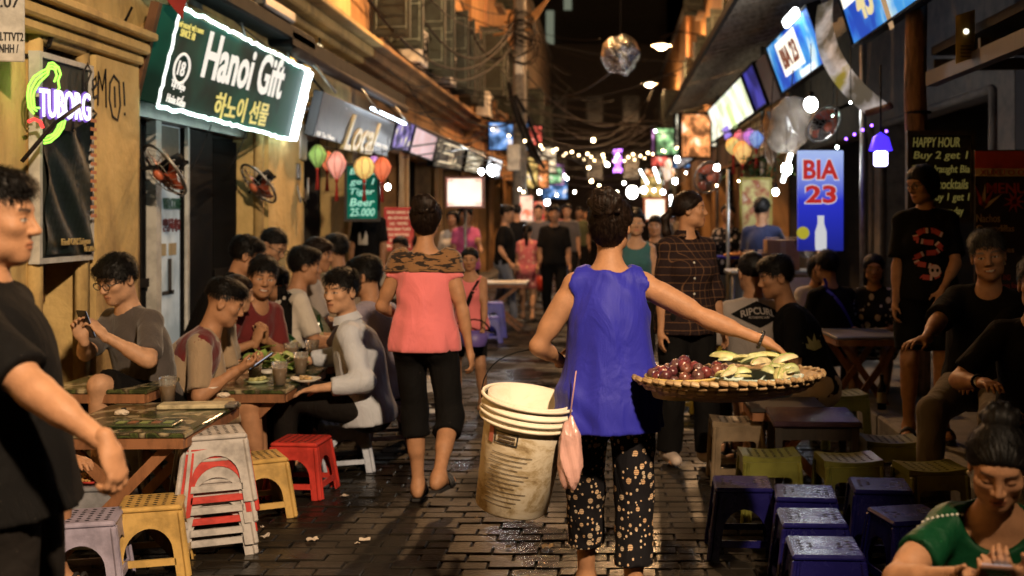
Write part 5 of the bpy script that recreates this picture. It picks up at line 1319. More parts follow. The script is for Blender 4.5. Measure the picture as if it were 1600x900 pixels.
wires('cable_bundle', 'thick cables from the left houses to the utility pole', 'cable', [(P(575, 0, 14), pb + Vector((0, 0, 5.2)), 0.9), (P(640, -5, 16), pb + Vector((0, 0, 5.4)), 0.9), (P(700, 165, 20), pb + Vector((0, 0, 3.3)), 0.25), (P(600, 60, 15), pb + Vector((0, 0, 4.9)), 0.7), (P(720, 0, 21), pb + Vector((0, 0, 5.0)), 0.8)], 0.018)
wires('cable_bundle', 'thin cables crossing the street below the lamps', 'cable', [(pb + Vector((0, 0, 4.3)), P(1015, 150, 40), 1.1), (pb + Vector((0, 0, 3.6)), P(1020, 137, 44), 2.0), (pb + Vector((0, 0, 4.0)), P(980, 190, 34), 0.8), (pb + Vector((0, 0, 3.2)), P(1008, 180, 36), 0.7), (P(700, 190, 24), P(1010, 200, 32), 0.8), (P(760, 225, 28), P(1000, 245, 34), 0.5), (P(880, 150, 30), P(965, 105, 14.2), 0.1), (P(770, 180, 25), P(930, 265, 45), 0.4), (P(760, 160, 24), P(1040, 205, 30), 0.9)], 0.013)
wires('cable_bundle', 'steep cables dropping past the utility pole', 'cable', [(P(800, 150, 21), P(850, 262, 24), 0.1), (P(806, 150, 21), P(846, 240, 24), -0.1), (P(795, 130, 21), P(840, 300, 30), 0.2), (P(800, 160, 20.8), P(842, 255, 23), 0.15), (P(803, 156, 20.8), P(848, 258, 23.4), 0.05)], 0.04)
# wrapped ornament hanging over the street
def crumple(c, r, seed, name, label, cat, m, sub=4, amp=0.22, hang=0.6, sq=(1, 1, 1), cr=0.006):
    b = empty(name, c, label=label, cat=cat); bm = bmesh.new(); bmesh.ops.create_icosphere(bm, subdivisions=sub, radius=1.0)
    rr_ = random.Random(seed); pl = [(Vector((rr_.gauss(0, 1), rr_.gauss(0, 1), rr_.gauss(0, 1))).normalized(), rr_.uniform(0.74, 1.02)) for _ in range(70)]
    for v in bm.verts:
        d = min([1.12] + [h_ / max(v.co.dot(n_), 1e-3) for n_, h_ in pl if v.co.dot(n_) > 0.05])
        v.co = v.co * (1 + (d - 1) * 0.95) * (1 + amp * 0.15 * math.sin(9 * v.co.x + 7 * v.co.z)) ; v.co = Vector((v.co.x * r * sq[0], v.co.y * r * sq[1], v.co.z * r * sq[2]))
    me = bpy.data.meshes.new(name); bm.to_mesh(me); bm.free(); mesh_obj('wrapping', me, m, b)
    MB().tube([(0, 0, r * sq[2] * 0.9), (0.02, 0, r * sq[2] + hang)], cr, 5).build('cord', M_WIRE if cr > 0.003 else m, b)
    return b
m_foil = mat('clear_wrap', (0.62, 0.58, 0.55), 0.16, metal=0.95, var=0.75, scale=9, bump=1.0, bscale=13, bdist=0.05, spec=0.9)
crumple(P(969, 84, 14), 0.27, 5, 'hanging_ornament', 'crumpled shiny ball hung over the middle of the street', 'ornament', m_foil, hang=1.2)
m_bag = mat('plastic_bag', (0.30, 0.25, 0.20), 0.2, var=0.5, scale=8, bump=0.6, bscale=10, bdist=0.05, spec=0.8, trans=0.35, alpha=0.75)
crumple(P(1236, 193, 11.2), 0.24, 9, 'plastic_bag', 'clear plastic bag hanging under the blue beer box', 'bag', m_bag, hang=0.2, sq=(1, 0.8, 1.35)); crumple(P(1205, 215, 11.8), 0.17, 12, 'plastic_bag', 'brownish plastic bag hanging left of the bright bulb', 'bag', mat('tan_bag', (0.22, 0.13, 0.07), 0.25, var=0.5, trans=0.2), hang=0.3, sq=(.6, .8, 1.9))
# ------------------------------------------------------------------ right side: roof, lit boxes, stall
rf = empty('awning_roof', (2.2, 14, 3.8), label='slatted tin awning roof over the right pavement', cat='awning')
EX, EZ = 1.32, 3.72
for k in range(29):      # sheets, run on unseen behind the camera to shade the right side
    y0 = -2.8 + k * 1.0
    MB().grid(lambda u, v: (EX + u * 2.0 - 2.2, y0 + v * 0.98 - 14, EZ + 0.08 + u * 0.55 - 3.8 + 0.018 * math.sin(v * 8 * math.pi)), 2, 24).build('roof_sheet', M_TIN, rf)
for k in range(62):
    y = -2.2 + k * 0.46
    MB().bar((EX - 2.2, y - 14, EZ + 0.02 - 3.8), (EX + 2.0 - 2.2, y - 14, EZ + 0.57 - 3.8), 0.06, 0.07).build('batten', mat('batten_wood', (0.42, 0.33, 0.24), 0.6, var=0.5, scale=20), rf)
MB().bar((EX - 2.2, -2.9 - 14, EZ - 3.8), (EX - 2.2, 26.2 - 14, EZ - 3.8), 0.05, 0.10).build('edge_beam', M_BLK, rf)
for y in (10.3, 17.0, 24.0): MB().tube([(2.28 - 2.2, y - 14, -3.65), (2.28 - 2.2, y - 14, 0.15)], 0.03, 8).build('post', M_STEEL, rf)
def rbox(label, px0, px1, X, rb, rt, m, lean=0.2, **kw):
    """lit box on the right from the photo x of its far and near bottom ends"""
    Y1, Y0 = X * F_PX / (px0 - VX), X * F_PX / (px1 - VX)
    return wall_panel('light_box', label, 'sign', X, Y0, Y1, CAMZ + rb * X, CAMZ + rt * (X - lean), m, lean=lean, side=1, **kw)
m_blue = glow_blotch('sign_blue', (0.01, 0.06, 0.45), (0.05, 0.32, 0.75), 0.75, 1.6, (0.5, 0.7, 0.8)); m_wht = glow_blotch('sign_cream', (0.55, 0.62, 0.40), (0.95, 0.95, 0.86), 1.0, 1.8)
b1 = rbox('blue lit beer box reading BIA 23 on a white patch', 1223, 1294, 2.12, 0.70, 1.06, m_blue, thick=0.12, frame=M_BLK, fw=0.02)
b1.patch(glow('patch_white', (1.0, 0.96, 0.82), 0.95), -0.85, -0.16, 0.45, 0.24, z=0.004); b1.text('BIA 23', glow('text_brown', (0.30, 0.06, 0.01), 0.4), -0.2, 0.03, 1.0, 0.24, bold=0.03, z=0.010)
b1.patch(glow('patch_pale', (0.75, 0.9, 1.0), 1.0), 0.0, -0.30, 0.85, -0.20, z=0.004); MB().box((0.75, 0.30, 0.05), (0.7, 0.10, 0.06), bev=0.02).build('light_tube', glow('tube_white', (0.9, 0.97, 1.0), 9), b1.o)
b2 = rbox('long blue lit beer sign at the top right with a white number', 1335, 1470, 2.12, 0.69, 1.10, m_blue, thick=0.12, frame=M_BLK, fw=0.02)
b2.patch(glow('patch_white', (1.0, 0.96, 0.82), 0.95), -1.25, -0.02, -0.3, 0.34, z=0.004); b2.text('45', glow('num_gold', (0.75, 0.62, 0.30), 0.8), -0.55, -0.06, 0.5, 0.30, bold=0.03, z=0.010); b2.text('BIA', glow('text_white', (0.9, 0.95, 1.0), 1.0), 0.6, 0.0, 0.7, 0.22, bold=0.02)
b2.patch(glow('stripe_tan', (0.6, 0.36, 0.16), 0.5), -0.08, -0.4, 0.04, 0.4, z=0.005)
b3 = rbox('bright cream lit box with a violet corner on the right row', 1107, 1180, 2.12, 0.70, 1.05, m_wht, thick=0.12, frame=M_BLK, fw=0.02)
b3.patch(glow('violet_patch', (0.20, 0.16, 0.7), 0.9), -0.6, -0.38, 0.4, -0.18, z=0.004); b3.patch(glow('lime_patch', (0.6, 0.8, 0.35), 0.9), 0.9, -0.3, 1.6, 0.1, z=0.004)
rbox('dark navy lit strip right of the cream box', 1182, 1200, 2.10, 0.70, 1.06, glow_blotch('navy_strip', (0.01, 0.01, 0.12), (0.05, 0.05, 0.4), 0.6, 2), thick=0.1, frame=M_BLK); rbox('unlit brown sign between the navy strip and the blue beer box', 1204, 1220, 2.10, 0.68, 1.04, mat('brown_board', (0.07, 0.045, 0.03), 0.6), thick=0.08)
b4 = rbox('grey lit picture box farther down the right row', 1060, 1090, 2.12, 0.66, 1.04, glow_blotch('grey_box', (0.12, 0.10, 0.10), (0.55, 0.52, 0.5), 0.7, 2), thick=0.12, frame=M_BLK)
rbox('dull brass shutter box next to the grey box', 1096, 1106, 2.12, 0.62, 1.0, mat('brass_board', (0.28, 0.18, 0.06), 0.5), thick=0.08)
rbox('orange tinted lit box far down the right row', 1040, 1052, 2.1, 0.60, 0.95, glow_blotch('far_box', (0.6, 0.3, 0.1), (0.9, 0.8, 0.7), 1.0, 2), thick=0.1); rbox('blue green lit box far down the right row', 1024, 1034, 2.1, 0.58, 0.92, glow_blotch('far_box_b', (0.1, 0.3, 0.35), (0.8, 0.9, 0.8), 1.0, 2), thick=0.1); rbox('faint pink lit box farthest down the right row', 1008, 1019, 2.0, 0.5, 0.85, glow_blotch('far_box_c', (0.5, 0.25, 0.3), (0.9, 0.7, 0.6), 0.9, 2), thick=0.1)
# curved film banner
cb_ = empty('curved_banner', P(1330, 95, 9.9), label='curved strip banner with yellow and white streaks beside the long blue sign', cat='banner')
def cbf(u, v):
    a, b = P(1278, 8, 10.5), P(1352, 178, 9.7); p = a.lerp(b, v); wv = (P(1392, 165, 9.5) - P(1352, 178, 9.7)) * (0.7 + 0.3 * v)
    p = p + wv * u + Vector((-0.16, 0, -0.04)) * 4 * v * (1 - v) + Vector((0, 0.05 * math.sin(3 * u), 0)); return p - P(1330, 95, 9.9)
MB().grid(cbf, 10, 24).build('film', glow_blotch('film_print', (0.16, 0.14, 0.10), (0.75, 0.72, 0.70), 0.30, 3.5, (0.42, 0.36, 0.06), 8), cb_)
MB().tube([cbf(u / 6, 1) for u in range(7)], 0.03, 8).build('roller', mat('brown_timber', (0.16, 0.075, 0.035)), cb_)
# tall beer panel
bp_ = standee(1247, 235, 1318, 392, 10.0, 'tall blue panel reading BIA 23 above a beer bottle picture', None or glow('panel_blue', (0.02, 0.035, 0.42), 0.42), thick=0.05, post=True, name='beer_sign')
def grad_blue():
    m, nt, b = nodes_of('panel_grad'); L = nt.links; N = nt.nodes.new
    tc = N('ShaderNodeTexCoord'); sx = N('ShaderNodeSeparateXYZ'); L.new(tc.outputs['Object'], sx.inputs[0]); cr = N('ShaderNodeValToRGB'); mr = N('ShaderNodeMapRange')
    mr.inputs['From Min'].default_value = -0.44; mr.inputs['From Max'].default_value = 0.44; L.new(sx.outputs[1], mr.inputs[0]); L.new(mr.outputs[0], cr.inputs[0])
    cr.color_ramp.elements[0].color = (0.01, 0.015, 0.20, 1); cr.color_ramp.elements[1].color = (0.36, 0.48, 0.80, 1); e = cr.color_ramp.elements.new(0.5); e.color = (0.02, 0.03, 0.50, 1)
    L.new(cr.outputs[0], b.inputs['Base Color']); L.new(cr.outputs[0], b.inputs['Emission Color']); b.inputs['Emission Strength'].default_value = 0.75
    return m
bp_.board.data.materials[0] = grad_blue()
rd = glow('beer_red', (0.65, 0.03, 0.02), 0.5); wt = glow('beer_white', (0.85, 0.85, 0.88), 0.5)
bp_.text('BIA', wt, 0, 0.27, 0.325, 0.190, bold=0.05, z=0.002); bp_.text('BIA', rd, 0, 0.27, 0.305, 0.170, bold=0.035, z=0.007); bp_.text('23', wt, 0, 0.055, 0.285, 0.175, bold=0.05, z=0.002); bp_.text('23', rd, 0, 0.055, 0.268, 0.157, bold=0.035, z=0.007)
MB().lathe([(0.045, -0.43), (0.05, -0.40), (0.05, -0.27), (0.028, -0.20), (0.028, -0.14), (0.032, -0.13), (0, -0.13)], 16, M=Matrix(((1, 0, 0, 0.0), (0, 0, 1, 0), (0, -0.12, 0, 0.004), (0, 0, 0, 1)))).build('bottle_print', wt, bp_.o)
MB().lathe([(0.0, 0.004), (0.055, 0.004), (0.055, 0.0)], 20).build('badge_print', glow('badge_yellow', (0.7, 0.62, 0.05), 0.4), bp_.o).location = (-0.155, -0.28, 0.002)
# bright bulbs, each with socket and cord
def bulb(c, label, r, st, col=(0.93, 0.97, 1.0), group='bare bulbs hung along the street', cord=0.5):
    b = empty('bulb', c, label=label, cat='bulb', group=group)
    MB().ball((0, 0, 0), (r, r, r * 1.15), 12, 8).build('glass', glow('bulb_%d_%d%d%d' % (st, int(col[0] * 9), int(col[1] * 9), int(col[2] * 9)), col, st), b)
    MB().lathe([(r * 0.5, r), (r * 0.5, r + 0.05), (0.0, r + 0.06)], 10).build('socket', M_BLK, b); MB().tube([(0, 0, r + 0.05), (0, 0, r + cord)], 0.004, 4).build('cord', M_WIRE, b)
bulb(P(1267, 163, 10.6), 'big white bulb beside the plastic bags under the blue beer box', 0.06, 90)
bulb(P(1229, 264, 10.9), 'dazzling white bulb left of the tall blue panel', 0.05, 140); bulb(P(1212, 300, 11.4), 'white bulb low in the beer stall', 0.03, 90); bulb(P(1120, 262, 14.5), 'white bulb under the lanterns on the right', 0.035, 60); bulb(P(606, 292, 12.4), 'white bulb beside the green chalk board', 0.028, 60); bulb(P(769, 266, 17), 'dazzling white bulb past the left sign row', 0.07, 110); bulb(P(752, 268, 17.5), 'white bulb just left of the dazzling one', 0.04, 60)
bulb(P(988, 300, 18), 'large round white globe lamp over the middle heads', 0.09, 20, (1, 0.95, 0.85)); bulb(P(1006, 297, 19), 'white globe lamp right of the large one', 0.05, 30, (1, 0.97, 0.9)); bulb(P(1058, 249, 17), 'white bulb under the far right row of boxes', 0.04, 40); bulb(P(1055, 283, 16), 'white bulb below the far right boxes', 0.035, 40); bulb(P(1036, 300, 20), 'white bulb over the second light box', 0.035, 45)
for i, (x, y, Y, r, st, c) in enumerate(((927, 219, 38, .13, 30, (1, .72, .4)), (920, 262, 40, .13, 30, (1, .72, .4)), (949, 257, 30, .13, 22, (1, .95, .9)), (924, 283, 34, .09, 25, (1, .7, .35)), (936, 290, 36, .08, 22, (1, .75, .4)), (886, 279, 26, .07, 25, (.95, .97, 1)), (882, 274, 28, .06, 20, (1, .95, .9)), (855, 316, 21, .13, 14, (.95, .97, 1)), (843, 300, 22, .10, 18, (.95, 1, .98)), (812, 296, 20, .05, 20, (1, .9, .7)), (818, 300, 20, .04, 20, (1, .7, .4)), (975, 286, 30, .08, 20, (1, .95, .85)), (1024, 205, 26, .06, 25, (1, 1, 1)), (1022, 297, 22, .06, 25, (.9, 1, 1)), (1049, 318, 16, .035, 25, (1, 1, 1)), (1072, 270, 16, .035, 20, (1, .95, .9)), (1308, 230, 10.2, .035, 30, (.8, 1, .95)), (1302, 182, 10.4, .03, 30, (.6, 1, .85)), (1329, 160, 9.8, .02, 30, (.9, .95, 1)), (898, 300, 30, .07, 22, (1, .9, .7)), (870, 305, 24, .05, 22, (1, .85, .6)), (964, 300, 27, .06, 22, (1, .85, .6)), (1085, 305, 17, .045, 22, (.9, 1, .95)), (1120, 290, 14, .03, 20, (1, .8, .5)), (1154, 283, 13, .025, 20, (1, .85, .5)), (945, 318, 30, .06, 18, (1, .9, .7)), (830, 318, 24, .05, 18, (1, .85, .6)))):
    bulb(P(x, y, Y), 'small lit bulb far down the street', r * 0.36, st * 2.0, c, group='distant small bulbs')
for (x0, y0, x1, y1, Y, lab) in ((1223, 285, 1236, 240, 10.8, 'white tube light standing left of the blue panel'), (1048, 305, 1050, 330, 16, 'short upright white tube in the far right stall'), (1022, 262, 1030, 285, 17, 'slim slanted white tube under the far right boxes'), (1000, 265, 1012, 287, 20, 'slim pale pink tube far down the right row')):
    t = empty('tube_light', P((x0 + x1) / 2, (y0 + y1) / 2, Y), label=lab, cat='tube light'); c = Vector(t.location)
    MB().tube([P(x0, y0, Y) - c, P(x1, y1, Y) - c], 0.018, 8).build('tube', glow('tube_cool', (0.9, 0.98, 1.0), 9), t); MB().tube([P(x0, y0, Y) - c + Vector((0, 0.05, 0)), P(x1, y1, Y) - c + Vector((0, 0.05, 0))], 0.03, 6).build('batten', M_WFR, t)
vs = front_panel('neon_sign', 'violet neon characters far down the middle of the street', 'neon sign', 954, 232, 976, 268, 36, M_BLK, thick=0.05)
for k in range(5): vs.text('店酒吧茶房'[k], glow('violet_sign', (0.6, 0.2, 1.0), 6), 0.0, 0.28 - k * 0.15, 0.22 if k % 2 else 0.30, 0.13, bold=0.01)
# blue lantern box
bl = empty('square_lantern', P(1376, 248, 8.6), label='square white lantern with violet blue glow by the chalk board', cat='lantern')
MB().box((0, 0, 0), (0.09, 0.09, 0.11), bev=0.012).build('glass', glow('uv_white', (0.55, 0.52, 1.0), 8), bl); MB().lathe([(0.09, 0.06), (0.06, 0.16), (0.0, 0.20)], 8).build('hood', glow('uv_blue', (0.05, 0.02, 0.9), 1.6), bl); MB().tube([(0, 0, 0.2), (0, 0, 0.7)], 0.008, 6).build('cord', M_WIRE, bl)
fairy = empty('string_lights', P(1340, 205, 9), label='short string of violet fairy lights under the curved banner', cat='string lights')
for k, (x, y) in enumerate(((1322, 217), (1335, 210), (1348, 203), (1362, 196), (1372, 213), (1385, 205), (1377, 222))): MB().ball(P(x, y, 9) - P(1340, 205, 9), 0.011, 8, 6).build('bulb', glow('fairy_violet', (0.24, 0.08, 1.0), 8), fairy)
wall_fan(P(1288, 194, 10.3), 'fan with an orange hub under the bright bulb at the beer stall', 0.36, 35, 30, (2.28, 10.3, 2.5)); wall_fan(P(1106, 277, 15), 'dark fan with red blades farther down the right side', 0.42, 30, 15, (2.28, 15, 2.3))
# right post, canopy, boards
po = empty('trunk_post', (2.26, 8.4, 0.15), label='rough orange brown post beside the chalk board', cat='post'); MB().tube([(0, 0, 0), (0.01, 0, 1.2), (-0.02, 0, 2.2), (0.0, 0, 3.6)], [0.09, 0.085, 0.08, 0.075], 14).build('trunk', mat('bark_brown', (0.20, 0.10, 0.05), 0.85, var=0.6, stretch=(1, 1, 0.25), scale=18, bump=0.8, bscale=30, bdist=0.03), po); MB().tube([(0.09 * math.cos(a), 0.09 * math.sin(a), 2.05) for a in np.linspace(0, 6.28, 13)[:-1]], 0.01, 5, closed=True).build('strap', M_WIRE, po)
cn = empty('canopy', (2.9, 5.6, 2.4), label='dark bar canopy at the top right corner', cat='canopy'); MB().bar((-0.6, -3.6, 0.02), (-0.6, 2.6, 0.02), 0.08, 0.10).build('edge_beam', M_DRK, cn); MB().box((0.05, -0.5, 0.22), (1.3, 6.2, 0.06)).build('roof', mat('near_black', (0.03, 0.024, 0.02)), cn)
for k in range(7): MB().bar((-0.58, -3.4 + k, 0.12), (0.6, -3.4 + k, 0.14), 0.05, 0.08).build('rafter', M_DRK, cn)
pq = empty('brass_plaque', P(1507, 58, 7.2), label='curved brass plaque on the dark canopy front', cat='plaque'); MB().grid(lambda u, v: ((u - 0.5) * 0.12, -0.03 * math.cos((u - 0.5) * 2), (v - 0.5) * 0.30 + 0.04 * (u - 0.5)), 6, 2).build('plate', mat('aged_brass', (0.42, 0.30, 0.10), 0.35, metal=0.8), pq); MB().ball((0, -0.035, 0.03), 0.018, 8, 6).build('knob', glow('knob_light', (1, 0.95, 0.8), 1.5), pq)
for k in range(4): MB().box((0, -0.034, -0.06 - 0.022 * k), (0.07, 0.004, 0.006)).build('engraving', M_DRK, pq)
hb_ = front_panel('chalk_board', 'black board with yellow happy hour lettering behind the standing woman', 'chalk board', 1419, 206, 1521, 345, 7.6, mat('slate_black', (0.014, 0.012, 0.011), 0.6, var=0.4), frame=M_DRK, thick=0.04)
yc = glow('chalk_yellow', (0.42, 0.34, 0.09), 0.16)  # chalk letters given a faint glow of their own, though no lamp
for k, (tx, w_, x_) in enumerate((('HAPPY HOUR', 0.31, -0.03), ('Buy 2 get 1', 0.36, 0.0), ('Tiger draught Bia', 0.38, 0.0), ('cocktails', 0.20, 0.08), ('Buy 1 get 1', 0.26, 0.06), ('every day', 0.18, 0.06))): hb_.text(tx, yc, x_, 0.225 - k * 0.092, w_, 0.065, shear=0.15, bold=0.008)
mp_ = front_panel('menu_poster', 'dark red Mexican menu poster at the right edge', 'poster', 1523, 234, 1632, 475, 7.3, mat('poster_black', (0.020, 0.010, 0.009), 0.6, var=0.4), thick=0.02)
mr_ = mat('poster_red', (0.36, 0.035, 0.022), 0.6, var=0.3); mo_ = mat('poster_cream', (0.48, 0.33, 0.20), 0.6)
mp_.patch(mr_, -0.22, 0.36, 0.22, 0.48); mp_.patch(mo_, -0.22, 0.32, 0.22, 0.37, z=0.006); mp_.text('XUXU O O', mr_, -0.05, 0.345, 0.28, 0.035, z=0.009); mp_.text('MENU', mr_, -0.02, 0.245, 0.25, 0.065, bold=0.01)
for k, tx in enumerate(('Nachos', 'Quesadillas', 'Tacos', 'Chilaquiles', 'Tostadas')): mp_.text(tx, mo_, -0.21, 0.055 - k * 0.068, 0.018 * len(tx) + 0.04, 0.05, align='LEFT')
for k, tx in enumerate(('AND', 'Mexican food', 'Sol - Corona', 'margarita')): mp_.text(tx, mr_, -0.02, -0.32 - k * 0.05, 0.016 * len(tx), 0.035)
for k in range(9):
    a = k * 0.7; MB().prism([(0, -0.012), (0.075, 0), (0, 0.012)], 0.004, Matrix.Translation((0.03, 0.16, 0.002)) @ Matrix.Rotation(a, 4, 'Z')).build('flower_print', mr_, mp_.o)
for k in range(4): MB().prism([(0, -0.01), (0.03, -0.014), (0.15, 0), (0.03, 0.014)], 0.004, Matrix.Translation((-0.17, 0.12, 0.002)) @ Matrix.Rotation(1.9 - k * 0.42, 4, 'Z')).build('leaf_print', mo_ if k % 2 else mr_, mp_.o)
# beer stall cart with boxes
ct_ = empty('stall_cart', (1.55, 10.9, 0), label='steel stall cart with shelves left of the tall blue panel', cat='cart')
MB().box((0, 0, 0.92), (0.85, 0.55, 0.04), bev=0.01).build('counter', M_STEEL, ct_); MB().box((0, 0, 0.45), (0.8, 0.5, 0.03)).build('shelf', M_STEEL, ct_)
for sx_ in (-1, 1):
    for sy_ in (-1, 1): MB().tube([(sx_ * 0.39, sy_ * 0.24, 0), (sx_ * 0.39, sy_ * 0.24, 1.9 if sy_ > 0 else 0.92)], 0.018, 6).build('leg', M_STEEL, ct_)
MB().box((0.1, -0.27, 0.68), (0.5, 0.012, 0.40)).build('front_panel', M_WFR, ct_)
m_card = mat('cardboard', (0.33, 0.19, 0.09), 0.8, var=0.2)
for i, (x, z, w_, h_, lb) in enumerate(((1.62, 0.945, 0.30, 0.28, 'brown cardboard box on the stall cart'), (1.38, 0.945, 0.22, 0.16, 'small cardboard box at the left end of the stall cart'))):
    b = empty('cardboard_box', (x, 10.78, z), label=lb, cat='box'); MB().box((0, 0, h_ / 2), (w_, 0.26, h_), bev=0.004).build('carton', m_card, b); MB().box((0, -0.132, h_ * 0.5), (0.05, 0.003, h_ * 0.98)).build('tape', mat('box_tape', (0.40, 0.28, 0.15), 0.4), b)
    for sg in (-1, 1): MB().box((sg * w_ * 0.30, -0.06, h_ + 0.02), (w_ * 0.4, 0.12, 0.006)).build('flap', m_card, b)
crumple((1.83, 10.7, 1.18), 0.13, 21, 'plastic_bag', 'bundle of clear bags hanging on the stall cart beside the blue panel', 'bag', m_bag, sub=3, hang=0.3)
pt = empty('climbing_plant', P(1195, 262, 12.6), label='green potted vine with little lights beside the food menu board', cat='plant'); lf = MB(); rr = random.Random(2)
for k in range(160):
    c = Vector((rr.gauss(0, 0.16), rr.gauss(0, 0.1), rr.gauss(0, 0.12))); a, b_2 = rr.uniform(0, 6.28), rr.uniform(-0.8, 0.8); M = Matrix.Translation(c) @ Matrix.Rotation(a, 4, 'Z') @ Matrix.Rotation(b_2, 4, 'X'); lf.add([(0, -.04, 0), (.02, 0, .006), (0, .045, 0), (-.02, 0, .006)], [(0, 1, 2, 3)], False, M)
lf.build('foliage', mat('vine_leaf', (0.035, 0.11, 0.025), 0.5), pt); MB().lathe([(0.0, -0.30), (0.08, -0.30), (0.11, -0.16), (0.12, -0.16)], 14).build('pot', mat('clay_pot', (0.25, 0.10, 0.05), 0.8), pt); MB().tube([(0, 0, -0.2), (0.02, 0, 0.2)], 0.012, 6).build('stem', M_DRK, pt)
# far awnings on the left side
for i, (y0, y1, lb, m_) in enumerate(((15.2, 20.5, 'dark cloth awning under the left light boxes', mat('awning_cloth', (0.06, 0.045, 0.04))), (21.5, 31, 'rusty red awning behind the utility pole', mat('awning_red', (0.14, 0.035, 0.03), 0.8)))):
    b = empty('awning', (LX, (y0 + y1) / 2, 2.9), label=lb, cat='awning'); L_ = y1 - y0
    MB().grid(lambda u, v: (u * 1.0, (v - 0.5) * L_, -0.45 * u + 0.03 * math.sin(20 * v) * u), 4, 24).build('cloth', m_, b); MB().tube([(1.0, -L_ / 2, -0.45), (1.0, L_ / 2, -0.45)], 0.02, 6).build('rail', M_STEEL, b)
    for k in range(4): MB().tube([(0, (k / 3 - 0.5) * L_ * 0.95, -0.6), (0.98, (k / 3 - 0.5) * L_ * 0.95, -0.46)], 0.012, 5).build('strut', M_STEEL, b)

# pipes and cooling units on the upper walls
M_PIPE = mat('ochre_pipe', (0.36, 0.17, 0.07), 0.6, var=0.4)
for (x, Y, z0, z1, lb) in ((757, 27.5, 2.4, 10.2, 'left drain pipe on the tall ochre house by the utility pole'), (766, 29.5, 2.4, 10.2, 'right drain pipe on the tall ochre house by the utility pole'), (1075, 36, 3.0, 11.5, 'drain pipe on the tall orange lit house')):
    b = empty('drain_pipe', (PX(x, Y), Y, z0), label=lb, cat='pipe'); MB().tube([(0, 0, 0), (0, 0, z1 - z0)], 0.07, 10).build('pipe', M_PIPE, b)
    for k in range(4): MB().tube([(0, 0, 0.8 + k * 2), (0, 0, 0.88 + k * 2)], 0.09, 10).build('collar', M_PIPE, b)
def cooler(c, label, side):
    b = empty('cooling_unit', c, label=label, cat='cooling unit', group='cooling units on the walls'); MB().box((0, 0, 0), (0.3, 0.8, 0.55), bev=0.02).build('case', M_WFR, b)
    f = -side * 0.156
    for r_ in (0.08, 0.15, 0.21): MB().tube([(f, 0.1 + r_ * math.cos(a), r_ * math.sin(a)) for a in np.linspace(0, 2 * math.pi, 21)[:-1]], 0.008, 4, closed=True).build('fan_grille', M_BLK, b)
    for y_ in (-0.3, 0.3): MB().bar((side * 0.15, y_, -0.29), (-side * 0.15, y_, -0.29), 0.03).build('bracket', M_BLK, b)
cooler((LX + 0.22, 17.1, 3.95), 'cooling unit on the ledge between the shuttered windows', -1); cooler((LX + 0.25, 20.1, 4.0), 'cooling unit farther along the ledge near the utility pole', -1); cooler((2.72, 29, 4.9), 'cooling unit on the tall orange lit house', 1); cooler((LX + 0.35, 25.6, 3.9), 'cooling unit at the corner of the tall ochre house', -1)
wires('cable_bundle', 'dense web of cables low across the far street', 'cable', [(P(690 + 12 * k, 176 + 9 * k, 22 + k), P(1000 + 6 * k, 190 + 9 * k, 33 + k), 0.5 + 0.12 * (k % 4)) for k in range(9)], 0.011)
wires('cable_bundle', 'cables hanging from the cornice above the script sign', 'cable', [(P(420 + 26 * k, 0 + 14 * k, 10.8 + k * .9), P(520 + 30 * k, 62 + 13 * k, 13 + k * 1.2), 0.25 + 0.1 * (k % 3)) for k in range(6)], 0.014)

# the far rows of small lit boxes on both sides
rr = random.Random(41); far_c = ((0.9, 0.35, 0.12), (0.15, 0.35, 0.8), (0.85, 0.8, 0.6), (0.7, 0.12, 0.1), (0.25, 0.6, 0.3), (0.8, 0.6, 0.2), (0.55, 0.25, 0.7))
words = ('red orange', 'blue', 'cream', 'red', 'green', 'amber', 'violet')
for k in range(16):
    side = -1 if k % 2 else 1; Y = 22 + k * 1.7; z = rr.uniform(2.1, 3.3); X = side * rr.uniform(1.5, 2.3); w_, h_ = rr.uniform(0.5, 1.1), rr.uniform(0.4, 0.9); c = far_c[k % 7]
    p = Panel('light_box', '%s lit box, %s in the far %s row counted from the near end' % (words[k % 7], ('first', 'second', 'third', 'fourth', 'fifth', 'sixth', 'seventh', 'eighth')[k // 2], 'left' if side < 0 else 'right'), 'sign', (X - w_ / 2, Y, z + h_), (X + w_ / 2, Y + .2, z + h_), (X + w_ / 2, Y + .2, z), (X - w_ / 2, Y, z), glow_blotch('far_sign_%d' % (k % 7), tuple(q * .15 for q in c), c, 0.9, 3.5, (0.9, 0.85, 0.75)), thick=0.1, frame=M_BLK)
    MB().bar((0, h_ / 2, -0.05), (-side * -1.0, h_ / 2 + 0.1, -0.05), 0.03).build('bracket', M_BLK, p.o)

# tangled thin cables and small string lights over the far street
rr = random.Random(77)
for n_, lb in enumerate(('loose tangle of thin cables along the left upper walls', 'loose tangle of thin cables across the middle of the street', 'loose tangle of thin cables high over the street')):
    runs = []
    for k in range(11):
        if n_ == 0: Y0 = rr.uniform(12, 20); a = Vector((-2.9, Y0, rr.uniform(3.4, 5.6))); c = Vector((rr.uniform(-2.9, -1.8), Y0 + rr.uniform(4, 10), rr.uniform(3.6, 5.4)))
        elif n_ == 1: Y0 = rr.uniform(19, 30); a = Vector((-2.7, Y0, rr.uniform(3.2, 5.0))); c = Vector((2.6, Y0 + rr.uniform(-2, 9), rr.uniform(3.4, 5.0)))
        else: Y0 = rr.uniform(22, 40); a = Vector((-2.7, Y0, rr.uniform(4.5, 8.0))); c = Vector((rr.uniform(-1.5, 2.7), Y0 + rr.uniform(0, 12), rr.uniform(4.5, 7.5)))
        runs.append((a, c, rr.uniform(0.15, 0.8)))
    wires('cable_bundle', lb, 'cable', runs, 0.010)
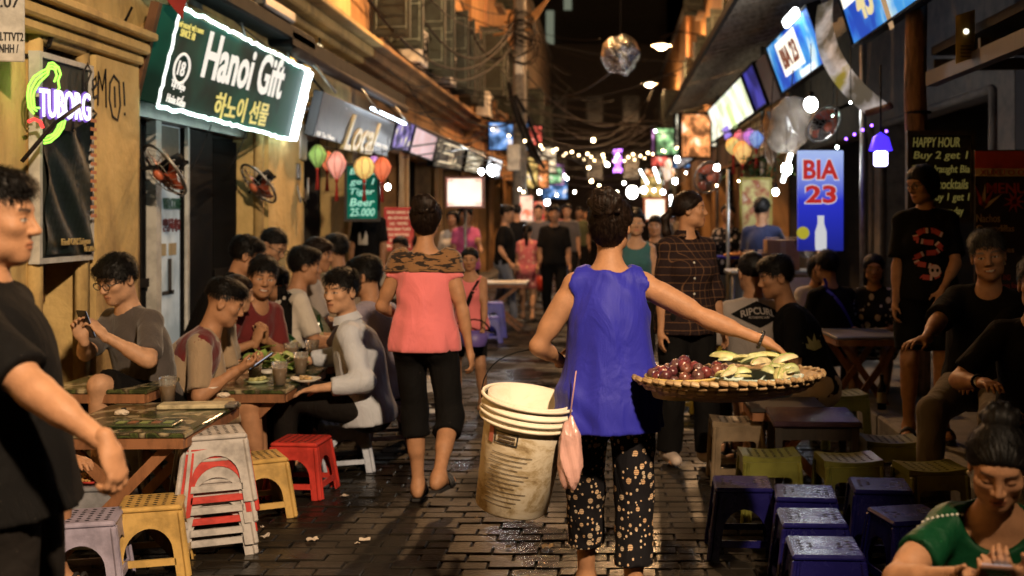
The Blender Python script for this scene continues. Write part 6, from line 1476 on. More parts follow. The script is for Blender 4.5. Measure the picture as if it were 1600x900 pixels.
for n_, (Y, z, lb) in enumerate(((21, 2.9, 'nearest string of warm lights across the far street'), (26, 3.1, 'second string of warm lights across the far street'), (32, 3.3, 'farthest string of warm lights across the far street'))):
    b = empty('string_lights', (0, Y, z), label=lb, cat='string lights'); pts = catenary((-2.4, 0, 0.3), (2.2, 1.5, 0.2), 0.5, 16)
    MB().tube(pts, 0.006, 4).build('wire', M_WIRE, b)
    for p in pts[1:-1]: MB().ball(tuple(p + Vector((0, 0, -0.05))), 0.022, 8, 6).build('bulb', glow('string_warm', (1.0, 0.72, 0.38), 14), b)
# ------------------------------------------------------------------ plastic stools
def plastic(name, col, rough=0.42, dirt=0.36): return mat(name, col, rough, var=dirt, scale=8, bump=0.12, bscale=60, spec=0.5)
M_HOLE = mat('hole_shade', (0.010, 0.009, 0.008), 0.8)  # dark chips laid on the seat, the shade of holes put into colour
STOOLS = {}
def stool_proto(kind, m, h, wt, wb):
    """four flared corner legs, arched side panels, stretchers and a seat dotted with dark chips for holes"""
    root = bpy.data.objects.new('plastic_stool', None)
    col = []
    def part(mb, nm, mm): o = bpy.data.objects.new(nm, mb.mesh(nm)); o.data.materials.append(mm); o.parent = root; col.append(o)
    sag = 0.012 if kind == 'rect' else 0.0
    if sag:
        top = MB(); top.grid(lambda u, v: ((u - .5) * wt * 1.06, (v - .5) * wt * 0.86, h - 0.004 - sag * math.cos((u - .5) * math.pi) + 0.010), 10, 4)
        top.grid(lambda u, v: ((.5 - u) * wt * 1.06, (v - .5) * wt * 0.86, h - 0.028 - sag * math.cos((u - .5) * math.pi)), 10, 4)
        for sg in (-1, 1):
            top.grid(lambda u, v: ((u - .5) * sg * wt * 1.06, -sg * wt * 0.43, h - 0.028 + v * 0.034 - sag * math.cos((u - .5) * math.pi)), 10, 1); top.grid(lambda u, v: (sg * wt * 0.53, (u - .5) * sg * wt * 0.86, h - 0.028 + v * 0.034), 4, 1)
        part(top, 'seat', m)
    else: part(MB().box((0, 0, h - 0.012), (wt + 0.012, wt + 0.012, 0.024), bev=0.009), 'seat', m)
    ho = MB(); n = 6
    for i in range(n):
        for j in range(n):
            x = (i - (n - 1) / 2) * wt * 0.145; y = (j - (n - 1) / 2) * wt * (0.145 if not sag else 0.115)
            if kind == 'fan' and abs(x) <= abs(y): continue
            ho.box((x, y, h + 0.0006 - (sag * math.cos(x / wt / 1.06 * math.pi) - 0.006 if sag else 0)), (0.014, 0.010, 0.0016), rz=0.6 if (i + j) % 2 else -0.6)
    o = bpy.data.objects.new('perforation', ho.mesh('perforation')); o.data.materials.append(M_HOLE); o.parent = root; o['kind'] = 'stuff'; col.append(o)
    H_ = h - 0.022
    for k in range(4):
        M = Matrix.Rotation(k * math.pi / 2, 4, 'Z')
        def pt(x, z, d=0.0):      # x in -1..1 of the width at height z
            w = wb + (wt - wb) * z / H_; return M @ Vector((x * w / 2, -(w / 2) + d, z))
        pts = [(-1, 0), (-1, H_), (1, H_), (1, 0), (0.70, 0)]
        if kind == 'rect': pts += [(0.70, H_ * 0.72), (0.58, H_ * 0.76), (-0.58, H_ * 0.76), (-0.70, H_ * 0.72)]
        else:
            for i in range(13):
                t = math.pi * i / 12; pts.append((0.66 * math.cos(t), H_ * (0.42 + 0.34 * math.sin(t))))
        pts.append((-0.70, 0)); n_ = len(pts)
        sp = MB(); sp.add([pt(x, z) for x, z in pts] + [pt(x, z, 0.008) for x, z in pts], [tuple(range(n_ - 1, -1, -1)), tuple(range(n_, 2 * n_))] + [(i, (i + 1) % n_, n_ + (i + 1) % n_, n_ + i) for i in range(n_)])
        part(sp, 'side_panel', m)
        st = MB(); st.add([pt(-0.72, H_ * .20), pt(0.72, H_ * .20), pt(0.72, H_ * .30), pt(-0.72, H_ * .30), pt(-0.72, H_ * .20, .012), pt(0.72, H_ * .20, .012), pt(0.72, H_ * .30, .012), pt(-0.72, H_ * .30, .012)], [(3, 2, 1, 0), (4, 5, 6, 7), (0, 1, 5, 4), (2, 3, 7, 6)]); part(st, 'stretcher', m)
        lg = MB(); c0, c1 = pt(-1, 0), pt(-1, H_); dx = Vector((c0.x, c0.y, 0)).normalized() * 0.004; lg.bar(c0 - dx, c1 - dx, 0.022, 0.022, bev=0.006); lg.bar(c0 + (M @ Vector((0.035, -0.003, 0))), c1 + (M @ Vector((0.026, -0.003, 0))), 0.010, 0.008); part(lg, 'leg', m)
    if kind == 'rect': part(MB().box((0, -wt * 0.43 - 0.004, h - 0.045), (0.065, 0.006, 0.018), bev=0.003), 'label', mat('stool_label', (0.55, 0.30, 0.16), 0.5))
    return root, col
def stool(loc, label, m, rz=0.0, kind='arch', h=0.285, wt=0.235, wb=0.305, group=None):
    key = (kind, m.name, h, wt)
    if key not in STOOLS: STOOLS[key] = stool_proto(kind, m, h, wt, wb)
    _, parts = STOOLS[key]
    e = empty('plastic_stool', loc, rz, label, 'stool', group)
    for p in parts:
        c = p.copy(); COL.objects.link(c); c.parent = e
    return e
S_LIL = plastic('stool_lilac', (0.34, 0.30, 0.40)); S_YEL = plastic('stool_yellow', (0.55, 0.34, 0.10)); S_WHT = plastic('stool_white', (0.46, 0.42, 0.40), dirt=0.4); S_RED = plastic('stool_red', (0.52, 0.04, 0.028)); S_PAL = plastic('stool_pale_blue', (0.40, 0.43, 0.52)); S_GRY = plastic('stool_grey', (0.22, 0.22, 0.24))
S_OLV = plastic('stool_olive', (0.15, 0.15, 0.03), 0.3); S_BLU = mat('stool_navy', (0.008, 0.007, 0.085), 0.24, var=0.15, scale=8, bump=0.08, bscale=30, spec=0.5); S_BRN = plastic('stool_brown', (0.20, 0.145, 0.09), 0.35)
G1, G2 = 'plastic stools along the left tables', 'plastic stools on the right side'
stool((PX(135, 4.48), 4.48, 0), 'lilac plastic stool at the bottom left corner', S_LIL, 0.25, group=G1)
stool((PX(238, 4.72), 4.72, 0), 'yellow plastic stool under the hand of the man in black', S_YEL, 0.28, group=G1)
for i, (m_, lb) in enumerate(((S_WHT, 'white stool at the bottom of the stack'), (S_WHT, 'second white stool from the bottom of the stack'), (S_RED, 'lower red stool in the middle of the stack'), (S_WHT, 'white stool between the two red ones in the stack'), (S_RED, 'upper red stool just under the top of the stack'), (S_WHT, 'grimy white stool, topmost of the stack'))):
    stool((-1.72 + 0.004 * math.sin(i * 2), 5.02 + 0.003 * math.cos(i * 3), i * 0.046), lb, m_, 0.42 + 0.015 * math.sin(i * 5), wt=0.25, wb=0.325, group='stack of plastic stools')
stool((PX(402, 5.6), 5.6, 0), 'yellow plastic stool right behind the stack', S_YEL, 0.5, group=G1)
stool((PX(471, 6.02), 6.02, 0), 'bright red plastic stool standing alone in the street', S_RED, -0.08, group=G1)
stool((PX(537, 6.6), 6.6, 0), 'pale blue plastic stool under the man in the light shirt', S_PAL, 0.35, h=0.27, group=G1)
stool((PX(603, 7.3), 7.3, 0), 'pale stool under the man in the lavender tee', S_LIL, 0.3, group=G1)
stool((PX(672, 8.3), 8.3, 0), 'white stool seen past the legs of the woman in pink', S_WHT, 0.2, group=G1)
stool((PX(180, 5.9), 5.9, 0), 'white stool below the man in glasses by the wall', S_WHT, 0.3, h=0.38, wt=.25, group=G1)
sn = stool((PX(158, 4.95), 4.95, 0), 'grey stool holding a plate of snacks at the left', S_GRY, 0.1, h=0.31, group=G1)
for (x, y, sc, lab) in ((765, 428, 13.5, 'blue stool on top by the far left tables'), (762, 470, 13.2, 'blue stool below the other by the far left tables')): stool((PX(x, sc), sc if y > 450 else sc + .3, 0), lab, plastic('stool_bright_blue', (0.05, 0.05, 0.42), 0.35), 0.2, h=0.42 if y < 450 else .3, group='blue stools by the far left tables')
# right side
stool((PX(1201, 5.55), 5.55, 0), 'olive stool with tan label nearest the walking women', S_OLV, 0.0, 'rect', 0.31, 0.26, 0.29, group=G2)
stool((PX(1325, 5.45), 5.45, 0), 'olive stool with pierced curved seat right of the first one', S_OLV, 0.04, 'rect', 0.31, 0.26, 0.29, group=G2)
stool((PX(1390, 5.9), 5.9, 0), 'darker olive stool with a tan label behind the second olive one', S_OLV, -0.02, 'rect', 0.31, 0.26, 0.29, group=G2); stool((PX(1452, 5.35), 5.35, 0), 'olive stool half hidden behind the woman in green', S_OLV, 0.1, 'rect', 0.29, 0.26, 0.29, group=G2)
stool((PX(1150, 6.3), 6.3, 0), 'brown stool standing behind the olive and blue stools', S_BRN, 0.0, 'rect', 0.34, 0.26, 0.29, group=G2); stool((PX(1312, 7.3), 7.3, 0), 'olive stool below the man in khaki shorts', S_OLV, 0.1, 'rect', 0.33, 0.28, 0.31, group=G2)
stool((PX(1160, 4.98), 4.98, 0), 'navy stool with a stained seat nearest the street', S_BLU, -0.05, 'fan', h=0.30, group=G2)
stool((PX(1258, 4.75), 4.75, 0), 'navy stool second from the street with a wet seat', S_BLU, -0.12, 'fan', h=0.315, group=G2); stool((PX(1268, 4.42), 4.42, 0), 'navy stool in front of the wet one', S_BLU, -0.05, 'fan', h=0.30, group=G2); stool((PX(1288, 4.02), 4.02, 0), 'navy stool at the bottom edge of the picture', S_BLU, -0.05, 'fan', h=0.30, group=G2)
stool((PX(1375, 4.9), 4.9, 0), 'navy stool in shadow left of the woman in green', S_BLU, -0.1, 'fan', h=0.31, group=G2); stool((PX(1420, 4.5), 4.5, 0), 'navy stool just behind the shoulder of the woman in green', S_BLU, 0.2, 'fan', h=0.29, group=G2)
S_YFAR = plastic('stool_far_yellow', (0.55, 0.42, 0.05))
for k, (x, Y, hh_, lb) in enumerate(((1078, 9.3, 0.30, 'yellow stool behind the woman in the plaid shirt'), (1098, 9.8, 0.42, 'taller yellow stool by the man in the cap'), (1128, 9.4, 0.30, 'yellow stool just left of the cap'), (1088, 8.6, 0.28, 'low yellow stool beside the hip of the plaid shirt'))): stool((PX(x, Y), Y, 0), lb, S_YFAR, 0.2 * k, h=hh_, group='yellow stools in the middle distance')

# ------------------------------------------------------------------ tables
M_LEGW = mat('red_brown_wood', (0.27, 0.115, 0.05), 0.55, var=0.45, stretch=(1, 1, 0.3), scale=14)
def vinyl():
    m, nt, b = nodes_of('patterned_vinyl'); L = nt.links; N = nt.nodes.new
    tc = N('ShaderNodeTexCoord'); v = N('ShaderNodeTexVoronoi'); v.inputs['Scale'].default_value = 14; L.new(tc.outputs['Object'], v.inputs['Vector'])
    n = N('ShaderNodeTexNoise'); n.inputs['Scale'].default_value = 9; n.inputs['Detail'].default_value = 4; L.new(tc.outputs['Object'], n.inputs['Vector'])
    cr = N('ShaderNodeValToRGB')
    for i, (p, c) in enumerate(((0.0, (0.010, 0.012, 0.008)), (0.50, (0.02, 0.03, 0.012)), (0.56, (0.07, 0.09, 0.03)), (0.60, (0.02, 0.015, 0.010)), (0.70, (0.34, 0.28, 0.17)))):
        e = cr.color_ramp.elements[i] if i < 2 else cr.color_ramp.elements.new(p); e.position = p; e.color = rgb(c)
    ad = N('ShaderNodeMath'); ad.operation = 'MULTIPLY_ADD'; ad.inputs[1].default_value = 0.35; L.new(v.outputs['Distance'], ad.inputs[0]); L.new(n.outputs['Fac'], ad.inputs[2]); sb = N('ShaderNodeMath'); sb.operation = 'SUBTRACT'; sb.inputs[1].default_value = 0.08; L.new(ad.outputs[0], sb.inputs[0])
    L.new(sb.outputs[0], cr.inputs[0]); L.new(cr.outputs[0], b.inputs['Base Color']); b.inputs['Roughness'].default_value = 0.22
    return m
M_VIN = vinyl()
def fold_table(c, sx, sy, h, label, rz=0.0, topm=None):
    b = empty('folding_table', c, rz, label, 'table', 'folding wooden tables')
    MB().box((0, 0, h - 0.012), (sx, sy, 0.022), bev=0.005).build('tabletop', topm or M_VIN, b)
    for sg in (-1, 1):
        MB().box((0, sg * (sy / 2 - 0.015), h - 0.045), (sx - 0.02, 0.03, 0.042)).build('rail', M_LEGW, b); MB().box((sg * (sx / 2 - 0.02), 0, h - 0.047), (0.03, sy - 0.07, 0.04)).build('rail', M_LEGW, b)
    for sy_ in (-1, 1):
        y = sy_ * (sy / 2 - 0.06)
        MB().bar((-sx * 0.40, y, 0.02), (sx * 0.38, y, h - 0.05), 0.045, 0.022, up=(0, 1, 0)).build('leg', M_LEGW, b); MB().bar((sx * 0.40, y + 0.026, 0.02), (-sx * 0.38, y + 0.026, h - 0.05), 0.045, 0.022, up=(0, 1, 0)).build('leg', M_LEGW, b)
    MB().bar((-sx * .38, -sy / 2 + .05, .06), (-sx * .38, sy / 2 - .05, .06), 0.03).build('stretcher', M_LEGW, b)
    return b
TH = 0.55
T1 = (-2.06, 5.16, 0); fold_table(T1, 0.60, 0.80, TH, 'wooden folding table with patterned top behind the stool stack', 0.03)
T2 = (-1.98, 6.42, 0); fold_table(T2, 0.62, 0.95, TH, 'wooden folding table crowded with cups and greens', 0.02); T3 = (-1.98, 7.5, 0); fold_table(T3, 0.62, 0.95, TH, 'folding table farther along the wall behind the crowded one')
fold_table((PX(140, 5.45), 5.75, 0), 0.50, 0.50, 0.62, 'small folding table in front of the man in glasses')
bt = empty('low_table', (PX(1268, 5.95), 5.95, 0), -0.04, 'low dark table with violet sheen among the right stools', 'table')
MB().box((0, 0, 0.41), (0.44, 0.46, 0.03), bev=0.008).build('tabletop', mat('lacquer_dark', (0.045, 0.025, 0.035), 0.22), bt)
for sx_ in (-1, 1):
    for sy_ in (-1, 1): MB().box((sx_ * 0.19, sy_ * 0.20, 0.2), (0.035, 0.035, 0.40)).build('leg', M_DRK, bt)
    MB().box((0, sx_ * 0.2, 0.36), (0.36, 0.02, 0.06)).build('apron', M_DRK, bt)
rt_ = fold_table((PX(1345, 8.2), 8.2, 0), 0.5, 0.6, 0.62, 'small steel topped table by the seated women on the right', 0.05, mat('steel_top', (0.30, 0.30, 0.33), 0.3, metal=0.6)); fold_table((PX(1092, 10.6), 10.6, 0), 0.6, 0.6, 0.6, 'yellow topped table behind the plaid shirt', 0, S_YFAR); fold_table((PX(765, 14.2), 14.6, 0), 0.9, 0.6, 0.62, 'pale table beside the far blue stools', 0, M_WFR)
fold_table((PX(1225, 6.35), 6.35, 0), 0.42, 0.42, 0.42, 'low dark table between the two seated men on the right', 0, M_DRK)
# wicker chair back by the wall
wc = empty('wicker_chair', (PX(500, 9.2), 9.2, 0), 0.35, 'pale wicker chair back beside the yellow pilaster', 'chair'); M_WIC = mat('wicker', (0.42, 0.36, 0.26), 0.7)
wv = MB()
for k in range(15): wv.tube([((k - 7) * 0.028, 0.02 * math.cos(k * .4), 0.5), ((k - 7) * 0.032, 0.03, 0.95 - 0.0018 * (k - 7) ** 2)], 0.005, 4)
for k in range(12): wv.tube([(-0.22, 0.02, 0.52 + k * 0.034), (0, 0.045, 0.53 + k * 0.036), (0.22, 0.02, 0.52 + k * 0.034)], 0.005, 4)
wv.build('backrest_weave', M_WIC, wc); MB().tube([(-0.23, 0.02, 0.45), (-0.24, 0.02, 0.86), (-0.12, 0.03, 0.97), (0.12, 0.03, 0.97), (0.24, 0.02, 0.86), (0.23, 0.02, 0.45)], 0.014, 8).build('back_frame', M_WIC, wc); MB().box((0, -0.2, 0.43), (0.46, 0.44, 0.04), bev=0.015).build('seat', M_WIC, wc)
for sx_ in (-1, 1):
    for y_ in (-0.38, 0.0): MB().tube([(sx_ * 0.2, y_, 0.42), (sx_ * 0.21, y_, 0.0)], 0.016, 6).build('leg', M_WIC, wc)
# ------------------------------------------------------------------ table ware
M_CUP = mat('clear_cup', (0.62, 0.58, 0.52), 0.15, trans=0.6, alpha=0.7); M_TEA = mat('iced_tea', (0.48, 0.26, 0.10), 0.15); M_GLS = mat('bottle_green', (0.008, 0.045, 0.012), 0.08, spec=0.8)
def cup(c, label, fill=0.8):
    b = empty('plastic_cup', c, label=label, cat='cup', group='plastic cups of tea on the left table')
    MB().lathe([(0, 0.002), (0.030, 0.002), (0.044, 0.12), (0.046, 0.122), (0.042, 0.12)], 18).build('wall', M_CUP, b); MB().lathe([(0, 0.006), (0.0275, 0.006), (0.027 + 0.0125 * fill, 0.115 * fill), (0, 0.115 * fill)], 16).build('drink', M_TEA, b)
def bottle(c, label, tilt=0.0, m=None):
    b = empty('beer_bottle', c, label=label, cat='bottle', group='beer bottles'); b.rotation_euler = (0, tilt, 0)
    MB().lathe([(0, 0), (0.03, 0), (0.031, 0.13), (0.026, 0.155), (0.014, 0.185), (0.013, 0.23), (0.015, 0.232), (0, 0.234)], 16).build('glass', m or M_GLS, b); MB().lathe([(0.0316, 0.045), (0.0318, 0.115)], 16).build('label', mat('bottle_label', (0.50, 0.42, 0.22), 0.5), b)
def on(px, py, h=TH): 
    Y = (CAMZ - h) * F_PX / (py - VY); return Vector((PX(px, Y), Y, h))
cup(on(437, 602), 'clear cup of tea at the front of the crowded table'); cup(on(470, 584), 'clear cup of tea right of the greens'); cup(on(398, 594), 'clear cup of tea beside the phone hands', 0.6)
bottle(on(416, 560), 'upright green bottle in front of the smiling man'); bottle(on(474, 556), 'leaning green bottle held at the far side of the table', -0.7); bottle((1.83, 7.7, 0.156), 'dark bottle standing on the kerb left of the smiling man', 0, mat('bottle_brown', (0.02, 0.012, 0.006), 0.1))
gn = empty('salad_basket', on(435, 578), label='heap of green lettuce leaves on the crowded table', cat='greens'); lf = MB(); rr = random.Random(6)
for k in range(90):
    c = Vector((rr.gauss(0, 0.085), rr.gauss(0, 0.08), abs(rr.gauss(0, 0.03)) + 0.035)); M = Matrix.Translation(c) @ Matrix.Rotation(rr.uniform(0, 6.28), 4, 'Z') @ Matrix.Rotation(rr.uniform(-.7, .7), 4, 'X'); w_ = rr.uniform(0.02, 0.04)
    lf.add([(-w_, -w_, .008), (0, -w_ * .6, 0), (w_, -w_, .010), (-w_, w_, .006), (0, w_ * 1.3, -.004), (w_, w_, .012)], [(0, 1, 4, 3), (1, 2, 5, 4)], True, M)
lf.build('leaves', mat('lettuce', (0.26, 0.36, 0.09), 0.45, var=0.4, scale=20), gn); MB().lathe([(0, 0.002), (0.13, 0.002), (0.17, 0.035), (0.173, 0.035)], 20).build('basket', plastic('basket_green', (0.30, 0.42, 0.14)), gn)
for i, (px, py, r_, lb, c_) in enumerate(((402, 598, 0.075, 'pale plate with flat bread at the front of the table', (0.45, 0.50, 0.30)), (478, 596, 0.08, 'white plate of scraps at the right of the table', (0.55, 0.5, 0.42)), (420, 548, 0.08, 'small plate behind the greens', (0.5, 0.48, 0.42)))):
    b = empty('plate', on(px, py), label=lb, cat='plate'); MB().lathe([(0, 0.004), (r_ * 0.6, 0.004), (r_, 0.018), (r_ * 1.02, 0.018), (r_ * .62, 0.0)], 22).build('dish', plastic('dish_%d' % i, c_), b); f_ = MB()
    for k in range(7): f_.ball((rr.gauss(0, r_ * .3), rr.gauss(0, r_ * .3), 0.018), (rr.uniform(.012, .03), rr.uniform(.012, .025), .012), 8, 6)
    f_.build('food', mat('food_%d' % i, ((0.42, 0.40, 0.16), (0.5, 0.32, 0.14), (0.35, 0.14, 0.06))[i], 0.5, var=.5, scale=30), b)['kind'] = 'stuff'
mn = empty('laminated_menu', on(305, 637), 0.12, 'folded laminated menu lying on the front table', 'menu'); MB().box((0, 0, 0.012), (0.32, 0.12, 0.02), bev=0.004).build('cover', mat('menu_cream', (0.55, 0.47, 0.30), 0.3, var=.4, scale=16), mn); MB().box((0.17, -.02, 0.014), (0.05, 0.09, 0.018), bev=0.004).build('clip', M_STEEL, mn)
mn2 = empty('laminated_menu', on(226, 664), 0.05, 'dark picture menu at the front edge of the table', 'menu'); MB().box((0, 0, 0.006), (0.28, 0.14, 0.008), bev=0.002).build('cover', mat('menu_dark', (0.05, 0.07, 0.03), 0.2, var=.7, scale=9), mn2)
for k in range(5): MB().box((-0.1 + k * .05, 0.01, 0.0115), (0.035, 0.05, 0.002)).build('picture', mat('menu_pic_%d' % (k % 2), ((0.25, 0.3, 0.1), (0.3, 0.12, 0.06))[k % 2], 0.3), mn2)
pk = empty('snack_plate', (PX(152, 4.95), 4.93, 0.312), label='red plate of fried snacks on the grey stool', cat='plate'); MB().lathe([(0, 0.003), (0.06, 0.003), (0.095, 0.02), (0.097, 0.02), (0.06, 0)], 22).build('dish', plastic('dish_red', (0.45, 0.04, 0.03)), pk); f_ = MB()
for k in range(70): a = rr.uniform(0, 6.28); r_ = 0.075 * math.sqrt(rr.random()); p = Vector((r_ * math.cos(a), r_ * math.sin(a), 0.018 + 0.02 * (1 - r_ / .08) * rr.random())); q_ = Vector((rr.gauss(0, 1), rr.gauss(0, 1), rr.gauss(0, .3))).normalized() * 0.018; f_.bar(p - q_, p + q_, 0.007)
f_.build('snack_sticks', mat('fried_snack', (0.55, 0.30, 0.10), 0.6, var=.4), pk)['kind'] = 'stuff'
sp_ = empty('food_tray', on(140, 544, 0.62), label='tray of shells on the small table before the man in glasses', cat='tray'); MB().lathe([(0, 0.003), (0.12, 0.003), (0.15, 0.025), (0.153, 0.025), (0.12, 0)], 22).build('tray', M_STEEL, sp_); f_ = MB()
for k in range(50): a = rr.uniform(0, 6.28); r_ = 0.12 * math.sqrt(rr.random()); f_.ball((r_ * math.cos(a), r_ * math.sin(a), 0.018), (0.014, 0.01, 0.01), 6, 4)
f_.build('shells', mat('shell_tan', (0.40, 0.27, 0.14), 0.6, var=.6, scale=40), sp_)['kind'] = 'stuff'
bgp = crumple(on(455, 556) + Vector((0, 0, 0.05)), 0.06, 3, 'plastic_bag', 'crumpled clear bag on the crowded table', 'bag', m_bag, sub=3, hang=0.0, sq=(1.3, 1, .6))
# litter on the paving
M_PAP = mat('paper_scrap', (0.62, 0.52, 0.42), 0.8, var=.3)
for i, (px, py, sz) in enumerate(((856, 857, .05), (482, 776, .04), (538, 777, .045), (570, 846, .035), (558, 852, .025), (416, 840, .05), (488, 846, .05), (405, 795, .04), (410, 827, .02), (795, 858, .025), (700, 700, .03), (640, 700, .02), (697, 668, .03), (625, 712, .02), (1085, 690, .02), (560, 735, .02), (930, 860, .02), (745, 812, .02))):
    Y = CAMZ * F_PX / (py - VY); b = empty('paper_scrap', (PX(px, Y), Y, 0.004), rr.uniform(0, 6), 'scrap of litter on the paving, %s' % ('number' if False else ('square white one beside the woman in blue' if i == 0 else 'pale and torn')), 'litter', 'paper scraps on the paving')
    s1 = rr.random() * 6
    MB().grid(lambda u, v: ((u - .5) * sz * (1.4 if i % 2 else 1), (v - .5) * sz * (1 - .4 * u * (i % 3)), 0.004 + 0.008 * abs(math.sin(4 * u + s1) * math.sin(5 * v + s1))), 5, 5, False).build('paper', M_PAP, b)

# more clutter on the tables
bottle(on(392, 556), 'green bottle beside the clasped hands of the smiling man'); bottle(on(498, 545), 'green bottle near the far end of the second table'); cup(on(455, 566), 'clear cup of tea behind the greens'); cup(on(488, 562), 'clear cup of tea by the pale shirt sleeve', 0.5); cup(on(262, 628), 'clear cup of tea alone on the front table', 0.7)
for i, (px, py, lb) in enumerate(((350, 622, 'crumpled napkin at the back corner of the front table'), (462, 596, 'crumpled napkin at the edge of the crowded table'), (190, 650, 'crumpled napkin at the left of the front table'))): crumple(on(px, py) + Vector((0, 0, .016)), 0.028, 50 + i, 'paper_napkin', lb, 'napkin', M_PAP, sub=3, hang=0.0, sq=(1.3, 1, .6))
for i, (px, py, lb) in enumerate(((330, 612, 'small sauce bowl at the back of the front table'), (418, 586, 'small sauce bowl between the cups'), (476, 574, 'small sauce bowl near the leaning bottle'))):
    b = empty('sauce_bowl', on(px, py), label=lb, cat='bowl', group='sauce bowls'); MB().lathe([(0, 0), (0.022, 0), (0.042, 0.028), (0.044, 0.028), (0.024, 0.004)], 18).build('bowl', plastic('bowl_white', (0.6, 0.56, 0.5)), b); MB().lathe([(0, 0.016), (0.032, 0.016)], 16).build('sauce', mat('chilli_sauce', (0.35, 0.05, 0.015), 0.2), b)
# ------------------------------------------------------------------ clothes
def decal(target, verts_fn, polys, m, name, axis=(0, -1, 0), off=0.004, parent=None):
    """lay flat print on a garment: every point (x, z) is pushed onto the cloth along the axis (figure space)"""
    ax = Vector(axis); out = []
    for v in verts_fn:
        p = Vector(v); st = p + ax * 0.6
        hit, loc, nrm, idx = target.ray_cast(st, -ax)
        out.append((loc if hit and (loc - p).length < 0.5 else p) + ax * off)
    me = bpy.data.meshes.new(name); me.from_pydata(out, [], polys); me.update()
    return mesh_obj(name, me, m, parent or target)
def child(info, nm): return [c for c in info['obj'].children if c.name.split('.')[0] == nm][0]
def grid_poly(fn, nu, nv):
    vs = [fn(i / nu, j / nv) for i in range(nu + 1) for j in range(nv + 1)]; return vs, [(i * (nv + 1) + j, (i + 1) * (nv + 1) + j, (i + 1) * (nv + 1) + j + 1, i * (nv + 1) + j + 1) for i in range(nu) for j in range(nv)]
def text_decal(target, body, m, c, w, h, axis, right=(1, 0, 0), arc=0.0):
    o = text_mesh(body, m, None, (0, 0, 0), h, w, 'print_lettering', 'CENTER', 0.02, 0, 0.0); me = o.data; bpy.data.objects.remove(o)
    r = Vector(right); u = Vector((0, 0, 1)); vs = [Vector(c) + r * v.co.x + u * (v.co.y - arc * (v.co.x / w * 2) ** 2) for v in me.vertices]
    return decal(target, vs, [tuple(p.vertices) for p in me.polygons], m, 'print_lettering', axis, 0.008)
C_BLK = cloth('black_cotton', (0.005, 0.0045, 0.0045)); C_BLUE = cloth('royal_blue_silk', (0.023, 0.024, 0.35), rough=0.6, sheen=0.05); C_SPOT = cloth('spotted_rayon', (0.010, 0.009, 0.011), (0.62, 0.50, 0.36), 'spots', scale=1.45)
C_PINK = cloth('coral_cotton', (0.76, 0.19, 0.20)); C_ANI = cloth('animal_print', (0.22, 0.11, 0.045), (0.02, 0.012, 0.008), 'animal'); C_MAR = cloth('maroon_cotton', (0.13, 0.014, 0.014)); C_BEI = cloth('beige_cotton', (0.34, 0.24, 0.15)); C_KHA = cloth('khaki_twill', (0.38, 0.25, 0.13)); C_LBL = cloth('pale_blue_shirt', (0.50, 0.52, 0.58), rough=.7); C_LAV = cloth('lavender_tee', (0.30, 0.25, 0.30)); C_CHA = cloth('charcoal_tee', (0.075, 0.062, 0.058)); C_GRN = cloth('green_tee', (0.025, 0.10, 0.045)); C_WHT = cloth('white_tee', (0.60, 0.53, 0.45)); C_OLI = cloth('olive_tee', (0.075, 0.075, 0.03)); C_MAG = cloth('magenta_tee', (0.48, 0.09, 0.22)); C_JEA = cloth('faded_denim', (0.06, 0.08, 0.13), (0.25, 0.27, 0.32), 'fade'); C_PNK2 = cloth('pink_suit', (0.55, 0.14, 0.17), (0.65, 0.4, 0.38), 'floral', scale=.7); C_TEA = cloth('teal_tank', (0.04, 0.13, 0.14)); C_PLA = cloth('plaid_flannel', (0.018, 0.010, 0.010), (0.14, 0.07, 0.035), 'plaid', scale=1.3); C_FLO = cloth('floral_blouse', (0.015, 0.015, 0.02), (0.5, 0.5, 0.52), 'floral', scale=.6); C_GRY = cloth('heather_grey', (0.34, 0.29, 0.26)); C_EME = cloth('emerald_satin', (0.004, 0.048, 0.018), rough=.5, sheen=.1); C_DRS = cloth('dark_trousers', (0.010, 0.008, 0.007)); C_TROU = cloth('taupe_trousers', (0.11, 0.085, 0.06)); C_STR = cloth('striped_skirt', (0.03, 0.03, 0.03), (0.5, 0.48, 0.45), 'stripes'); C_LJE = cloth('light_jeans', (0.30, 0.34, 0.42), (0.42, 0.45, 0.5), 'fade')
SH_W = mat('pale_shoe', (0.50, 0.40, 0.34), 0.6); SH_B = mat('black_shoe', (0.02, 0.018, 0.018), 0.5)
def Tl(at, face, px, py, Y): return localpt(at, face, P(px, py, Y))
# ---- woman in blue with basket and bucket
A = (PX(952, 4.08), 4.08, 0.0)
wb_ = person('woman seen from behind in a sleeveless royal blue top carrying basket and bucket', A, 0, 1.50, 'f', twist=4, head=(-14, 2, 2), hr=Tl(A, 0, 1220, 545, 4.02), er=(0.0, -0.3, -1), hl=Tl(A, 0, 880, 566, 4.24), el=(-1.2, -1, -0.9),
    hand_r=dict(dir=(0.85, 0.05, -0.45), palm=(-0.35, 0.1, -1), curl=0.30, thumb=.6), hand_l=dict(dir=(0.7, 0.7, 0.1), palm=(0, 0, 1), curl=1.0), fr=(0.085, -0.04, 0.075), fl=(-0.085, 0.22, 0.075),
    top=dict(m=C_BLUE, sleeve=0, neck='boat', hem=-0.135, loose=0.020, flare=0.014, fold=0.005, drape=.0075), bottom=dict(m=C_SPOT, len=0.80, loose=0.010, flare=0.016), hair='bun', hairc='brown', skin='tan', fat=1.0)
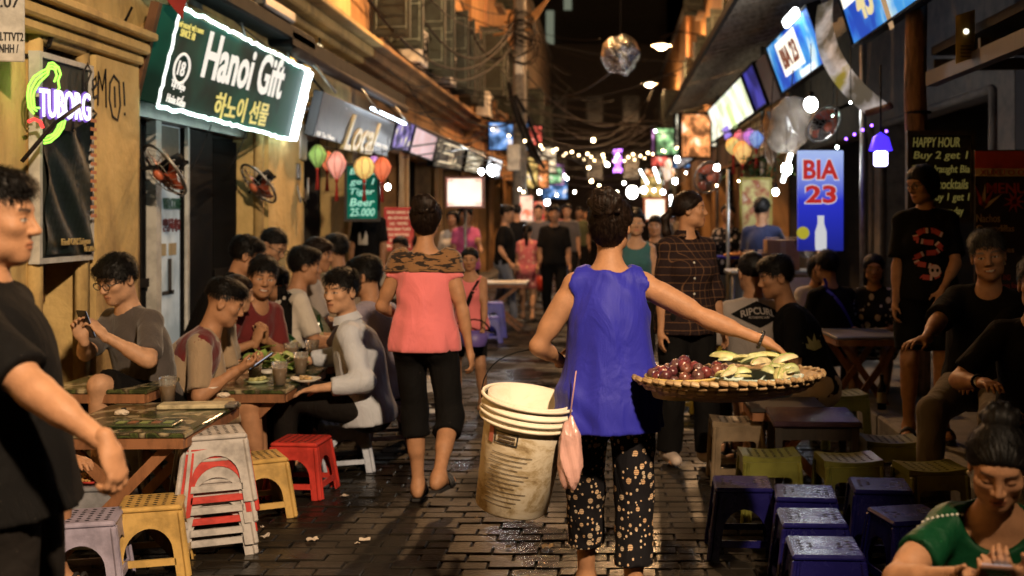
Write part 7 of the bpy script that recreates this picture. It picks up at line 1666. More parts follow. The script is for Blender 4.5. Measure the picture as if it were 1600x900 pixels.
# ---- woman in pink
A = (PX(664, 5.85), 5.85, 0.0)
pk_ = person('woman in coral top with animal print yoke walking away in black cropped trousers', A, -6, 1.51, 'f', head=(10, 0, 0), hr=Tl(A, -6, 741, 578, 5.82), er=(1, -.3, -.2), hl=Tl(A, -6, 628, 498, 6.08), el=(-.8, -1, -.6), fl=(-0.04, 0.02, 0.075), fr=(0.14, -0.27, 0.19), kr=(0.1, 1, 0),
    top=dict(m=C_PINK, sleeve=.18, neck='wide', hem=-0.06, loose=0.014, fold=.005), bottom=dict(m=C_BLK, len=0.66, loose=0.006, flare=0.02), hair='bun', hairc='brown', hand_r=dict(curl=.5))
# animal print yoke
def overlay(info, m, nm, h0, extra, sex, sl=0.2, neck=0.115):
    s = info['s']; nb, u2, fx, rx, Rc = info['nb'], info['u2'], info['fx'], info['rx'], info['Rc']; o = extra
    pr = [Prim('ell', .05, c=nb - u2 * .20 * s, r=((0.138 if sex == 'f' else .16) * s + o, (0.102 if sex == 'f' else .115) * s + o, .175 * s + o), R=Rc)]
    for a, e in ((info['shr'], info['elr']), (info['shl'], info['ell'])):
        pr.append(Prim('cone', .03, a=nb - u2 * .035 * s, b=a, ra=.044 * s + o, rb=.044 * s + o))
        if sl > 0: pr.append(Prim('cut', .03, a=a, b=a + (e - a) * sl * 2, ra=.046 * s + o, rb=.050 * s + o))
    pr += [Prim('half', .004, 'i', p=nb - u2 * h0 * s, n=tuple(u2))]
    if neck: pr.append(Prim('ell', .006, 's', c=nb + fx * .03 * s + u2 * .01 * s, r=(neck * s, neck * s, neck * .8 * s), R=Rc))
    me, _ = np_mesh(nm, [sdf_mesh(pr, info['hb'] * .9, fold=.003)]); return mesh_obj(nm, me, m, info['obj'])
overlay(pk_, C_ANI, 'ruffled_yoke', 0.135, 0.024, 'f', 0.20, 0.118)
# ---- man in black, left foreground
A = (PX(10, 2.72), 2.72, 0.0)
person('man in a black tee standing in profile at the left edge', A, -82, 1.53, 'm', lean=(-8, -5), head=(2, -2, 0), neck=(0, 0.0), hr=Tl(A, -82, 190, 716, 2.45), er=(0.3, -1, -.3), hl=(-0.25, -0.1, 0.72), hand_r=dict(curl=.7, dir=(0.05, .35, -1), palm=(-.4, -1, 0)),
    top=dict(m=C_BLK, sleeve=.42, hem=-.10, loose=.016), bottom=dict(m=C_DRS), hair='fade', fat=1.14, skin='tan')
# seated neighbour mostly hidden behind him
A = (-2.52, 4.32, 0.0)
person('seated figure mostly hidden behind the man in the black tee', A, -92, 1.62, 'm', seat=.28, lean=(18, 28), hr=(0.10, .42, .50), hl=(-.1, .45, .52), fr=(0.12, 0.42, .075), fl=(-.12, .40, .075), top=dict(m=C_CHA, sleeve=.4), bottom=dict(m=C_KHA, len=.45), hair='short')
# ---- man with glasses and phone
A = (PX(234, 5.95), 5.95, 0.0)
gm = person('young man in round glasses and charcoal tee reading his phone by the wall', A, 148, 1.66, 'm', seat=.40, lean=(10, 20), head=(6, -20, 0), hr=Tl(A, 148, 130, 530, 5.5), hl=Tl(A, 148, 162, 524, 5.5), er=(1, -.4, -1), el=(-1, -.4, -1), hand_r=dict(dir=(0, .4, 1), palm=(-.8, .3, 0), curl=.6), hand_l=dict(dir=(.5, .4, .8), palm=(.6, .3, 0), curl=.6),
    fr=(0.20, 0.42, .075), fl=(-0.10, 0.36, .24), kl=(-.3, 1, 1.2), top=dict(m=C_CHA, sleeve=.42), bottom=dict(m=C_BLK, len=.46, loose=.02), hair='mop', glasses=True, skin='fair')
def phone(info, a, b, label, yaw, pitch, m=None):
    c = worldpt(info, (np.array(a) + np.array(b)) / 2); e = empty('mobile_phone', c, math.radians(yaw), label, 'phone'); e.rotation_euler = (math.radians(pitch), 0, math.radians(yaw))
    MB().box((0, 0, 0), (0.072, 0.145, 0.009), bev=0.004).build('case', m or mat('phone_black', (0.012, 0.012, 0.014), 0.25), e); MB().box((0, 0, 0.0052), (0.064, 0.132, 0.001)).build('screen', glow('phone_screen', (0.55, 0.65, 0.8), 0.5), e)
phone(gm, gm['wr'] + np.array((-.03, .03, .07)), gm['wl'] + np.array((.06, .03, .06)), 'black phone in the hands of the man in glasses', 150, 68)
# ---- the crowded table
A = (-2.30, 6.08, 0.0)
mr2 = person('young man in maroon and beige tee and khaki shorts looking at his phone', A, -78, 1.64, 'm', seat=.29, lean=(16, 30), head=(2, -22, 0), hr=Tl(A, -78, 372, 577, 5.98), hl=Tl(A, -78, 384, 572, 6.22), er=(.6, -.6, -1), el=(-.6, -.6, -1), hand_r=dict(curl=.7, dir=(-.3, 1, .3), palm=(-.5, 0, 1)), hand_l=dict(curl=.7, dir=(.3, 1, .3), palm=(.5, 0, 1)), fr=(0.16, 0.46, .075), fl=(-.12, .45, .075),
    top=dict(m=C_BEI, sleeve=.45), bottom=dict(m=C_KHA, len=.44, loose=.02), hair='fade', skin='tan'); overlay(mr2, C_MAR, 'vest_panel', 0.42, 0.020, 'm', 0.0, .078)
phone(mr2, mr2['wr'] + np.array((-.02, .10, .03)), mr2['wl'] + np.array((.02, .10, .03)), 'phone held by the man in maroon and beige', -78, 35)
A = (-2.34, 6.62, 0.0); person('woman with dark tied hair in a beige top beside the man in maroon', A, -75, 1.55, 'f', seat=.32, lean=(14, 22), head=(4, -10, 0), hr=(0.05, .36, .62), hl=(-.05, .36, .62), top=dict(m=C_BEI, sleeve=.4), bottom=dict(m=C_DRS), hair='bob', hairc='brown', skin='fair')
A = (-2.26, 7.08, 0.0); person('smiling man in a maroon polo with hands clasped at the table', A, -118, 1.66, 'm', seat=.34, lean=(14, 20), head=(-36, -6, -6), hr=Tl(A, -118, 400, 535, 6.78), hl=Tl(A, -118, 413, 528, 6.9), er=(1, 0, -1.4), el=(-1, 0, -1.4), hand_r=dict(dir=(-.2, .2, 1), palm=(-1, 0, .2), curl=.9), hand_l=dict(dir=(.2, .2, 1), palm=(1, 0, .2), curl=.9), top=dict(m=C_MAR, sleeve=.4, neck='v'), bottom=dict(m=C_DRS), hair='short', smile=True)
A = (-2.18, 7.66, 0.0); wm = person('man in a white tee with a black stripe seated in profile', A, -62, 1.67, 'm', seat=.36, lean=(10, 16), head=(-6, -6, 0), hr=(.1, .4, .62), hl=(-.1, .4, .62), top=dict(m=C_WHT, sleeve=.42), bottom=dict(m=C_DRS), hair='short')
st_ = child(wm, 'shirt'); vs_, ps_ = grid_poly(lambda u, v: (0.09 + u * 0.05, 0, 0.62 + v * 0.42), 3, 12); decal(st_, vs_, ps_, C_BLK, 'stripe_print', (0.35, -1, 0)); vs_, ps_ = grid_poly(lambda u, v: (0, -0.02 + u * 0.06, 0.62 + v * 0.36), 3, 12); decal(st_, vs_, ps_, C_BLK, 'stripe_print', (1, 0, 0))
A = (-2.22, 8.35, 0.0); person('man with greying hair in a pale tee behind the striped tee', A, -70, 1.68, 'm', seat=.40, lean=(6, 10), head=(-20, -6, 0), hr=(.1, .36, .65), hl=(-.1, .36, .65), top=dict(m=C_GRY, sleeve=.4), bottom=dict(m=C_DRS), hair='mop', hairc='brown')
A = (PX(505, 8.1), 8.1, 0.0); person('person in olive bending over the far end of the table', A, 75, 1.62, 'm', seat=.34, lean=(30, 42), head=(0, -25, 0), hr=(.1, .45, .6), hl=(-.1, .45, .6), top=dict(m=C_OLI, sleeve=.45), bottom=dict(m=C_DRS), hair='mop')
A = (PX(540, 9.1), 9.1, 0.0); person('dark haired man seated behind the bending person in olive', A, 60, 1.66, 'm', seat=.42, lean=(6, 10), top=dict(m=C_BEI, sleeve=.4), bottom=dict(m=C_DRS), hair='short', hr=(.15, .35, .6), hl=(-.15, .35, .6))
A = (-2.66, 7.55, 0.0); person('man in a black tee leaning forward against the dark door', A, -75, 1.70, 'm', seat=.46, lean=(18, 30), head=(4, -16, 0), hr=(.12, .34, .75), hl=(-.1, .4, .75), er=(1, -.5, -.6), top=dict(m=C_BLK, sleeve=.42, neck='collar'), bottom=dict(m=C_DRS), hair='short')
A = (-2.62, 8.35, 0.0); person('man in a green tee and glasses with bowed head by the door', A, -112, 1.70, 'm', seat=.50, lean=(14, 22), head=(6, -30, 0), hr=(.12, .36, .7), hl=(-.1, .36, .7), top=dict(m=C_GRN, sleeve=.42), bottom=dict(m=C_DRS), hair='crop', glasses=True, skin='fair')
# ---- man in the pale shirt
A = (PX(572, 6.42), 6.42, 0.0)
sm = person('man in a pale blue long sleeved shirt turning his head on the blue stool', A, 96, 1.66, 'm', seat=.28, lean=(6, 16), head=(52, -2, 0), hl=Tl(A, 96, 497, 607, 6.10), hr=Tl(A, 96, 470, 566, 6.70), el=(-.4, -.6, -1), hand_l=dict(dir=(0.1, 1, -.15), palm=(0, 0, -1), curl=.25, spread=.5), fr=(0.12, 0.50, .075), fl=(-.14, .42, .075), kl=(-.2, 1, .8),
    top=dict(m=C_LBL, sleeve=.86, neck='collar', hem=-.08, loose=.018, fold=.005), bottom=dict(m=C_DRS, loose=.014), shoes=SH_B, hair='short', skin='fair')
pc = child(sm, 'shirt')
A = (PX(592, 7.25), 7.25, 0.0); person('man in a lavender grey tee seated with his back turned', A, 62, 1.70, 'm', seat=.29, lean=(4, 10), head=(22, -8, 0), hr=(.1, .42, .6), hl=(-.12, .42, .6), top=dict(m=C_LAV, sleeve=.42, hem=-.09, loose=.018), bottom=dict(m=C_DRS), hair='short', hairc='black')
# ---- left middle distance
A = (PX(577, 12.8), 12.8, 0.08); cpm = person('man in a black tee and cap standing under the lanterns', A, 160, 1.62, 'm', head=(-14, 0, 0), top=dict(m=C_BLK, sleeve=.42), bottom=dict(m=C_DRS), hair='short', cap=cloth('brown_cap', (0.09, 0.05, 0.03)))
vs_, ps_ = grid_poly(lambda u, v: ((u - .5) * .12, 0, 1.05 + v * .16 * (0.6 + .4 * math.sin(9 * u))), 5, 4); decal(child(cpm, 'shirt'), vs_, ps_, C_WHT, 'print', (0, 1, 0))
for (x, Y, f_, lb, c_) in ((634, 12.4, 160, 'person in a pale top seated left of the two heads by the red menu', C_WHT), (650, 12.7, -150, 'person in black seated right of the two heads by the red menu', C_BLK)): A = (PX(x, Y), Y, 0.08); person(lb, A, f_, 1.6, 'm', seat=.30, lean=(8, 12), top=dict(m=c_, sleeve=.4), bottom=dict(m=C_DRS), hair='short', hr=(.15, .3, .5), hl=(-.15, .3, .5), fr=(.1, .3, .075), fl=(-.1, .3, .075))
A = (PX(735, 8.5), 8.5, 0.0); kd = person('girl in a coral top with a dark strap walking towards the viewer', A, 172, 1.20, 'f', head=(8, -8, 0), hr=(.14, .16, .62), hl=(-.14, .16, .62), top=dict(m=C_PINK, sleeve=0, neck='scoop', hem=-.06), bottom=dict(m=C_DRS, len=.40), hair='pony', fat=.92)
vs_, ps_ = grid_poly(lambda u, v: (-.09 + v * .15 + (u - .5) * .035, 0, 1.0 - v * .34), 2, 12); decal(child(kd, 'shirt'), vs_, ps_, C_BLK, 'shoulder_strap', (0, 1, 0))
bk_ = empty('hand_basket', (PX(743, 8.3), 8.22, 0.52), label='small violet basket held by the girl in coral', cat='basket'); MB().lathe([(0, 0), (0.08, 0), (0.11, 0.10), (0.113, 0.10), (0.082, 0.004)], 18).build('bowl', plastic('basket_violet', (0.12, 0.08, 0.30)), bk_); MB().tube([(0.11 * math.cos(t_), 0, 0.10 + 0.09 * math.sin(t_)) for t_ in np.linspace(0, math.pi, 9)], 0.006, 5).build('handle', M_BLK, bk_)
A = (PX(728, 14.2), 14.2, 0.0); person('woman in a magenta tee holding out one arm beside the white light box', A, -155, 1.55, 'f', head=(-30, -10, 0), hl=(-0.05, .42, 1.05), el=(-.3, -.3, -1), top=dict(m=C_MAG, sleeve=.3), bottom=dict(m=C_BLK), hair='bun')
A = (PX(708, 14.6), 14.6, 0.0); person('person in white and black standing behind the magenta tee', A, 170, 1.50, 'f', top=dict(m=C_WHT, sleeve=.4), bottom=dict(m=C_BLK), hair='bob')
A = (PX(789, 15.3), 15.3, 0.0); person('young man in black tee and jeans standing in profile on the left of the street', A, -98, 1.56, 'm', head=(0, -6, 0), hr=(.2, .12, .82), hl=(-.2, .1, .8), fl=(-.1, -.18, .075), fr=(.1, .15, .075), top=dict(m=C_BLK, sleeve=.42), bottom=dict(m=C_JEA), shoes=SH_B, hair='short', skin='fair')
A = (PX(824, 15.8), 15.8, 0.0); person('girl in a pink suit with a long ponytail walking away', A, -4, 1.32, 'f', hr=(.22, .05, .62), top=dict(m=C_PNK2, sleeve=.3, hem=-.1), bottom=dict(m=C_PNK2, len=.40, loose=.03), hair='pony', fat=.95, skin='fair', fl=(-.08, .12, .075), fr=(.08, -.1, .075))
rb_ = crumple((PX(845, 15.7), 15.7, 0.52), 0.09, 33, 'plastic_bag', 'small red bag carried by the girl in the pink suit', 'bag', mat('red_bag', (0.55, 0.06, 0.04), 0.35), sub=3, hang=.12, sq=(.8, .6, 1.4))
A = (PX(866, 15.2), 15.2, 0.0); person('man in a black tee walking towards the viewer in the street', A, 178, 1.56, 'm', top=dict(m=C_BLK, sleeve=.45), bottom=dict(m=C_BLK), shoes=SH_B, hair='short', fl=(-.1, .15, .075), fr=(.1, -.1, .075))
for (x, Y, f_, H_, c_, lb) in ((842, 18.5, 175, 1.6, C_CHA, 'dark figure behind the girl in the pink suit'), (886, 20, 178, 1.62, C_CHA, 'figure in grey far behind the man in black'), (808, 19, 30, 1.6, C_BLK, 'dark figure by the far white poster'), (905, 24, 175, 1.6, C_OLI, 'distant figure right of the man in black'), (850, 26, 175, 1.6, C_DRS, 'distant figure under the far left bulbs')):
    A = (PX(x, Y), Y, 0.0); person(lb, A, f_, H_, 'm', top=dict(m=c_, sleeve=.4), bottom=dict(m=C_DRS), hair='short')
for k, (x, Y, c_, lb) in enumerate(((915, 28, C_WHT, 'tiny figure in a white top in the far middle'), (935, 26, C_BLK, 'tiny dark figure in the far middle'), (958, 30, C_MAG, 'tiny figure in magenta in the far middle'), (975, 22, C_GRY, 'small figure in grey over the shoulder of the woman in blue'), (1035, 20, C_CHA, 'small dark figure behind the light box in the middle'), (1050, 24, C_BEI, 'small figure in beige near the far right stalls'), (872, 30, C_PINK, 'tiny figure in coral at the far left stalls'), (823, 22, C_WHT, 'small figure in white at the far left stalls'))):
    A = (PX(x, Y), Y, 0.0); person(lb, A, (175, 5, 160, 185)[k % 4], 1.56 + .02 * (k % 4), 'f' if k % 2 else 'm', top=dict(m=c_, sleeve=.4), bottom=dict(m=C_DRS), hair=('short', 'bob', 'mop', 'pony')[k % 4])
# ---- centre
A = (PX(994, 9.4), 9.4, 0.0); person('woman in a teal tank top facing the viewer behind the blue top', A, 176, 1.47, 'f', head=(4, 0, 0), top=dict(m=C_TEA, sleeve=0, neck='scoop'), bottom=dict(m=C_DRS), hair='bun', skin='fair')
A = (PX(1024, 11.5), 11.5, 0.0); person('dark haired person between the teal tank top and the plaid shirt', A, 170, 1.42, 'm', top=dict(m=C_BLK, sleeve=.4), bottom=dict(m=C_DRS), hair='short')
A = (PX(1072, 6.75), 6.75, 0.0)
pw = person('young woman in a dark plaid shirt looking to the right in black trousers', A, -155, 1.57, 'f', head=(62, 2, 0), hr=(.20, .05, .70), hl=(-.22, .08, .72), fr=(.09, -.04, .075), fl=(-.09, .10, .075), top=dict(m=C_PLA, sleeve=.62, neck='collar', hem=-.10, loose=.020), bottom=dict(m=C_BLK, loose=.016, flare=.02), shoes=SH_W, hair='pony', hairc='brown', skin='tan')
sb_ = child(pw, 'shirt')
for k in range(4):
    hit, loc, nr_, ix = sb_.ray_cast(Vector((0.02, 0.7, 1.18 - k * .09)), Vector((0, -1, 0)))
    if hit: MB().ball(tuple(loc), (.007, .005, .007), 8, 6).build('button', M_WFR, sb_)
A = (PX(1138, 12.8), 12.8, 0.0); fw_ = person('waitress in a floral blouse and pale jeans carrying a tray', A, 165, 1.56, 'f', hl=(-.12, .36, .98), hr=(.12, .36, .98), el=(-1, -.5, -.6), er=(1, -.5, -.6), top=dict(m=C_FLO, sleeve=.4), bottom=dict(m=C_LJE), hair='pony', shoes=SH_W)
tr_ = empty('serving_tray', worldpt(fw_, (-.12, .50, 1.0)), label='blue serving tray held by the waitress in floral', cat='tray'); MB().lathe([(0, .002), (.16, .002), (.18, .02), (.183, .02), (.16, -.004)], 20).build('tray', plastic('tray_blue', (0.03, 0.03, 0.5)), tr_); f_ = MB(); f_.ball((0, 0, .03), (.10, .08, .03), 10, 6); f_.build('food', mat('tray_food', (0.6, 0.25, 0.06), .6), tr_)
A = (PX(1190, 11.7), 11.7, 0.0); person('person in a dark blue top with short hair at the stall cart', A, -20, 1.60, 'm', hr=(.2, .4, 1.0), top=dict(m=cloth('night_blue', (0.02, 0.025, 0.07)), sleeve=.4), bottom=dict(m=C_DRS), hair='mop')
# ---- right side
A = (PX(1182, 7.05), 7.05, 0.0); rc = person('man in a dark cap and grey tee with a black diamond print seated facing away', A, 6, 1.68, 'm', seat=.33, lean=(6, 12), head=(0, -12, 0), hr=(.2, .36, .55), hl=(-.2, .36, .55), top=dict(m=C_GRY, sleeve=.38, loose=.018), bottom=dict(m=C_DRS), hair='short', cap=cloth('black_cap', (0.015, 0.013, 0.013)))
sh_ = child(rc, 'shirt'); zc = 0.85
vs_, ps_ = grid_poly(lambda u, v: ((u - .5) * .32, 0, zc + (v - .5) * 2 * .078 * (1 - abs(u - .5) * 2) ** .9), 24, 8); decal(sh_, vs_, ps_, C_BLK, 'diamond_print', (0, -1, 0), .004); text_decal(sh_, 'RIPCURL', C_GRY, (0, 0, zc + .022), .21, .040, (0, -1, 0), arc=.022); text_decal(sh_, 'AUTHENTIC SURF', C_GRY, (0, 0, zc - .016), .13, .014, (0, -1, 0))
A = (PX(1268, 6.95), 6.95, 0.0); bm_ = person('bearded man in a black tee and khaki shorts seated in profile on the right', A, 92, 1.70, 'm', seat=.33, lean=(14, 22), head=(6, -10, 0), hr=(.14, .38, .48), hl=(-.12, .36, .50), fl=(-.16, .40, .075), top=dict(m=C_BLK, sleeve=.42), bottom=dict(m=C_KHA, len=.46, loose=.022), hair='short', skin='tan', fat=1.05)
cs = child(bm_, 'shirt')
for k in range(5):
    a = math.radians(-60 + k * 30); vs_ = [(-.02 + 0, 0, 0)] ; bx_ = Vector((0, .02, .66)); t_ = Vector((0, math.sin(a), math.cos(a))); n_ = Vector((0, math.cos(a), -math.sin(a)))
    decal(cs, [bx_ - n_ * .004, bx_ + t_ * .05 - n_ * .014, bx_ + t_ * .10, bx_ + t_ * .05 + n_ * .014, bx_ + n_ * .004], [(0, 1, 2, 3, 4)], mat('print_olive', (0.34, 0.30, 0.12), .7), 'leaf_print', (-1, 0, 0))
A = (PX(1268, 9.3), 9.3, 0.0); person('woman in a white top seated below the tall blue panel', A, -165, 1.54, 'f', seat=.34, lean=(8, 14), head=(-10, -12, 0), top=dict(m=C_WHT, sleeve=.35), bottom=dict(m=C_DRS), hair='bob', hr=(.1, .34, .6), hl=(-.1, .34, .6), glasses=True)
A = (PX(1308, 8.7), 8.7, 0.0); bs = person('person in black with a blue shoulder strap seated with back turned', A, 25, 1.60, 'm', seat=.34, lean=(8, 14), top=dict(m=C_BLK, sleeve=.5), bottom=dict(m=C_DRS), hair='mop', hr=(.1, .34, .6), hl=(-.1, .34, .6))
vs_, ps_ = grid_poly(lambda u, v: (-.12 + v * .22 + (u - .5) * .03, 0, .98 - v * .42), 2, 14); decal(child(bs, 'shirt'), vs_, ps_, mat('strap_blue', (0.04, 0.03, 0.42), .5), 'bag_strap', (0, -1, 0))
A = (PX(1368, 8.9), 8.9, 0.0); person('woman in a patterned blouse and striped skirt seated behind the standing woman', A, 160, 1.54, 'f', seat=.36, lean=(10, 14), head=(10, -8, 0), top=dict(m=C_FLO, sleeve=.4), bottom=dict(m=C_STR, len=.5, loose=.02), hair='long', hr=(.1, .36, .6), hl=(-.1, .36, .6))
A = (PX(1446, 6.72), 6.72, 0.15); sw_ = person('standing woman in glasses and a black tee with a red snake print', A, 172, 1.58, 'f', head=(-52, -14, 0), hr=(.19, .10, .72), hl=(-.06, .25, .88), el=(-1, -.4, -.5), hand_l=dict(dir=(.25, .3, -1), palm=(.2, -1, 0), curl=.3, spread=.6), hand_r=dict(curl=.5), top=dict(m=C_BLK, sleeve=.42, hem=-.05, loose=.020), bottom=dict(m=C_BLK, len=.42, loose=.02), hair='bob', glasses=True, skin='tan')
shs = child(sw_, 'shirt'); M_SN = (mat('snake_red', (0.42, 0.05, 0.04), .7), mat('snake_cream', (0.58, 0.40, 0.34), .7))
path = [(-.075, 1.19), (-.03, 1.215), (.03, 1.215), (.075, 1.19), (.07, 1.16), (.02, 1.15), (-.04, 1.145), (-.07, 1.115), (-.04, 1.09), (.03, 1.085), (.075, 1.06), (.06, 1.025), (.0, 1.015), (-.05, 1.0), (-.06, .965), (-.02, .945), (.035, .95), (.06, .975)]
pts_ = []
for i in range(len(path) - 1):
    for k in range(4): t_ = k / 4; pts_.append((path[i][0] * (1 - t_) + path[i + 1][0] * t_, path[i][1] * (1 - t_) + path[i + 1][1] * t_))
for i in range(0, len(pts_) - 2):
    (x0, z0), (x1, z1) = pts_[i], pts_[i + 1]; d_ = Vector((x1 - x0, z1 - z0)).normalized(); n_ = Vector((-d_.y, d_.x)) * .015
    if i % 6 == 5: continue
    decal(shs, [(x0 + n_.x, 0, z0 + n_.y), (x0 - n_.x, 0, z0 - n_.y), (x1 - n_.x, 0, z1 - n_.y), (x1 + n_.x, 0, z1 + n_.y)], [(0, 1, 2, 3)], M_SN[1 if i % 6 == 0 else 0], 'snake_band', (0, 1, 0), .005)
hd_ = [(math.cos(t_) * .034 - .035, 0, .985 + math.sin(t_) * .036) for t_ in np.linspace(0, 6.28, 15)[:-1]]; decal(shs, hd_, [tuple(range(14))], M_SN[1], 'snake_head', (0, 1, 0), .008)
for sg in (-1, 1): decal(shs, [(math.cos(t_) * .009 - .035 + sg * .014, 0, .988 + math.sin(t_) * .011) for t_ in np.linspace(0, 6.28, 9)[:-1]], [tuple(range(8))], C_BLK, 'snake_eye', (0, 1, 0), .010)
A = (PX(1536, 5.95), 5.95, 0.0); sm2 = person('smiling man in a black polo and taupe trousers seated at the right', A, 152, 1.72, 'm', seat=.46, lean=(2, 6), side=-4, head=(10, -4, 8), hr=Tl(A, 152, 1432, 548, 5.45), er=(1, -.5, -.6), hl=Tl(A, 152, 1520, 590, 5.5), hand_r=dict(dir=(.6, .8, -.1), palm=(0, .2, -1), curl=.3, spread=.8), hand_l=dict(curl=.3), fr=(.18, .46, .075), fl=(-.10, .48, .075), top=dict(m=C_BLK, sleeve=.45, neck='v', loose=.02), bottom=dict(m=C_TROU, loose=.016), shoes=SH_B, hair='short', hairc='grey', skin='tan', smile=True, fat=1.1)
A = (PX(1622, 5.15), 5.15, 0.0); person('figure in maroon shorts and a watch cut off by the right edge', A, 160, 1.68, 'm', seat=.42, lean=(16, 24), hr=Tl(A, 160, 1535, 598, 4.8), hl=(-.1, .4, .6), fr=(.16, .44, .075), fl=(-.10, .44, .075), top=dict(m=C_BLK, sleeve=.42), bottom=dict(m=C_MAR, len=.40, loose=.02), hair='short')
wt_ = empty('wrist_watch', P(1528, 596, 4.82), label='white faced watch on the wrist at the right edge', cat='watch'); MB().lathe([(0, .006), (.019, .006), (.021, 0), (.019, -.004)], 16, M=Matrix.Rotation(1.2, 4, 'X')).build('dial', mat('watch_white', (0.6, 0.58, 0.54), .3), wt_); MB().tube([(.026 * math.cos(t_), 0, .026 * math.sin(t_)) for t_ in np.linspace(0, 6.28, 13)[:-1]], .006, 5, closed=True).build('strap', M_BLK, wt_)
# ---- woman in green
A = (PX(1550, 3.12), 3.12, 0.0)
gw = person('woman in an emerald green top looking down at her phone at the lower right', A, 166, 1.50, 'f', seat=.17, lean=(12, 24), side=0, head=(-4, -24, -3), neck=(0, .10), hr=Tl(A, 166, 1498, 898, 2.70), hl=Tl(A, 166, 1590, 900, 2.68), er=(1, -.4, -.5), el=(-1, -.4, -.5), hand_r=dict(dir=(-.7, .6, .2), palm=(-.3, .2, 1), curl=.75, thumb=.3), hand_l=dict(dir=(.5, .6, .4), palm=(.4, .1, 1), curl=.6, thumb=.3),
    top=dict(m=C_EME, sleeve=.30, neck='scoop', loose=.018, fold=.006), bottom=dict(m=C_DRS), hair='topbun', hairc='black', skin='tan', lids=True, fat=1.12)
phone(gw, gw['wr'] + np.array((-.07, .07, .03)), gw['wl'] + np.array((.05, .07, .03)), 'pink gold phone in the hands of the woman in green', 165, 25, mat('phone_gold', (0.55, 0.30, 0.22), .25, metal=.6))
sg_ = child(gw, 'shirt')
for k in range(15):      # beads along the shoulder seam
    t_ = k / 14; p_ = Vector(gw['nb'] * (1 - t_) + gw['shr'] * t_) + Vector((0.06 + .05 * t_, .03, 0)); hit, loc, nr_, ix = sg_.ray_cast(p_ + Vector((.02, .25, .25)), Vector((-.05, -.7, -.7)))
    if hit: MB().ball(tuple(loc), .0045, 8, 6).build('bead', M_WFR, sg_)
for sg in (-1, 1): MB().ball(tuple(gw['hp'](sg * .080, -.004, -.036)), .006, 8, 6).build('earring', mat('pearl', (0.8, 0.75, 0.65), .2), gw['obj'])
# ------------------------------------------------------------------ what the woman in blue carries
BC = Vector((PX(1138, 3.98), 3.98, PZ(600, 3.98)))
bk2 = empty('woven_basket', BC, label='wide woven bamboo basket carried at the hip of the woman in blue', cat='basket'); bk2.rotation_euler = (math.radians(-2.5), math.radians(-1.5), 0)
M_BAM = mat('bamboo_weave', (0.36, 0.22, 0.10), 0.6, var=0.5, scale=25); M_BAM2 = mat('bamboo_light', (0.50, 0.34, 0.17), 0.55, var=0.4, scale=25)
RB = 0.318
MB().lathe([(0, -0.045), (0.16, -0.045), (0.27, -0.015), (RB, 0.03), (RB - .008, 0.032), (0.26, -0.006), (0.15, -0.036), (0, -0.036)], 48).build('tray', M_BAM, bk2)
sl_ = MB().box((0, 0, 0), (0.030, 0.012, 0.012), bev=0.004).mesh('weave_strand'); sl_.materials.append(M_BAM2); sl2 = sl_.copy(); sl2.materials.clear(); sl2.materials.append(M_BAM)
for ring, (r_, z_, n_) in enumerate(((RB + .004, 0.034, 66), (RB - .008, 0.018, 60), (RB - .030, 0.002, 54), (RB - .055, -0.012, 48))):
    for k in range(n_):
        a = 2 * math.pi * (k + .5 * (ring % 2)) / n_
        o = link(bpy.data.objects.new('weave_strand', sl_ if (k + ring) % 2 else sl2), bk2); o.location = (r_ * math.cos(a), r_ * math.sin(a), z_ - (.003 if k % 2 else 0)); o.rotation_euler = (0.5, 0.25 if ring == 0 else 0.0, a + math.pi / 2 + (.35 if ring == 0 else 0)); o.scale = (1.15, 1.5 if ring == 0 else 1, 1.4 if ring == 0 else 1.1)
TB = bk2.rotation_euler.to_matrix().to_4x4(); TB.translation = BC
def inb(x, y, z): return TB @ Vector((x, y, z))
yb = empty('fruit_bowl', inb(-0.165, -0.04, -0.034), label='yellow plastic bowl of plums in the basket', cat='bowl')
def oval(mb, rx_, ry_, h_, t_=.006): mb.add(*_oval(rx_, ry_, h_, t_), True)
def _oval(rx_, ry_, h_, t_, n=36):
    prof = [(0, 0), (.78, 0), (.96, h_ * .9), (1.03, h_), (1.02, h_ + .004), (.94, h_ * .92), (.75, t_), (0, t_)]; vs = []; fs = []; m_ = len(prof)
    for i in range(n):
        a = 2 * math.pi * i / n
        for r_, z_ in prof: vs.append((rx_ * r_ * math.cos(a), ry_ * r_ * math.sin(a), z_))
    for i in range(n):
        j = (i + 1) % n
        for k in range(m_ - 1): fs.append((i * m_ + k, j * m_ + k, j * m_ + k + 1, i * m_ + k + 1))
    return vs, fs
mb = MB(); oval(mb, .125, .125, .07); mb.build('bowl', plastic('bowl_yellow', (0.62, 0.44, 0.14)), yb)
gt_ = empty('fruit_tray', inb(0.085, -0.03, -0.034), label='pale green oval tray of cut fruit in the basket', cat='tray'); mb = MB(); oval(mb, .165, .14, .065); mb.build('tray', plastic('tray_pale', (0.46, 0.56, 0.48)), gt_)
rr = random.Random(11); M_PLUM = [mat('plum_%d' % k, c, .28, var=.5, scale=25, spec=.6) for k, c in enumerate(((0.16, 0.03, 0.03), (0.10, 0.025, 0.03), (0.20, 0.07, 0.05), (0.12, 0.05, 0.045)))]
pm = []
for k in range(4):
    m_ = MB(); m_.lathe([(0, -.019), (.010, -.0175), (.0185, -.008), (.0205, .002), (.016, .014), (.006, .019), (.002, .0165), (0, .016)], 14); me_ = m_.mesh('skin'); me_.materials.append(M_PLUM[k]); pm.append(me_)
sm_ = MB().tube([(0, 0, .016), (.001, 0, .024)], .0012, 4).mesh('stem'); sm_.materials.append(M_DRK)
spots = []
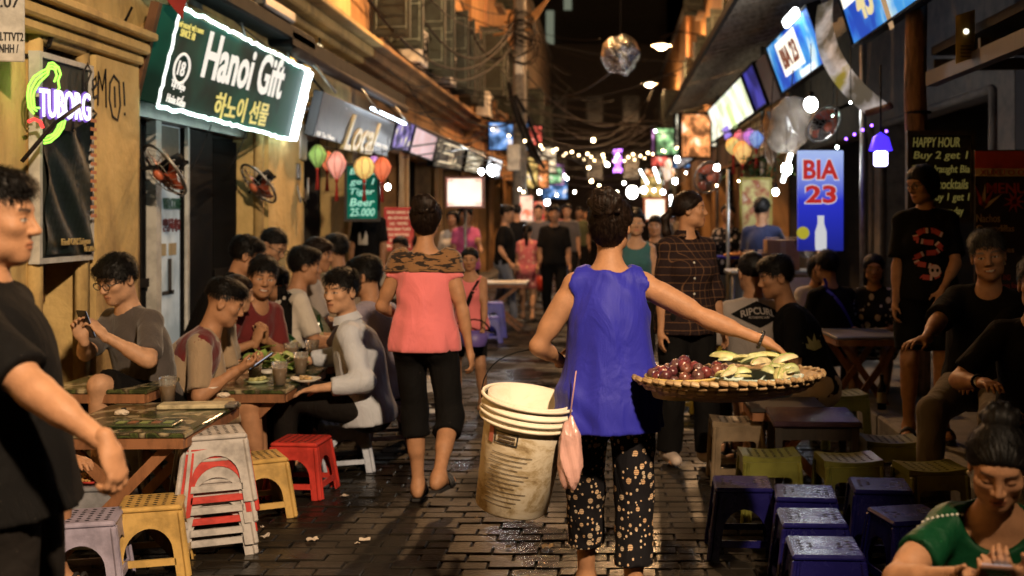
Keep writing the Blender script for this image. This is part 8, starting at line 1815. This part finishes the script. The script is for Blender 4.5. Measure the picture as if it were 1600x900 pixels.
for lay, (n_, R_, z_) in enumerate(((11, .085, .048), (11, .095, .078), (7, .058, .092), (6, .055, .064), (3, .022, .112))):
    for k in range(n_):
        a = 2 * math.pi * k / n_ + lay * .7; spots.append((R_ * math.cos(a) + rr.uniform(-.006, .006), R_ * math.sin(a) + rr.uniform(-.006, .006), z_ + rr.uniform(-.006, .006)))
spots += [(.125, .02, .085), (.15, .045, .08), (.13, .07, .09), (.165, .0, .075)]
for k, (x, y, z) in enumerate(spots):
    e = empty('plum', inb(-0.165 + x, -0.04 + y, -.034 + z), rr.uniform(0, 6), 'dark red plum heaped in the yellow bowl' if k < len(spots) - 4 else 'dark plum lying between the yellow bowl and the cut fruit', 'plum', 'plums in the basket'); e.rotation_euler = (rr.uniform(-.8, .8), rr.uniform(-.8, .8), rr.uniform(0, 6)); s_ = rr.uniform(.9, 1.12); e.scale = (s_, s_, s_)
    link(bpy.data.objects.new('skin', pm[k % 4]), e); link(bpy.data.objects.new('stem', sm_), e)
M_WED = [mat('wedge_%d' % k, c, .4, var=.35, scale=18) for k, c in enumerate(((0.55, 0.50, 0.22), (0.50, 0.52, 0.26), (0.62, 0.52, 0.30), (0.30, 0.38, 0.10)))]
def wedge(L_, R_): 
    def fn(u, v):
        a = math.pi * v; t_ = (u - .5) * 2; q = R_ * max(0.0, 1 - abs(t_) ** 2.2) ** .6; return (t_ * L_ / 2, q * math.cos(a), q * math.sin(a) * .8 - .1 * R_ * t_ * t_ * 2)
    m_ = MB(); m_.grid(fn, 14, 8)
    m_.grid(lambda u, v: ((u - .5) * L_, R_ * max(0., 1 - abs((u - .5) * 2) ** 2.2) ** .6 * (1 - 2 * v), 0 - .1 * R_ * ((u - .5) * 2) ** 2 * 2), 14, 2); return m_
for k in range(26):
    back = k < 9
    L_, R_ = (rr.uniform(.10, .15), rr.uniform(.020, .028)) if back else (rr.uniform(.055, .085), rr.uniform(.016, .022))
    x = -0.09 + (k % 9) * .026 + rr.uniform(-.01, .01) if back else rr.uniform(-.13, .13); y = rr.uniform(.02, .09) if back else rr.uniform(-.10, .02); z = (.10 if back else .068) + rr.uniform(0, .022)
    e = empty('fruit_wedge', inb(0.085 + x, -.03 + y, -.034 + z), 0, 'long pale wedge of mango at the back of the green tray' if back else 'short pale green fruit piece in the front of the tray', 'fruit', 'cut fruit in the tray'); e.rotation_euler = (rr.uniform(-.5, .5), rr.uniform(-.5, .2), rr.uniform(-.3, 1.1) if back else rr.uniform(0, 6))
    w_ = wedge(L_, R_); w_.build('flesh', M_WED[k % 3], e)
    MB().tube([(t_ * L_ * .46, 0, R_ * .80 * max(0., 1 - abs(t_ * .95) ** 2.2) ** .6 - .2 * R_ * t_ * t_) for t_ in np.linspace(-1, 1, 9)], R_ * .12, 5).build('rind', M_WED[3], e)
br_ = empty('bracelet', worldpt(wb_, wb_['wr'] + (wb_['elr'] - wb_['wr']) * .05), label='dark beaded bracelet on the wrist over the basket', cat='bracelet'); d_ = Vector(unit(wb_['elr'] - wb_['wr'])); x_ = d_.orthogonal().normalized(); y_ = d_.cross(x_)
for k in range(16): MB().ball(tuple((x_ * math.cos(k * .3927) + y_ * math.sin(k * .3927)) * .028), .0065, 8, 6).build('bead', mat('bead_black', (0.015, 0.012, 0.012), .2), br_)
# bucket
KC = Vector((PX(799, 4.06), 4.06, PZ(797, 4.06) + .01))
bu = empty('plastic_bucket', KC, label='big grimy white plastic bucket hanging from her left arm', cat='bucket'); bu.rotation_euler = (math.radians(7), math.radians(9), math.radians(8))
def bucket_mat():
    m, nt, b = nodes_of('grimy_white_plastic'); L = nt.links; N = nt.nodes.new
    tc = N('ShaderNodeTexCoord'); mp = N('ShaderNodeMapping'); mp.inputs['Scale'].default_value = (1, 1, 1.6); L.new(tc.outputs['Object'], mp.inputs[0])
    n = N('ShaderNodeTexNoise'); n.inputs['Scale'].default_value = 6; n.inputs['Detail'].default_value = 10; n.inputs['Roughness'].default_value = .75; n.inputs['Distortion'].default_value = .6; L.new(mp.outputs[0], n.inputs['Vector'])
    sx = N('ShaderNodeSeparateXYZ'); L.new(tc.outputs['Object'], sx.inputs[0]); mr = N('ShaderNodeMapRange'); mr.inputs['From Min'].default_value = .25; mr.inputs['From Max'].default_value = .36; mr.inputs['To Min'].default_value = 0; mr.inputs['To Max'].default_value = .16; L.new(sx.outputs[2], mr.inputs[0])
    ad = N('ShaderNodeMath'); L.new(n.outputs['Fac'], ad.inputs[0]); L.new(mr.outputs[0], ad.inputs[1]); cr = N('ShaderNodeValToRGB')
    for i, (p, c) in enumerate(((.36, (0.22, 0.14, 0.06)), (.45, (0.50, 0.38, 0.22)), (.52, (0.72, 0.61, 0.45)), (.66, (0.80, 0.71, 0.57)))):
        e = cr.color_ramp.elements[i] if i < 2 else cr.color_ramp.elements.new(p); e.position = p; e.color = rgb(c)
    L.new(ad.outputs[0], cr.inputs[0]); L.new(cr.outputs[0], b.inputs['Base Color']); b.inputs['Roughness'].default_value = .5; b.inputs['Subsurface Weight'].default_value = 0.0
    return m
M_BUC = bucket_mat(); HB = .405; r0, r1 = .128, .152
MB().lathe([(0, .004), (r0 - .01, .0), (r0, .008), (r1 - .006, HB * .78), (r1 - .004, HB), (r1 - .010, HB), (r0 - .004, .02), (0, .014)], 48).build('body', M_BUC, bu)
for z_, rr_ in ((HB * .80, .160), (HB * .855, .163), (HB * .91, .161), (HB * .985, .166)): MB().tube([(rr_ * math.cos(a), rr_ * math.sin(a), z_) for a in np.linspace(0, 2 * math.pi, 49)[:-1]], .0065, 6, closed=True).build('rim_band', M_BUC, bu)
MB().lathe([(.157, HB * .79), (.162, HB * .97), (.159, HB * .97)], 48).build('rim', M_BUC, bu)
inkf = mat('faded_ink', (0.10, 0.07, 0.05), .6, var=.5)
def on_bucket(a0, a1, z0, z1, m_, nm, off=.0015): 
    MB().grid(lambda u, v: ((lambda z_, a: ((r0 + (r1 - r0) * z_ / (HB * .9) + off) * math.cos(a), (r0 + (r1 - r0) * z_ / (HB * .9) + off) * math.sin(a), z_))(z0 + (z1 - z0) * v, a0 + (a1 - a0) * u)), 10, 2).build(nm, m_, bu)
A0 = -math.pi / 2 - .35
for z0, z1, aa, ab in ((.262, .267, -.45, .15), (.300, .305, -.45, .15), (.262, .305, -.45, -.42), (.262, .305, .12, .15)): on_bucket(A0 + aa, A0 + ab, z0, z1, ink, 'label_frame')
for k in range(2): on_bucket(A0 - .36, A0 + .08, .272 + k * .014, .279 + k * .014, inkf, 'label_line')
on_bucket(A0 - .66, A0 - .50, .255, .312, mat('faded_red', (0.42, 0.12, 0.08), .6), 'label_picture')
for k in range(12): on_bucket(A0 - .6 + .06 * (k % 3), A0 + .25 + .1 * (k % 4), .045 + k * .0165, .0475 + k * .0165, inkf, 'print_line')
hd2 = bu.matrix_basis.copy(); Mi = (Matrix.Translation(KC) @ bu.rotation_euler.to_matrix().to_4x4()).inverted()
arm = worldpt(wb_, wb_['ell'] * .45 + wb_['wl'] * .55) + Vector((0, 0, .01)); al_ = Mi @ arm
def bez(a, b, c, n=10): return [Vector(a) * (1 - t) ** 2 + Vector(b) * 2 * t * (1 - t) + Vector(c) * t * t for t in (k / n for k in range(n + 1))]
ap = al_ + Vector((0, 0, .014))
MB().tube(bez((-.166, 0, HB * .93), (-.20, al_.y * .3, ap.z - .01), ap) + bez(ap, (.16, al_.y * .8, ap.z - .03), (.166, 0.02, HB * .93))[1:], .0026, 6).build('wire_handle', M_BLK, bu)
pbg = crumple((PX(891, 3.92), 3.92, PZ(712, 3.92)), 0.055, 17, 'plastic_bag', 'pink plastic bag hanging between the bucket and the woman in blue', 'bag', mat('pink_bag', (0.75, 0.42, 0.36), .3, var=.3, trans=.15), sub=4, hang=.14, sq=(.95, .8, 2.7), cr=.0025)
